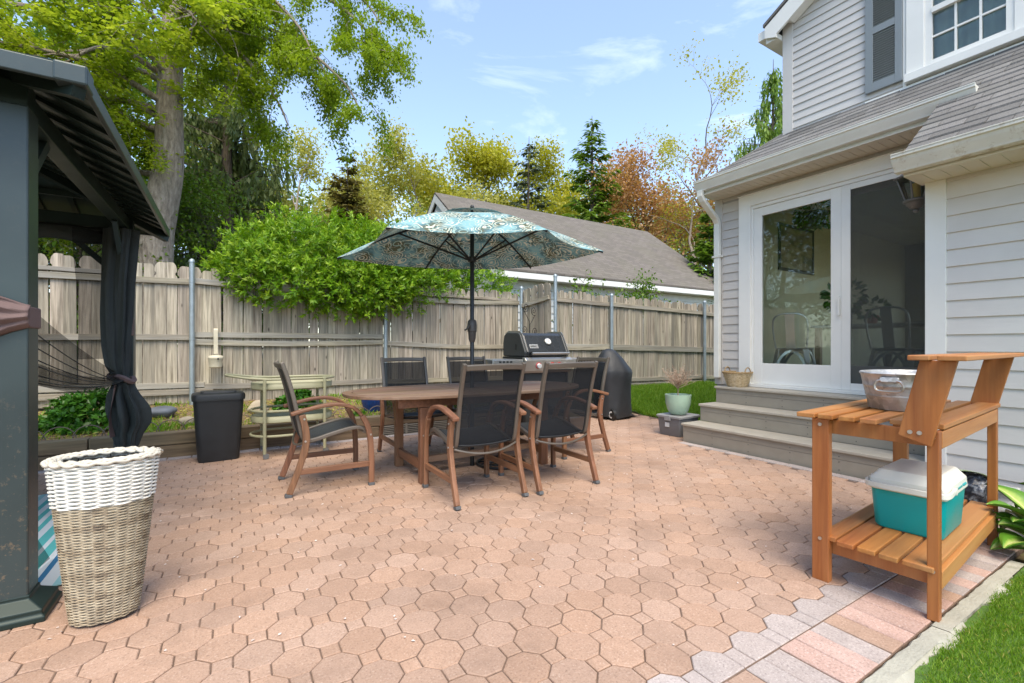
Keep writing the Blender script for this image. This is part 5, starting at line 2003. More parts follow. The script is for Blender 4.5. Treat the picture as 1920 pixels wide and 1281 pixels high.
# wrought scroll leaning on the return panel
plain('iron', (0.03, 0.028, 0.026), 0.6, metal=.4)
def spiral(c, r0, r1, a0, turns, n=28):
    return [(c[0] + (r0 + (r1 - r0) * t) * math.cos(a0 + turns * 2 * PI * t), c[1] + (r0 + (r1 - r0) * t) * math.sin(a0 + turns * 2 * PI * t)) for t in np.linspace(0, 1, n)]
sw_ = thing('iron_trellis', 'thin scrolled iron trellis standing in front of the return fence panel', 'trellis', (4.62, 6.95, 0.3), R(20))
for cx_, cz_, sg in ((.12, 1.45, 1), (.16, 1.08, 1), (-.12, 1.50, -1), (-.16, 1.10, -1)):
    sp2 = spiral((cx_, cz_), .012, .085, PI / 2, 1.6 * sg)
    pts = [(x, 0, z) for x, z in sp2] + [(0.01 * sg, 0, cz_ - .25), (0.006 * sg, 0, cz_ - .9)]
    b = MB(); b.tube(pts, .006, 5)
    b.build('scroll', M['iron'], sw_, smooth=True)

# ------------------------------------------------------------------ potting bench by the house
wood('cedar_x', (0.45, 0.17, 0.042), (0.26, 0.08, 0.020), 'X', 0.5, .8, 0.10, 0.3, hue=.006, grey=(0.50, 0.25, 0.09))
wood('cedar_z', (0.40, 0.138, 0.033), (0.23, 0.068, 0.017), 'Z', 0.5, .8, 0.10, 0.3, hue=.006, grey=(0.46, 0.20, 0.065))
ben = thing('potting_bench', 'orange-stained wooden potting bench with raised back shelf', 'bench', (2.42, 0.70, 0), R(4.5))
BL, BW = 1.18, 0.40          # local x along the bench, local y towards the patio
for (x, y) in ((0, .0), (0, BW), (BL, 0), (BL, BW)):
    hy_ = .035 if y > 0 else .019
    b = MB(); b.b2(x - .022, x + .022, y - hy_, y + hy_, 0.0, .762)
    lg = b.build('leg', M['cedar_z'], ben, bevel=.004)
    for zz in (.20, .735):
        b = MB(); b.tube([(x - .0225, y, zz), (x - .0265, y, zz)], .008, 10)
        b.build('bolt', M['steel_pin'], lg, smooth=True)
for zt in (.72, .155):
    for y in (-.010, BW + .036 - .012):
        b = MB(); b.b2(.023, BL - .023, y - .011, y + .011, zt - .032, zt + .038)
        b.build('side_rail', M['cedar_x'], ben, bevel=.003)
    for x in (.04, BL - .04):
        b = MB(); b.b2(x - .011, x + .011, .0, BW, zt - .030, zt + .036)
        b.build('end_rail', M['cedar_z'], ben, bevel=.003)
def planks(z, ys, wd_, x0s):
    for y, w_, x0 in zip(ys, wd_, x0s):
        b = MB(); b.b2(x0, BL + .045 if abs(x0) < .08 else BL + .02, y - w_ / 2, y + w_ / 2, z, z + .022)
        b.build('plank', M['cedar_x'], ben, bevel=.004)
planks(.764, (.452, .372, .290, .208, .122, .020), (.078, .062, .062, .062, .062, .09), (-.05, -.045, -.04, -.045, .03, .03))
planks(.1945, (.372, .296, .218, .140, .045), (.066, .066, .066, .066, .10), (-.012, -.04, -.038, -.04, -.036))
# slanted supports and the top shelf
for x in (-.036, BL + .036):
    b = MB()
    b.extrude([(.0, .70), (.105, .735), (.035, 1.045), (-.078, 1.045)], lambda y, z: (x - .011, y, z), lambda y, z: (x + .011, y, z))
    sp_b = b.build('shelf_support', M['cedar_z'], ben, bevel=.003)
    for y in (.035, .065):
        b = MB(); b.tube([(x - .0112, y, .752), (x - .0155, y, .752)], .0085, 10)
        b.build('bolt', M['steel_pin'], sp_b, smooth=True)
for y, w_ in ((.028, .068), (-.070, .085)):
    b = MB(); b.b2(-.10, BL + .10, y - w_ / 2, y + w_ / 2, 1.0455, 1.066)
    b.build('shelf_plank', M['cedar_x'], ben, bevel=.004)

# galvanised tub
def galv():
    m, n, l, out = nodes_of('galv_tub')
    v = _coords(n, l)
    vo = n.new('ShaderNodeTexVoronoi')
    vo.inputs['Scale'].default_value = 38
    l.new(v, vo.inputs['Vector'])
    f = _noise(n, l, v, 9, 6, .7)
    c = _ramp(n, l, vo.outputs['Color'], [(0.2, (0.36, 0.37, 0.38)), (0.8, (0.55, 0.56, 0.57))])
    c = _mix(n, l, _ramp(n, l, f, [(.52, (0, 0, 0)), (.7, (.7, .7, .7))]), c, (0.30, 0.27, 0.23))
    _bsdf(n, l, out, c, .45, .35)
galv()
tub = thing('galvanized_tub', 'oval galvanised steel tub with wire handles on the potting bench', 'tub', (2.94, 0.965, .787), R(4.5))
b = MB()
TP = [(.192, 0), (.200, .004), (.212, .06), (.2165, .064), (.2185, .070), (.2165, .076), (.228, .112), (.232, .116), (.234, .121), (.232, .126), (.243, .172), (.250, .176), (.252, .181), (.247, .186), (.241, .180), (.225, .10), (.196, .008)]
b.lathe(TP, 48, sx=1.0, sy=.72, cap1=True)
b.build('body', M['galv_tub'], tub, smooth=True, sharp=60)
for sgn in (-1, 1):
    pts = bez([(0, -.03, .15), (0, -.045, .145), (0, -.055, .125), (0, -.05, .105), (0, -.03, .098), (0, .03, .098), (0, .05, .105), (0, .055, .125), (0, .045, .145), (0, .03, .15)], 4)
    b = MB(); b.tube([(sgn * (.250 + .004), p.y, p.z) for p in pts], .0055, 8)
    b.v = [(x, y, z) for x, y, z in b.v]
    b.build('handle', M['steel_pin'], tub, smooth=True)
    b = MB(); b.box((sgn * .243, 0, .152), (.014, .075, .026), (0, sgn * R(-14), 0))
    b.build('ear', M['galv_tub'], tub, bevel=.004)

# cooler
plain('cooler_teal', (0.0, 0.36, 0.37), 0.38, var=0.05)
plain('cooler_white', (0.76, 0.75, 0.68), 0.42, var=0.06, dirt=((0.45, 0.42, 0.33), .64, 8))
plain('teal_print', (0.02, 0.36, 0.38), 0.4)
co = thing('cooler', 'teal cooler box with a white lid on the lower shelf of the bench', 'cooler', (2.915, .905, .2185), R(4.5))
b = loft(MB(), [sec(.178, .122, .03, 0), sec(.186, .130, .035, .012), sec(.198, .140, .03, .185)])
b.build('body', M['cooler_teal'], co, smooth=True, sharp=50)
b = loft(MB(), [sec(.198, .140, .018, .1855), sec(.206, .147, .018, .189), sec(.202, .143, .018, .238), sec(.176, .108, .014, .282)])
b.build('lid', M['cooler_white'], co, smooth=True, sharp=25, bevel=.005)
b = MB(); b.strip(bez([(-.10, -.152, .218), (-.21, -.150, .214), (-.232, -.10, .212), (-.234, .0, .212), (-.232, .10, .212), (-.21, .150, .214), (-.10, .152, .218)], 5), .026, .011, (0, 0, 1))
b.build('handle', M['cooler_white'], co, bevel=.003)
for sgn in (-1, 1):
    b = MB(); b.tube([(-.10, sgn * .146, .218), (-.10, sgn * .160, .218)], .016, 14)
    b.build('pivot', M['cooler_white'], co, smooth=True)
b = MB(); b.b2(.0, .075, -.1478, -.1462, .208, .217)
b.build('stripe', M['teal_print'], co)
b = MB()
b.tube([(.085 + .07 * t, -.1476, .214 + .006 * math.sin(t * 19)) for t in np.linspace(0, 1, 24)], .0022, 5)
b.build('emblem', M['teal_print'], co)

# bags against the wall
def bag_mat(name, c0, c1, c2, sc, gloss):
    m, n, l, out = nodes_of(name)
    v = _coords(n, l)
    f = _noise(n, l, v, sc, 5, .65)
    c = _ramp(n, l, f, [(.38, c0), (.5, c1), (.62, c2)])
    w_ = _noise(n, l, v, 16, 5)
    _bsdf(n, l, out, c, gloss, 0, w_, .8, .02)
bag_mat('bag_black', (.012, .013, .018), (.03, .035, .05), (.28, .30, .33), 22, .28)
bag_mat('bag_white', (.55, .55, .53), (.66, .66, .64), (.60, .62, .58), 12, .35)
bag_mat('bag_green', (.16, .26, .10), (.28, .36, .20), (.5, .55, .45), 30, .35)
def sack(root, hx, hy, h, mat, seed, lean=0.0, name='sack_body'):
    rr = random.Random(seed)
    ph = [rr.uniform(0, 6.28) for _ in range(6)]
    b = MB()
    rows = []
    for i in range(19):
        t = i / 18
        z = h * t
        w_ = (1 - .15 * t ** 3) * (1 if t > .06 else .9)
        d_ = (1 - .78 * t ** 2.6)
        row = []
        for j in range(41):
            a = 2 * PI * j / 40
            f = 1 + .06 * math.sin(3 * a + ph[0] + 5 * t) + .05 * math.sin(7 * a + ph[1] - 7 * t) + .03 * math.sin(13 * a + ph[2] + 16 * t)
            row.append((hx * w_ * f * math.copysign(abs(math.cos(a)) ** .7, math.cos(a)) + lean * t * t, hy * d_ * f * math.copysign(abs(math.sin(a)) ** .7, math.sin(a)) + .02 * math.sin(9 * t + ph[3]), z + .012 * math.sin(5 * a + ph[4]) * t))
        rows.append(row)
    rows.append([(lean, 0, h * .99)] * 41)
    b.grid(rows)
    return b.build(name, mat, root, smooth=True, sharp=80)
bk = thing('soil_bag', 'crumpled dark plastic soil bag with green top behind the cooler', 'bag', (4.16, 1.06, 0), R(80))
sack(bk, .13, .09, .26, M['bag_black'], 1)
b = MB()
b.grid([[(x, .02 * math.sin(x * 20) - .05 + .1 * s, .262 + .016 * s + .012 * math.sin(x * 17 + s * 3)) for x in np.linspace(-.135, .135, 14)] for s in np.linspace(0, 1, 6)])
b.build('printed_top', M['bag_green'], bk, smooth=True, solid=.004)
bw = thing('seed_bag', 'white plastic seed bag slumped against the clapboards', 'bag', (4.30, .93, 0), R(84))
sack(bw, .15, .08, .19, M['bag_white'], 5, .02)

# ------------------------------------------------------------------ wall lantern
plain('lantern_pewter', (0.15, 0.15, 0.145), 0.5, metal=.35, var=.2, dirt=((.55, .55, .5), .62, 40))
plain('candle_amber', (0.62, 0.42, 0.12), 0.5, var=.1)
glass_mat('lantern_glass', (0.86, 0.92, 0.90), 1.0)
ln = thing('wall_lantern', 'weathered six-sided coach lantern with amber candle beside the screen door', 'lantern', (4.79, 1.50, 2.43))
ln.scale = (1.4, 1.4, 1.0)
b = MB(); b.lathe([(.048, -.125), (.088, .055)], 6, cap0=False, cap1=False)
b.build('glass_panes', M['lantern_glass'], ln)
for k in range(6):
    a = 2 * PI * k / 6
    b = MB(); b.tube([(.049 * math.cos(a), .049 * math.sin(a), -.125), (.089 * math.cos(a), .089 * math.sin(a), .055)], .005, 6)
    b.build('glazing_bar', M['lantern_pewter'], ln)
b = MB(); b.lathe([(.105, .052), (.108, .062), (.075, .085), (.045, .12), (.02, .13), (.012, .15), (.004, .16)], 6)
b.build('roof_cap', M['lantern_pewter'], ln)
b = MB(); b.lathe([(.004, -.235), (.014, -.228), (.016, -.215), (.009, -.205), (.03, -.195), (.04, -.175), (.048, -.165), (.05, -.15), (.06, -.145), (.062, -.132), (.052, -.124)], 12)
b.build('finial', M['lantern_pewter'], ln, smooth=True, sharp=50)
b = MB(); b.lathe([(.022, -.12), (.022, .0), (.018, .005)], 14)
b.build('candle', M['candle_amber'], ln, smooth=True)
b = MB(); b.bar((0, -.02, .09), (0, -.099, .09), .03, .03)
b.box((0, -.094, .02), (.09, .012, .20))
b.build('wall_bracket', M['lantern_pewter'], ln, bevel=.004)

# ------------------------------------------------------------------ inside the dining room
plain('tolix', (0.50, 0.52, 0.52), 0.35, metal=.6, var=.1)
plain('table_white', (0.60, 0.58, 0.53), 0.4)
def tolix(loc, rz, lab):
    t = thing('metal_chair', lab, 'chair', loc, rz, 'metal chairs round the indoor table')
    b = loft(MB(), [sec(.155, .155, .04, .43), sec(.185, .185, .05, .455), sec(.178, .178, .05, .462)])
    b.build('seat', M['tolix'], t, smooth=True, sharp=40)
    for sx in (-1, 1):
        for sy in (-1, 1):
            b = MB(); b.strip([(sx * .15, sy * .15, .45), (sx * .185, sy * .185, .22), (sx * .215, sy * .215, 0)], [.07, .05, .03], .012, (sx, -sy, 0))
            b.build('leg', M['tolix'], t)
    b = MB(); b.tube(bez([(-.165, -.17, .45), (-.185, -.21, .65), (-.18, -.235, .80), (-.12, -.25, .865), (0, -.255, .88), (.12, -.25, .865), (.18, -.235, .80), (.185, -.21, .65), (.165, -.17, .45)], 5), .011, 8)
    b.build('back_frame', M['tolix'], t, smooth=True)
    b = MB(); b.strip(bez([(0, -.17, .45), (0, -.21, .65), (0, -.25, .87)], 5), .10, .006, (1, 0, 0))
    b.build('backrest', M['tolix'], t)
    for s in range(4):
        a = s * PI / 2
        b = MB(); b.strip([((.155 + .03 * abs(u)) * math.cos(a) - u * .15 * math.sin(a), (.155 + .03 * abs(u)) * math.sin(a) + u * .15 * math.cos(a), .42 - .16 * abs(u) ** 2.2) for u in np.linspace(-1, 1, 11)], .006, .03, (math.cos(a), math.sin(a), 0))
        b.build('apron', M['tolix'], t)
    return t
tolix((6.05, 3.10, .622), R(-75), 'galvanised metal chair behind the fixed glass panel of the door')
tolix((5.98, 2.02, .622), R(-95), 'galvanised metal chair behind the door screen, near the door frame')
tolix((6.2, 1.42, .622), R(-50), 'galvanised metal chair behind the door screen, mostly hidden by the lantern corner')
tb2 = thing('indoor_table', 'pale topped dining table behind the sliding door', 'table', (6.75, 2.3, .622))
b = MB(); b.b2(-.42, .42, -.75, .75, .715, .745)
b.build('table_top', M['table_white'], tb2, bevel=.005)
for sx in (-1, 1):
    for sy in (-1, 1):
        b = MB(); b.b2(sx * .36 - .03, sx * .36 + .03, sy * .68 - .03, sy * .68 + .03, 0, .714)
        b.build('leg', M['interior_floor'], tb2)
pi = thing('framed_picture', 'dark framed landscape print on the dining room wall', 'picture', (6.98, 3.545, 2.5))
b = MB()
b.b2(-.47, .47, -.012, .012, .29, .33); b.b2(-.47, .47, -.012, .012, -.33, -.29); b.b2(-.47, -.43, -.011, .011, -.29, .29); b.b2(.43, .47, -.011, .011, -.29, .29)
b.build('frame', M['near_black'], pi)
m_, n_0, l_0, o_0 = nodes_of('print_landscape')
vv = _coords(n_0, l_0, (2, 1, 4))
cc = _ramp(n_0, l_0, _noise(n_0, l_0, vv, 2.2, 6), [(.35, (.10, .10, .06)), (.5, (.28, .25, .14)), (.62, (.42, .38, .24))])
_bsdf(n_0, l_0, o_0, cc, .5)
b = MB(); b.b2(-.43, .43, -.004, .004, -.29, .29)
b.build('print', M['print_landscape'], pi)

# ------------------------------------------------------------------ neighbour's garage beyond the fence
def roof_courses():
    m, n, l, out = nodes_of('garage_shingles')
    tc = n.new('ShaderNodeTexCoord')
    br = n.new('ShaderNodeTexBrick')
    br.inputs['Scale'].default_value = 1.0
    br.inputs['Mortar Size'].default_value = 0.006
    br.inputs['Brick Width'].default_value = 0.30
    br.inputs['Row Height'].default_value = 0.14
    br.inputs['Color1'].default_value = (0.205, 0.18, 0.155, 1)
    br.inputs['Color2'].default_value = (0.15, 0.132, 0.115, 1)
    br.inputs['Mortar'].default_value = (0.075, 0.066, 0.058, 1)
    mp = n.new('ShaderNodeMapping')
    mp.vector_type = 'POINT'
    sep = n.new('ShaderNodeSeparateXYZ')
    cb = n.new('ShaderNodeCombineXYZ')
    l.new(tc.outputs['Object'], sep.inputs[0])
    l.new(sep.outputs['X'], cb.inputs['X'])
    l.new(_math(n, l, 'MULTIPLY', sep.outputs['Y'], 1.28), cb.inputs['Y'])
    l.new(cb.outputs[0], br.inputs['Vector'])
    st = _noise(n, l, tc.outputs['Object'], 1.3, 6, .7)
    fine = _noise(n, l, tc.outputs['Object'], 25, 4, .7)
    c = _mix(n, l, _ramp(n, l, st, [(.4, (0, 0, 0)), (.75, (.7, .7, .7))]), br.outputs['Color'], (0.15, 0.14, 0.10))
    c = _mix(n, l, _ramp(n, l, fine, [(.35, (.5, .5, .5)), (.6, (0, 0, 0))]), c, (0.12, 0.11, 0.10))
    _bsdf(n, l, out, c, .92, 0, br.outputs['Fac'], -.5, .01, spec=.2)
roof_courses()
plain('garage_white', (0.62, 0.63, 0.60), .6, var=.08)
ga = thing('garage', 'neighbour garage with long brown shingled gable roof beyond the fence', 'garage', (10.0, 13.7, 0.3))
GRZ, GEZ, GEY = 5.62, 2.68, 3.95          # ridge, eave heights and half depth, local
b = MB()
b.b2(-4.25, 4.9, -3.55, -3.40, 0, 2.75)
b.b2(-4.42, -4.27, -3.40, 3.5, 0, 2.60)
b.b2(4.75, 4.9, -3.40, 3.5, 0, 2.60)
b.extrude([(-3.4, 2.601), (0, 5.28), (3.4, 2.601)], lambda y, z: (-4.42, y, z), lambda y, z: (-4.27, y, z))
b.extrude([(-3.4, 2.601), (0, 5.28), (3.4, 2.601)], lambda y, z: (4.75, y, z), lambda y, z: (4.9, y, z))
b.build('wall', M['garage_white'], ga)
for k in range(11):
    b = MB(); b.add([(-4.24, -3.57 - .012, .3 + k * .2), (4.89, -3.57 - .012, .3 + k * .2), (4.89, -3.555, .3 + k * .2 + .2), (-4.24, -3.555, .3 + k * .2 + .2), (-4.24, -3.552, .3 + k * .2), (4.89, -3.552, .3 + k * .2)], [(0, 1, 2, 3), (0, 4, 5, 1)])
    b.build('siding_board', M['garage_white'], ga)
for sg in (-1, 1):
    b = MB()
    b.add([(-4.5, sg * GEY, GEZ), (5.1, sg * GEY, GEZ), (5.1, sg * .001, GRZ), (-4.5, sg * .001, GRZ), (-4.5, sg * GEY, GEZ + .05), (5.1, sg * GEY, GEZ + .05), (5.1, sg * .001, GRZ + .05), (-4.5, sg * .001, GRZ + .05)],
          [(0, 1, 2, 3), (7, 6, 5, 4), (0, 4, 5, 1), (1, 5, 6, 2), (2, 6, 7, 3), (3, 7, 4, 0)])
    b.build('roof', M['garage_shingles'], ga)
b = MB(); b.b2(-4.45, 5.05, -GEY - .0, -GEY + .03, GEZ - .16, GEZ - .015)
b.build('fascia', M['trim_white'], ga)
b = MB(); b.b2(-4.25, 4.9, -GEY + .03, -3.55, GEZ - .155, GEZ - .14)
b.build('soffit', M['garage_white'], ga)
for sg in (-1, 1):
    b = MB()
    b.extrude([(sg * GEY, GEZ - .02), (0, GRZ - .02), (0, GRZ - .26), (sg * (GEY - .05), GEZ - .22)], lambda y, z: (-4.50, y, z), lambda y, z: (-4.46, y, z))
    b.build('rake_board', M['trim_white'], ga)
b = MB()
b.extrude([(-.62, 4.55), (0, 5.08), (.62, 4.55)], lambda y, z: (-4.445, y, z), lambda y, z: (-4.422, y, z))
lv = b.build('gable_vent', M['trim_white'], ga)
for k in range(8):
    z = 4.60 + k * .055
    hw = (5.05 - z) / .53 * .62 * .86
    if hw > .04:
        b = MB(); b.b2(-4.455, -4.447, -hw, hw, z - .011, z + .014)
        b.build('louver', M['shutter_grey'], lv)

# ------------------------------------------------------------------ foliage
NR = np.random.default_rng(12)
def leaf_mesh(name, P, Dn, Nn, L, Wd, mat, parent, tint=None, fold=0.15, kind=None, label=None):
    """P base points, Dn leaf directions, Nn approximate normals, L lengths, Wd widths"""
    P, Dn, Nn = np.asarray(P, float), np.asarray(Dn, float), np.asarray(Nn, float)
    Dn = Dn / (np.linalg.norm(Dn, axis=1, keepdims=True) + 1e-9)
    S = np.cross(Dn, Nn)
    S /= (np.linalg.norm(S, axis=1, keepdims=True) + 1e-9)
    U = np.cross(S, Dn)
    L = np.broadcast_to(L, len(P))[:, None]
    Wd = np.broadcast_to(Wd, len(P))[:, None]
    mid = P + Dn * L * .45
    v = np.stack([P, mid + S * Wd / 2 + U * Wd * fold, P + Dn * L - U * L * .06, mid - S * Wd / 2 + U * Wd * fold], axis=1).reshape(-1, 3)
    n = len(P)
    me = bpy.data.meshes.new(name)
    me.vertices.add(4 * n)
    me.vertices.foreach_set('co', v.astype(np.float32).ravel())
    me.loops.add(4 * n)
    me.loops.foreach_set('vertex_index', np.arange(4 * n, dtype=np.int32))
    me.polygons.add(n)
    me.polygons.foreach_set('loop_start', np.arange(0, 4 * n, 4, dtype=np.int32))
    me.update(calc_edges=True)
    t = NR.random(n) if tint is None else np.clip(tint, 0, 1)
    me.attributes.new('tint', 'FLOAT', 'FACE').data.foreach_set('value', t.astype(np.float32))
    me.materials.append(mat)
    o = bpy.data.objects.new(name, me)
    COL.objects.link(o)
    o.parent = parent
    if kind:
        o['kind'] = kind
    return o

foliage('leaf_maple', (0.22, 0.34, 0.02), (0.37, 0.48, 0.04), (0.52, 0.60, 0.08), .55)
foliage('leaf_bush', (0.06, 0.18, 0.008), (0.18, 0.35, 0.012), (0.40, 0.54, 0.04), .35, .4)
foliage('leaf_lily', (0.03, 0.11, 0.012), (0.06, 0.19, 0.015), (0.12, 0.28, 0.03), .25, .35)
foliage('leaf_yellow', (0.34, 0.35, 0.07), (0.50, 0.49, 0.12), (0.62, 0.59, 0.20), .5)
foliage('leaf_yellowgreen', (0.31, 0.33, 0.03), (0.48, 0.47, 0.045), (0.60, 0.56, 0.09), .5)
foliage('leaf_russet', (0.36, 0.18, 0.08), (0.52, 0.28, 0.12), (0.60, 0.40, 0.20), .5)
foliage('leaf_fir', (0.11, 0.20, 0.025), (0.17, 0.29, 0.035), (0.26, 0.38, 0.06), .35)
foliage('leaf_spruce', (0.085, 0.125, 0.04), (0.14, 0.19, 0.06), (0.22, 0.26, 0.09), .35)
foliage('leaf_cedar', (0.075, 0.105, 0.075), (0.12, 0.16, 0.115), (0.20, 0.24, 0.175), .25)
foliage('leaf_juniper', (0.10, 0.092, 0.03), (0.17, 0.145, 0.05), (0.24, 0.20, 0.07), .3)
foliage('leaf_wood', (0.07, 0.15, 0.015), (0.13, 0.24, 0.02), (0.23, 0.33, 0.04), .4)
foliage('blade', (0.12, 0.26, 0.016), (0.22, 0.40, 0.03), (0.36, 0.50, 0.08), .45)
def bark_mat(name, c0, c1, zs=2.2):
    m, n, l, out = nodes_of(name)
    v = _coords(n, l, (9, 9, zs))
    f = _noise(n, l, v, 2.0, 8, .7)
    c = _ramp(n, l, f, [(.35, c0), (.65, c1)])
    _bsdf(n, l, out, c, .95, 0, f, 1.0, .05)
bark_mat('bark_grey', (0.19, 0.15, 0.115), (0.46, 0.385, 0.31))
bark_mat('bark_dark', (0.07, 0.055, 0.04), (0.18, 0.145, 0.11))

def unit(n):
    v = NR.normal(size=(n, 3))
    return v / np.linalg.norm(v, axis=1, keepdims=True)

def branchy(rng, start, d, length, radius, level, segs, tips, droop=0.0, split=3, wig=0.18, ratio=0.62, ang=0.7):
    """recursive limbs; collects tubes and the points that carry leaves"""
    pts, rs = [Vector(start)], [radius]
    dv = Vector(d).normalized()
    k = 5
    for i in range(k):
        dv = (dv + Vector((rng.gauss(0, wig), rng.gauss(0, wig), rng.gauss(0, wig) * .6 - droop * (i + 1) / k))).normalized()
        pts.append(pts[-1] + dv * (length / k))
        rs.append(radius * (1 - .62 * (i + 1) / k))
    segs.append((pts, rs, level))
    if level == 0:
        tips.append(pts)
        return
    for s in range(split + (1 if rng.random() < .5 else 0)):
        i = rng.randint(2, k)
        side = Vector((rng.gauss(0, 1), rng.gauss(0, 1), rng.gauss(0, .7)))
        side = (side - dv * side.dot(dv))
        if side.length < .1:
            continue
        nd = (pts[i] - pts[i - 1]).normalized() * math.cos(ang) + side.normalized() * math.sin(ang)
        branchy(rng, pts[i], nd, length * ratio * rng.uniform(.8, 1.2), max(.006, rs[i] * .62), level - 1, segs, tips, droop, split, wig, ratio, ang)
    branchy(rng, pts[-1], dv, length * ratio, max(.006, rs[-1] * .9), level - 1, segs, tips, droop, split, wig, ratio, ang)

def deciduous(name, label, loc, h, rad, mat, bark, n_leaf, lsize, seed, crown0=.3, spread=.75, levels=3, first=6, cluster=.35, droop=0.0, group='trees beyond the fence', topfrac=.33, leafy=1.0):
    rng = random.Random(seed)
    t = thing(name, label, 'tree', loc, 0, group)
    if h > 7:
        n_leaf, lsize = int(n_leaf * 1.7), lsize * .8
    segs, tips = [], []
    tr = [Vector((0, 0, -0.2))]
    for i in range(8):
        tr.append(tr[-1] + Vector((rng.gauss(0, .018) * h, rng.gauss(0, .018) * h, h * .82 / 8)))
    trr = [rad * (1.2 if i == 0 else 1) * (1 - .8 * i / 8) for i in range(9)]
    segs.append((tr, trr, 9))
    for i in range(first):
        f = crown0 + (1 - crown0) * (i + .3) / first
        k = min(7, int(f * 8))
        p = tr[k].lerp(tr[k + 1], f * 8 - k)
        a = i * 2.4 + rng.uniform(-.4, .4)
        up = rng.uniform(.35, .9)
        d = Vector((math.cos(a), math.sin(a), up))
        branchy(rng, p, d, h * topfrac * (1.15 - .55 * f) * spread / .75, trr[k] * .5, levels - 1, segs, tips, droop)
    branchy(rng, tr[-1], Vector((0, 0, 1)), h * .2, trr[-1], levels - 1, segs, tips, droop)
    b = MB()
    for pts, rs, lv in segs:
        b.tube(pts, rs, 9 if lv == 9 else (5 if lv > 1 else 3), caps=False)
    b.build('trunk', bark, t, smooth=True, sharp=80)
    if n_leaf:
        seg = np.array([[tuple(p) for p in pts] for pts in tips])
        ti = NR.integers(0, len(seg), n_leaf)
        ii = NR.integers(1, 5, n_leaf)
        fr_ = NR.random(n_leaf)[:, None]
        P = seg[ti, ii] * (1 - fr_) + seg[ti, ii + 1] * fr_
        P = P + NR.normal(size=(n_leaf, 3)) * cluster * np.array([1, 1, .7])
        tone = NR.random(len(seg))[ti] * .6 + NR.random(n_leaf) * .4
        D_ = unit(n_leaf) + np.array([0, 0, -.25])
        Nn = unit(n_leaf) * .8 + np.array([0, 0, 1.0])
        sz = lsize * NR.uniform(.6, 1.25, n_leaf)
        leaf_mesh('crown', P, D_, Nn, sz, sz * .62, mat, t, tone)
    return t

def conifer(name, label, loc, h, base_r, mat, bark, seed, n_whorl=26, per=9, sprays=14, droop=.25, spl=.32, z0=.06, weep=0.0, gap=0.0, group='trees beyond the fence', upturn=0.0, wfac=.22):
    rng = random.Random(seed)
    t = thing(name, label, 'tree', loc, 0, group)
    b = MB()
    b.tube([(0, 0, -.2), (rng.gauss(0, .05), rng.gauss(0, .05), h * .5), (0, 0, h)], [h * .017, h * .01, .01], 8)
    P, D_, Nn, L_, T_ = [], [], [], [], []
    for w_ in range(n_whorl):
        f = z0 + (1 - z0) * (w_ + rng.uniform(-.3, .3)) / n_whorl
        f = max(z0, min(.985, f))
        R_ = base_r * (1 - f) ** .85 + .10
        for k in range(per):
            if rng.random() < gap:
                continue
            a = rng.uniform(0, 2 * PI)
            r1 = R_ * rng.uniform(.65, 1.12)
            p0 = Vector((0, 0, f * h))
            d = Vector((math.cos(a), math.sin(a), 0))
            pts = []
            for i in range(6):
                u = i / 5
                pts.append(p0 + d * (r1 * u) + Vector((0, 0, -droop * r1 * u * u + upturn * r1 * u ** 3 + .12 * r1 * u)))
            b.tube(pts, [max(.006, .02 * r1 * (1 - .8 * i / 5)) for i in range(6)], 3, caps=False)
            m_ = max(4, int(sprays * r1 / base_r * 1.6))
            tone = rng.random()
            for q in range(m_):
                u = rng.uniform(.12, 1.0)
                i = min(4, int(u * 5))
                p = pts[i].lerp(pts[i + 1], u * 5 - i)
                if weep > .8:
                    ln_ = rng.uniform(.35, 1.0) * spl * 3.4
                    k_ = int(ln_ / (spl * .42))
                    off = Vector((rng.gauss(0, .05), rng.gauss(0, .05), 0))
                    for j_ in range(k_):
                        P.append(p + off + Vector((rng.gauss(0, .018), rng.gauss(0, .018), -j_ * spl * .42)))
                        D_.append(Vector((rng.gauss(0, .3), rng.gauss(0, .3), -1)))
                        Nn.append(Vector((rng.gauss(0, 1), rng.gauss(0, 1), .1)))
                        L_.append(spl * rng.uniform(.7, 1.1))
                        T_.append(.6 * tone + .4 * rng.random())
                    continue
                for s in (-1, 1):
                    side = Vector((-d.y * s, d.x * s, 0))
                    dd = d * rng.uniform(.3, .9) + side * rng.uniform(.3, 1.0) + Vector((0, 0, rng.uniform(-.35, .1) - weep))
                    P.append(p + Vector((rng.gauss(0, .03), rng.gauss(0, .03), rng.gauss(0, .03))))
                    D_.append(dd)
                    Nn.append(Vector((rng.gauss(0, .4), rng.gauss(0, .4), 1)) if weep < .8 else Vector((rng.gauss(0, 1), rng.gauss(0, 1), .1)))
                    L_.append(spl * rng.uniform(.55, 1.2) * (.55 + .45 * (1 - f)))
                    T_.append(.6 * tone + .4 * rng.random() + .15 * u - .1)
    b.build('trunk', bark, t, smooth=True, sharp=80)
    L_ = np.array(L_)
    leaf_mesh('crown', [tuple(p) for p in P], [tuple(p) for p in D_], [tuple(p) for p in Nn], L_, L_ * wfac, mat, t, np.array(T_))
    return t

TH = R(31.4)
def at(px, Dp, z=0.0):
    """a spot on the ground given by bearing and distance"""
    xc = (px - 960) / 865 * Dp
    return (xc * math.cos(TH) + Dp * math.sin(TH), -xc * math.sin(TH) + Dp * math.cos(TH), z)

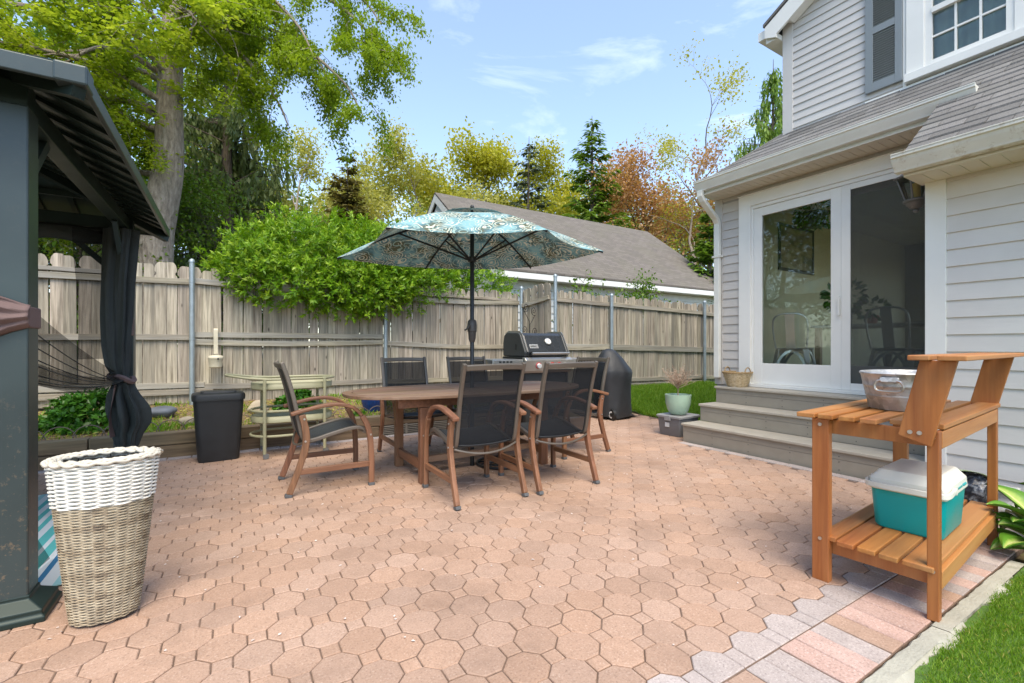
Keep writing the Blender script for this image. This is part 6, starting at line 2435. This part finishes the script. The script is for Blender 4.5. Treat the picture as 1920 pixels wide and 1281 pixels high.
# the big maple behind the left fence: trunk, limbs reaching over the yard
mp_ = thing('maple_tree', 'big maple with bright spring leaves and thick grey trunk behind the fence', 'tree', (*at(288, 9.6)[:2], 0.3), 0, 'trees beyond the fence')
base = Vector(mp_.location)
def loc_of(px, py, Dp):
    x, y, _ = at(px, Dp)
    return Vector((x, y, 1.1 + (650 - py) / 865 * Dp)) - base
b = MB()
tr = bez([loc_of(286, 760, 9.6), loc_of(290, 480, 9.6), loc_of(300, 400, 9.6), loc_of(316, 310, 9.65), loc_of(318, 200, 9.7), loc_of(322, 90, 9.8), loc_of(330, -60, 9.9), loc_of(342, -230, 10.0)], 6)
trr = list(np.interp(np.linspace(0, 1, len(tr)), [0, .2, .35, .5, .7, 1], [.36, .31, .29, .25, .21, .13]))
b.tube(tr, trr, 16)
rng = random.Random(31)
tw = []
def limb(pts, r0, r1, twigs, tl, droop, seed, lv=1):
    rg_ = random.Random(seed)
    pth = bez(pts, 6)
    b.tube(pth, list(np.linspace(r0, r1, len(pth))), 7, caps=False)
    segs, tips = [], []
    for k in range(twigs):
        i = rg_.randint(3, len(pth) - 1)
        tdir = (pth[i] - pth[i - 1]).normalized()
        side = Vector((rg_.gauss(0, 1), rg_.gauss(0, 1), rg_.gauss(0, .45)))
        d = (tdir * .7 + side.normalized() * .9)
        branchy(rg_, pth[i], d, tl * rg_.uniform(.6, 1.2), r1 * .7, lv, segs, tips, droop, 2, .16, .7, .7)
    for p_, rs, _ in segs:
        b.tube(p_, [min(q, .02) for q in rs], 3, caps=False)
    tw.extend(tips)
    return tips
left_tips = []
top = tr[len(tr) * 2 // 3]
lspec = [((318, 200, 9.7), (200, 130, 8.8), (60, 90, 8.0), (-80, 70, 7.6)), ((320, 150, 9.7), (230, 40, 8.9), (120, -20, 8.4), (0, -40, 8.0)),
         ((318, 230, 9.9), (240, 190, 9.4), (160, 190, 8.8), (70, 230, 8.2)), ((316, 300, 9.9), (250, 260, 9.9), (190, 240, 9.4), (130, 290, 8.9)),
         ((322, 90, 9.8), (280, 20, 9.2), (220, -60, 8.8), (140, -130, 8.4)), ((318, 120, 9.7), (370, 60, 9.4), (400, 40, 9.2), (430, 60, 9.0)),
         ((300, 330, 9.9), (235, 320, 9.9), (200, 330, 9.6), (165, 360, 9.4)), ((322, 60, 9.8), (330, 30, 9.0), (350, 20, 8.5), (370, 40, 8.2)),
         ((318, 210, 9.7), (150, 170, 9.4), (20, 150, 9.2), (-120, 150, 9.0)), ((316, 160, 9.9), (250, 130, 10.2), (170, 150, 10.4), (80, 190, 10.4)),
         ((320, 120, 9.7), (90, 20, 9.6), (-60, 10, 9.3), (-200, 30, 9.0)), ((300, 250, 9.9), (220, 220, 10.2), (140, 200, 10.3), (60, 230, 10.3)),
         ((318, 150, 9.9), (240, 100, 9.2), (180, 90, 8.7), (120, 120, 8.4)), ((318, 250, 9.7), (230, 230, 9.5), (130, 260, 9.3), (60, 290, 9.2))]
for i, sp4 in enumerate(lspec):
    left_tips += limb([loc_of(*q) for q in sp4], .07, .018, 13, 1.0, .03, 100 + i)
rspec = [((325, 20, 9.9), (420, 30, 9.6), (540, 70, 9.3), (640, 150, 9.1), (680, 215, 9.0)), ((330, -60, 9.9), (450, -60, 9.6), (600, -10, 9.3), (680, 50, 9.1), (705, 100, 9.0)),
         ((325, 10, 9.9), (400, 60, 9.7), (470, 120, 9.5), (520, 190, 9.4), (540, 235, 9.3)), ((330, -60, 9.9), (480, -90, 9.7), (600, -60, 9.4), (680, 0, 9.2), (715, 45, 9.1)),
         ((328, -20, 9.9), (430, 0, 9.8), (540, 60, 9.7), (600, 120, 9.6), (625, 180, 9.6)), ((330, -60, 9.9), (420, -50, 9.5), (500, -10, 9.1), (560, 50, 8.9), (590, 110, 8.8))]
right_tips = []
for i, sp4 in enumerate(rspec):
    right_tips += limb([loc_of(*q) for q in sp4], .06, .012, 12, .75, .22, 200 + i)
b.build('trunk', M['bark_grey'], mp_, smooth=True, sharp=80)
def tip_leaves(tips, n, clus, sz, flat, hang):
    seg = np.array([[tuple(p) for p in pts] for pts in tips])
    ti = NR.integers(0, len(seg), n)
    ii = NR.integers(0, 5, n)
    fr_ = NR.random(n)[:, None]
    P = seg[ti, ii] * (1 - fr_) + seg[ti, ii + 1] * fr_
    P = P + NR.normal(size=(n, 3)) * clus * np.array([1, 1, flat])
    tone = NR.random(len(seg))[ti] * .55 + NR.random(n) * .45
    D_ = unit(n) * np.array([1, 1, .4]) + np.array([0, 0, -hang])
    Nn = unit(n) * .45 + np.array([0, 0, 1.0])
    s = sz * NR.uniform(.55, 1.2, n)
    return P, D_, Nn, s, tone
A1 = tip_leaves(left_tips, 60000, .10, .095, .38, .2)
A2 = list(tip_leaves(right_tips, 42000, .085, .066, .8, .7))
A2[4] = A2[4] * .45  # right-hand leaves tinted darker: their backlit shade is put into the colour
P, D_, Nn, s, tone = [np.concatenate([u, v]) for u, v in zip(A1, A2)]
leaf_mesh('crown', P, D_, Nn, s, s * .68, M['leaf_maple'], mp_, tone)

# weeping spruce behind the maple, far row of trees
conifer('spruce_tree', 'tall dark weeping spruce beside the maple trunk', at(430, 13.0, .3), 12.5, 2.7, M['leaf_spruce'], M['bark_dark'], 5, 26, 9, 22, .20, .24, .10, 1.5, .12, upturn=.10, wfac=.34)
deciduous('yellow_tree', 'thin yellow-leaved tree with pale forked limbs between spruce and juniper', at(545, 25, .3), 11.6, .26, M['leaf_yellow'], M['bark_grey'], 9000, .24, 8, .34, .95, 3, 7, .34)
conifer('juniper_tree', 'bronze-green bushy juniper just above the bright bush', at(652, 21, .3), 9.6, 2.5, M['leaf_juniper'], M['bark_dark'], 9, 20, 12, 22, -.25, .5, .15, 0, .1, wfac=.4)
deciduous('yellow_tree', 'short yellow-leaved tree standing nearest the garage gable', at(775, 26, .3), 10.6, .24, M['leaf_yellow'], M['bark_grey'], 9000, .24, 17, .3, .85, 3, 7, .36)
deciduous('yellowgreen_tree', 'yellow-green tree with a rounded crown above the garage ridge', at(912, 30, .3), 11.6, .34, M['leaf_yellowgreen'], M['bark_grey'], 17000, .30, 23, .3, .9, 3, 8, .5)
deciduous('yellowgreen_tree', 'tallest yellow-green tree rising between the cedar and the fir', at(1040, 34, .3), 13.0, .34, M['leaf_yellowgreen'], M['bark_grey'], 12000, .30, 29, .35, .7, 3, 7, .5)
conifer('cedar_tree', 'open blue-grey cedar behind the garage ridge', at(992, 25, .3), 12.2, 3.2, M['leaf_cedar'], M['bark_dark'], 12, 18, 8, 26, .12, .55, .25, .15, .2, wfac=.35)
conifer('fir_tree', 'bright green pointed fir rising behind the garage roof', at(1110, 23, .3), 12.3, 3.4, M['leaf_fir'], M['bark_dark'], 14, 24, 9, 30, .10, .62, .12, .15, .1, upturn=.22, wfac=.3)
deciduous('russet_tree', 'orange-russet spring tree behind the end of the garage', at(1205, 27, .3), 10.2, .32, M['leaf_russet'], M['bark_dark'], 13000, .22, 41, .25, 1.0, 3, 8, .45)
deciduous('sparse_tree', 'almost leafless slender tree left of the house gutter', at(1352, 26, .3), 15.0, .22, M['leaf_yellowgreen'], M['bark_grey'], 2600, .2, 47, .3, .5, 3, 7, .3)
deciduous('sparse_tree', 'thin budding tree with russet tips near the house corner', at(1292, 24, .3), 10.5, .16, M['leaf_russet'], M['bark_grey'], 2600, .2, 53, .25, .7, 3, 6, .35)
conifer('spruce_tree', 'dark drooping spruce rising behind the house corner', at(1450, 22, .3), 14.5, 4.4, M['leaf_fir'], M['bark_dark'], 61, 26, 9, 22, .25, .30, .1, 1.0, .1, upturn=.15, wfac=.34)
conifer('arborvitae', 'small dark evergreen beside the downspout', at(1330, 17, .3), 5.9, 1.35, M['leaf_fir'], M['bark_dark'], 66, 22, 12, 18, -.3, .4, .05, 0, .05, wfac=.4)
deciduous('understorey_tree', 'green young tree between maple trunk and bush', at(385, 11.5, .3), 4.4, .07, M['leaf_wood'], M['bark_dark'], 7000, .09, 71, .12, 1.0, 3, 8, .22)
deciduous('understorey_tree', 'leafy green tree seen under the gazebo roof', at(160, 13, .3), 6.4, .12, M['leaf_wood'], M['bark_dark'], 14000, .12, 75, .12, 1.1, 3, 9, .35)
conifer('spruce_tree', 'dark evergreen filling the back behind the gazebo roof', at(40, 18, .3), 13.0, 4.0, M['leaf_spruce'], M['bark_dark'], 77, 24, 9, 20, .25, .34, .08, .9, .1, upturn=.15, wfac=.34)
deciduous('background_tree', 'deep green tree far behind the maple limbs', at(170, 22, .3), 14, .3, M['leaf_wood'], M['bark_dark'], 15000, .28, 83, .2, 1.0, 3, 9, .55)

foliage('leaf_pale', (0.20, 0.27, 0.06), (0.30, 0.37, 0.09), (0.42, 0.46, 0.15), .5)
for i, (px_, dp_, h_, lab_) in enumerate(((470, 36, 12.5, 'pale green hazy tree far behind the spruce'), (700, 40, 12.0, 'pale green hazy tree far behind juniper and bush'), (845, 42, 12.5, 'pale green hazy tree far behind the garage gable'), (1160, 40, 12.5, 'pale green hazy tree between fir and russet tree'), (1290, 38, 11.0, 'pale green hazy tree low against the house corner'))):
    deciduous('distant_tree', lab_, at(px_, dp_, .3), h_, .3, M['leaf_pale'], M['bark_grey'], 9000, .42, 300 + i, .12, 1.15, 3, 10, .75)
# unseen trees added on the gazebo side to darken the door glass reflection
for i, (x_, y_, h_, lab_) in enumerate(((-9.0, 11.5, 8.0, 'unseen leafy tree added beyond the gazebo, nearest the fence'), (-13.5, 13.0, 10.0, 'tall unseen leafy tree added beyond the gazebo, second from the fence'), (-13.5, 7.5, 9.0, 'broad unseen leafy tree added on the open side of the gazebo'), (-11.0, 3.0, 8.0, 'low unseen leafy tree added facing the steps across the patio'))):
    deciduous('unseen_tree', lab_, (x_, y_, 0), h_, .2, M['leaf_wood'], M['bark_dark'], 16000, .17, 120 + i, .08, 1.1, 3, 10, .5, 0.0, 'unseen trees past the gazebo')

# the bright bush spilling over the fence
bu = thing('evergreen_bush', 'dense bright green evergreen bush spilling over the fence', 'bush', (1.4, 8.0, 0.35))
bb = Vector(bu.location)
blobs = [(0.42, 7.75, 2.30, .55, .50, .45), (1.0, 7.85, 2.40, .85, .65, .68), (1.75, 7.75, 2.35, .80, .65, .64), (2.35, 7.75, 2.40, .70, .60, .62), (0.75, 7.45, 2.05, .62, .34, .34),
         (1.45, 7.42, 1.98, .62, .34, .36), (2.05, 7.42, 2.0, .55, .32, .34), (2.75, 7.50, 2.25, .50, .38, .34), (1.2, 8.2, 2.62, .95, .6, .55), (2.2, 8.2, 2.68, .8, .6, .50), (0.2, 7.75, 2.2, .40, .36, .28),
         (3.3, 8.0, 2.35, .7, .45, .45), (4.1, 8.05, 2.3, .65, .45, .38), (3.0, 8.3, 2.6, .7, .5, .5), (1.9, 7.4, 1.85, .35, .25, .22)]
Pc, Dc, Tc = [], [], []
for (x, y, z, a, c, e) in blobs:
    n = int(480 * (a * c + a * e + c * e) / .9)
    d = unit(n)
    lump = 1 + .20 * np.sin(d[:, 0] * 7 + x * 5) * np.sin(d[:, 2] * 6 + y) + .12 * NR.normal(size=n)
    sh = np.where(NR.random(n) < .75, 1.0, NR.uniform(.6, .95, n)) * lump * np.where(NR.random(n) < .05, 1.18, 1.0)
    Pc.append(np.array([x, y, z]) + d * np.array([a, c, e]) * sh[:, None])
    Dc.append(d)
    Tc.append(NR.random(n))
Pc, Dc, Tc = np.concatenate(Pc), np.concatenate(Dc), np.concatenate(Tc)
# each shoot carries a whorl of narrow leaves
per = 13
n = len(Pc)
shoot = Dc + unit(n) * .55 + np.array([0, 0, .55])
shoot /= np.linalg.norm(shoot, axis=1, keepdims=True)
P = np.repeat(Pc, per, 0)
sd = np.repeat(shoot, per, 0)
along = np.tile(np.linspace(0, 1, per), n)
P = P + sd * (along * .10)[:, None] + NR.normal(size=P.shape) * .006
rad_ = unit(len(P))
rad_ = rad_ - sd * np.sum(rad_ * sd, axis=1, keepdims=True)
D_ = rad_ + sd * (.25 + .7 * along)[:, None]
Nn = sd + unit(len(P)) * .3
tint = np.repeat(Tc, per) * .45 + along * .40 + NR.random(len(P)) * .2 - .03
s = .074 * NR.uniform(.55, 1.25, len(P))
leaf_mesh('foliage', P - np.array(bb), D_, Nn, s, s * .30, M['leaf_bush'], bu, tint)
b = MB()
rng = random.Random(15)
for k in range(9):
    x0 = -.9 + k * .38
    q = [Vector((x0 * .6, .15, -.3)), Vector((x0 * .8, .1, .9)), Vector((x0 + rng.uniform(-.2, .2), -.1, 1.7)), Vector((x0 * 1.15, -.2 + rng.uniform(-.2, .3), 2.2))]
    b.tube(bez(q, 4), list(np.linspace(.035, .012, 13)), 6, caps=False)
b.build('stems', M['bark_dark'], bu, smooth=True)

# leafy clumps in the bed
def clump(name, label, loc, rx, rz_, n, lsz, seed):
    t = thing(name, label, 'plant', loc)
    d = unit(n)
    d[:, 2] = np.abs(d[:, 2])
    P = d * np.array([rx, rx * .8, rz_]) * (NR.uniform(.75, 1.05, n))[:, None]
    per_ = 9
    P2 = np.repeat(P, per_, 0)
    dd = np.repeat(d, per_, 0)
    D_ = unit(len(P2)) * .9 + dd * .35
    Nn = dd + np.array([0, 0, .6]) + unit(len(P2)) * .35
    s = lsz * NR.uniform(.7, 1.2, len(P2))
    leaf_mesh('foliage', P2, D_, Nn, s, s * .5, M['leaf_lily'], t, np.repeat(NR.random(n), per_) * .6 + NR.random(len(P2)) * .4)
    b_ = MB()
    rr = random.Random(seed)
    for k in range(14):
        a = rr.uniform(0, 6.28)
        b_.tube([(0, 0, -.02), (rx * .4 * math.cos(a), rx * .4 * math.sin(a), rz_ * .5), (rx * .7 * math.cos(a), rx * .7 * math.sin(a), rz_ * .8)], .004, 4)
    b_.build('stems', M['leaf_lily'], t)
    return t
clump('bed_plant', 'round green leafy plant in the bed behind the curtain post', (-1.25, 6.45, .25), .40, .36, 330, .075, 1)
clump('bed_plant', 'round green leafy plant in the bed behind the bar cart', (.72, 6.35, .24), .26, .30, 200, .075, 2)
clump('bed_plant', 'small grassy tuft in front of the blue pot', (1.40, 6.0, .22), .06, .05, 20, .05, 3)
# weeds, chips and fallen leaves on the bed
n = 9000
X, Y = NR.uniform(-3.2, 4.6, n), NR.uniform(5.82, 7.45, n)
P = np.stack([X, Y, .213 + .13 * (Y - 5.79) / 1.83], 1)
leaf_mesh('bed_litter', P, unit(n) * np.array([1, 1, .3]), unit(n) * .5 + np.array([0, 0, 1]), NR.uniform(.02, .05, n), NR.uniform(.012, .03, n), M['leaf_yellow'], None, NR.random(n), kind='stuff')
n = 5500
ctr = np.stack([NR.uniform(-3.2, 4.6, 60), NR.uniform(5.85, 7.45, 60)], 1)
ci = NR.integers(0, 60, n)
XY = ctr[ci] + NR.normal(size=(n, 2)) * .12
XY[:, 1] = np.clip(XY[:, 1], 5.82, 7.5)
P = np.stack([XY[:, 0], XY[:, 1], .208 + .13 * (XY[:, 1] - 5.79) / 1.83], 1)
leaf_mesh('weeds', P, unit(n) * .6 + np.array([0, 0, .9]), unit(n), NR.uniform(.03, .08, n), NR.uniform(.008, .02, n), M['blade'], None, NR.random(n), kind='stuff')
# loop edging, stones and a lily pad leaf
plain('wire_rust', (.16, .13, .10), .7)
le = thing('loop_edging', 'row of thin wire loop edging along the front of the bed', 'edging', (0, 5.86, .2))
for k in range(22):
    x0 = -2.2 + k * .21
    b = MB(); b.tube([(x0 + .12 * math.cos(a), 0, .02 + .13 * math.sin(a)) for a in np.linspace(0, PI, 13)], .005, 5, caps=False)
    b.build('loop', M['wire_rust'], le, smooth=True)
plain('stone_tan', (.42, .35, .25), .8, var=.2, bump=.4, bscale=20)
plain('stone_blue', (.13, .145, .17), .7, var=.3, bump=.4, bscale=20)
def stone(lab, loc, s3, mat, seed):
    rr = random.Random(seed)
    bm = bmesh.new()
    bmesh.ops.create_icosphere(bm, subdivisions=3, radius=1)
    ph = [rr.uniform(0, 6) for _ in range(6)]
    for v in bm.verts:
        k = 1 + .13 * math.sin(3 * v.co.x + ph[0]) + .1 * math.sin(4 * v.co.y + ph[1]) + .08 * math.sin(5 * v.co.z + ph[2])
        v.co = Vector((v.co.x * s3[0], v.co.y * s3[1], v.co.z * s3[2])) * k
    me = bpy.data.meshes.new('stone')
    bm.to_mesh(me)
    bm.free()
    me.materials.append(mat)
    me.shade_smooth()
    o = linkobj('stone', me, None, loc)
    tag(o, lab, 'stone', 'stones in the planting bed')
stone('pale tan stone in the bed beside the bin', (-.42, 6.25, .27), (.09, .07, .05), M['stone_tan'], 1)
stone('blue-grey stone behind the round leaf in the bed', (-.72, 6.75, .33), (.16, .11, .08), M['stone_blue'], 2)
stone('tan boulder behind the bar cart in the bed', (.30, 6.65, .32), (.13, .1, .09), M['stone_tan'], 3)

# grass blades on both lawns
def grass(name, xy, z, hmin, hmax, w_, tint=None):
    n = len(xy)
    P = np.column_stack([xy, z])
    D_ = unit(n) * .55 + np.array([0, 0, 1.0])
    h = NR.uniform(hmin, hmax, n)
    leaf_mesh(name, P, D_, unit(n), h, w_, M['blade'], None, NR.random(n) if tint is None else tint, kind='stuff')
n = 130000
xy = np.stack([NR.uniform(1.0, 4.4, n), .67 - NR.random(n) ** 1.3 * 1.5], 1)
keep = ~((xy[:, 0] > 3.35) & (xy[:, 1] > .35))
edge = .608 + .022 * (xy[:, 0] - 1.9) + .018 * np.sin(xy[:, 0] * 9) + np.abs(NR.normal(size=n)) * .012 * (NR.random(n) < .25) - .004
keep &= xy[:, 1] < edge
xy = xy[keep]
grass('lawn_grass', xy, np.full(len(xy), -.012), .010, .026, .0030)
n = 60000
yy = NR.uniform(3.8, 6.5, n)
x0 = np.interp(yy, [3.75, 3.95, 4.75, 5.45, 5.7, 6.7], [4.97, 5.24, 5.60, 5.72, 5.47, 5.12])
xx = x0 + NR.random(n) ** 1.4 * 3.8
grass('bank_grass', np.stack([xx, yy], 1), np.array([bank_z(a, c) for a, c in zip(xx, yy)]) - .005, .05, .10, .008)

n = 5000
xs_, ys_ = NR.uniform(1.0, 4.3, n), .62 - NR.random(n) * 1.4
k_ = ~((xs_ > 3.35) & (ys_ > .35))
leaf_mesh('dry_grass', np.stack([xs_, ys_, np.full(n, -.01)], 1)[k_], (unit(n) * .9 + np.array([0, 0, .6]))[k_], unit(n)[k_], .03, .003, M['leaf_yellow'], None, kind='stuff')
# fallen petals on the paving
plain('petal', (0.72, 0.62, 0.55), .7)
n = 260
X, Y = NR.uniform(-.6, 4.3, n), 1.1 + NR.random(n) ** .7 * 4.3
leaf_mesh('fallen_petals', np.stack([X, Y, np.full(n, .0045)], 1), unit(n) * np.array([1, 1, .1]), unit(n) * .2 + np.array([0, 0, 1]), NR.uniform(.008, .022, n), NR.uniform(.006, .014, n), M['petal'], None, kind='stuff')

# hosta by the wall
def hosta_mat():
    m, n, l, out = nodes_of('hosta_leaf')
    uvn = n.new('ShaderNodeAttribute')
    uvn.attribute_name = 'across'
    f = _noise(n, l, _coords(n, l), 14, 3)
    e = _math(n, l, 'ADD', uvn.outputs['Fac'], _math(n, l, 'MULTIPLY_ADD', f, .5, -.25))
    c = _ramp(n, l, e, [(.14, (.58, .60, .26)), (.30, (.34, .46, .10)), (.42, (.10, .25, .02)), (1, (.075, .21, .017))])
    _bsdf(n, l, out, c, .38, 0)
hosta_mat()
def hosta_leaf(L_, W_, bend):
    vs, fs, ac = [], [], []
    nu, nv = 11, 9
    for i in range(nu):
        u = i / (nu - 1)
        w_ = W_ * math.sin(PI * min(1, u ** .75)) * (1 - .15 * u) + .004
        for j in range(nv):
            s = 2 * j / (nv - 1) - 1
            x = u * L_ * math.cos(bend * u * .7)
            z = .35 * L_ * u - bend * .42 * L_ * u * u + abs(s) ** 1.5 * w_ * .35 + .006 * math.sin(8 * s) * (1 if u < .95 else 0)
            vs.append((x, s * w_, z))
            ac.append(abs(s))
    for i in range(nu - 1):
        for j in range(nv - 1):
            fs.append((i * nv + j, i * nv + j + 1, (i + 1) * nv + j + 1, (i + 1) * nv + j))
    me = bpy.data.meshes.new('leaf')
    me.from_pydata(vs, [], fs)
    me.attributes.new('across', 'FLOAT', 'POINT').data.foreach_set('value', ac)
    me.materials.append(M['hosta_leaf'])
    me.shade_smooth()
    return me
hl = [hosta_leaf(.22, .062, 1.15), hosta_leaf(.25, .070, 1.35), hosta_leaf(.18, .056, 1.0), hosta_leaf(.23, .064, .85)]
def hosta(lab, loc, n, seed, r0=.05):
    t = thing('hosta', lab, 'plant', loc, 0, 'hostas by the wall')
    rr = random.Random(seed)
    for k in range(n):
        a = k * 2.4 + rr.uniform(-.3, .3)
        tier = k / n
        el = rr.uniform(-.12, .15) - .62 * (tier ** 1.3)
        o = linkobj('leaf', hl[rr.randrange(4)], t, (r0 * math.cos(a), r0 * math.sin(a), .05 + .16 * tier), (rr.uniform(-.3, .3), el, a))
        sc2 = rr.uniform(.95, 1.35)
        o.scale = (sc2, sc2, sc2)
    return t
hosta('hosta with cream-centred leaves spilling onto the kerb beside the bench leg', (3.66, .58, -.02), 40, 3, .09)
hosta('hosta with cream-striped leaves growing against the clapboard wall', (4.12, .50, -.02), 26, 8, .07)
# small climbers behind the right fence
deciduous('climbing_shrub', 'sprawling green climber showing over the fence near the house', (8.1, 7.75, .3), 2.35, .02, M['leaf_wood'], M['bark_dark'], 2200, .08, 91, .5, .8, 2, 7, .14, 0.0, 'climbers on the fence')
deciduous('climbing_shrub', 'small leafy sprig poking above the fence in front of the garage wall', (6.25, 7.5, .3), 2.3, .015, M['leaf_wood'], M['bark_dark'], 260, .09, 95, .7, .6, 2, 4, .12, 0.0, 'climbers on the fence')

# plants and pots on the indoor table
ip = thing('house_plant', 'leafy green plant in a white pot on the indoor table', 'plant', (6.52, 2.75, 1.3675))
b = MB(); b.lathe([(.07, 0), (.085, .01), (.09, .15), (.082, .15), (.078, .11)], 20, cap1=False)
b.build('pot', M['table_white'], ip, smooth=True, sharp=50)
d = unit(110)
P = d * np.array([.17, .17, .16]) + np.array([0, 0, .36])
leaf_mesh('leaves', P, d + unit(110) * .5, unit(110) + np.array([0, 0, 1]), .10, .06, M['leaf_lily'], ip)
b = MB(); b.tube([(0, 0, .1), (.01, 0, .25), (0, .01, .38)], .006, 5)
b.build('stem', M['leaf_lily'], ip)
hp = thing('hanging_planter', 'trailing plant in a dark hanging pot behind the fixed door glass', 'plant', (6.35, 3.02, 2.62))
b = MB(); b.lathe([(.10, 0), (.13, .02), (.16, .17), (.17, .18), (.15, .18), (.14, .15)], 20, cap1=False)
b.build('pot', M['near_black'], hp, smooth=True, sharp=50)
for k in range(3):
    a = k * 2.1
    b = MB(); b.tube([(.16 * math.cos(a), .16 * math.sin(a), .18), (0, 0, .375)], .003, 4)
    b.build('cord', M['near_black'], hp)
d = unit(150)
P = d * np.array([.24, .24, .13]) + np.array([.05, -.05, .18])
leaf_mesh('leaves', P, d + unit(150) * .5 + np.array([0, 0, -.4]), unit(150) + np.array([0, 0, 1]), .10, .06, M['leaf_lily'], hp)
plain('terracotta', (.40, .12, .06), .7)
ip = thing('house_plant', 'bushy plant in a terracotta pot on the indoor table', 'plant', (6.62, 2.50, 1.3675))
b = MB(); b.lathe([(.05, 0), (.07, .09), (.075, .09), (.075, .11), (.066, .11), (.062, .08)], 20, cap1=False)
b.build('pot', M['terracotta'], ip, smooth=True, sharp=50)
d = unit(90)
P = d * np.array([.13, .13, .10]) + np.array([0, 0, .19])
leaf_mesh('leaves', P, d + unit(90) * .5, unit(90) + np.array([0, 0, 1]), .08, .05, M['leaf_lily'], ip)
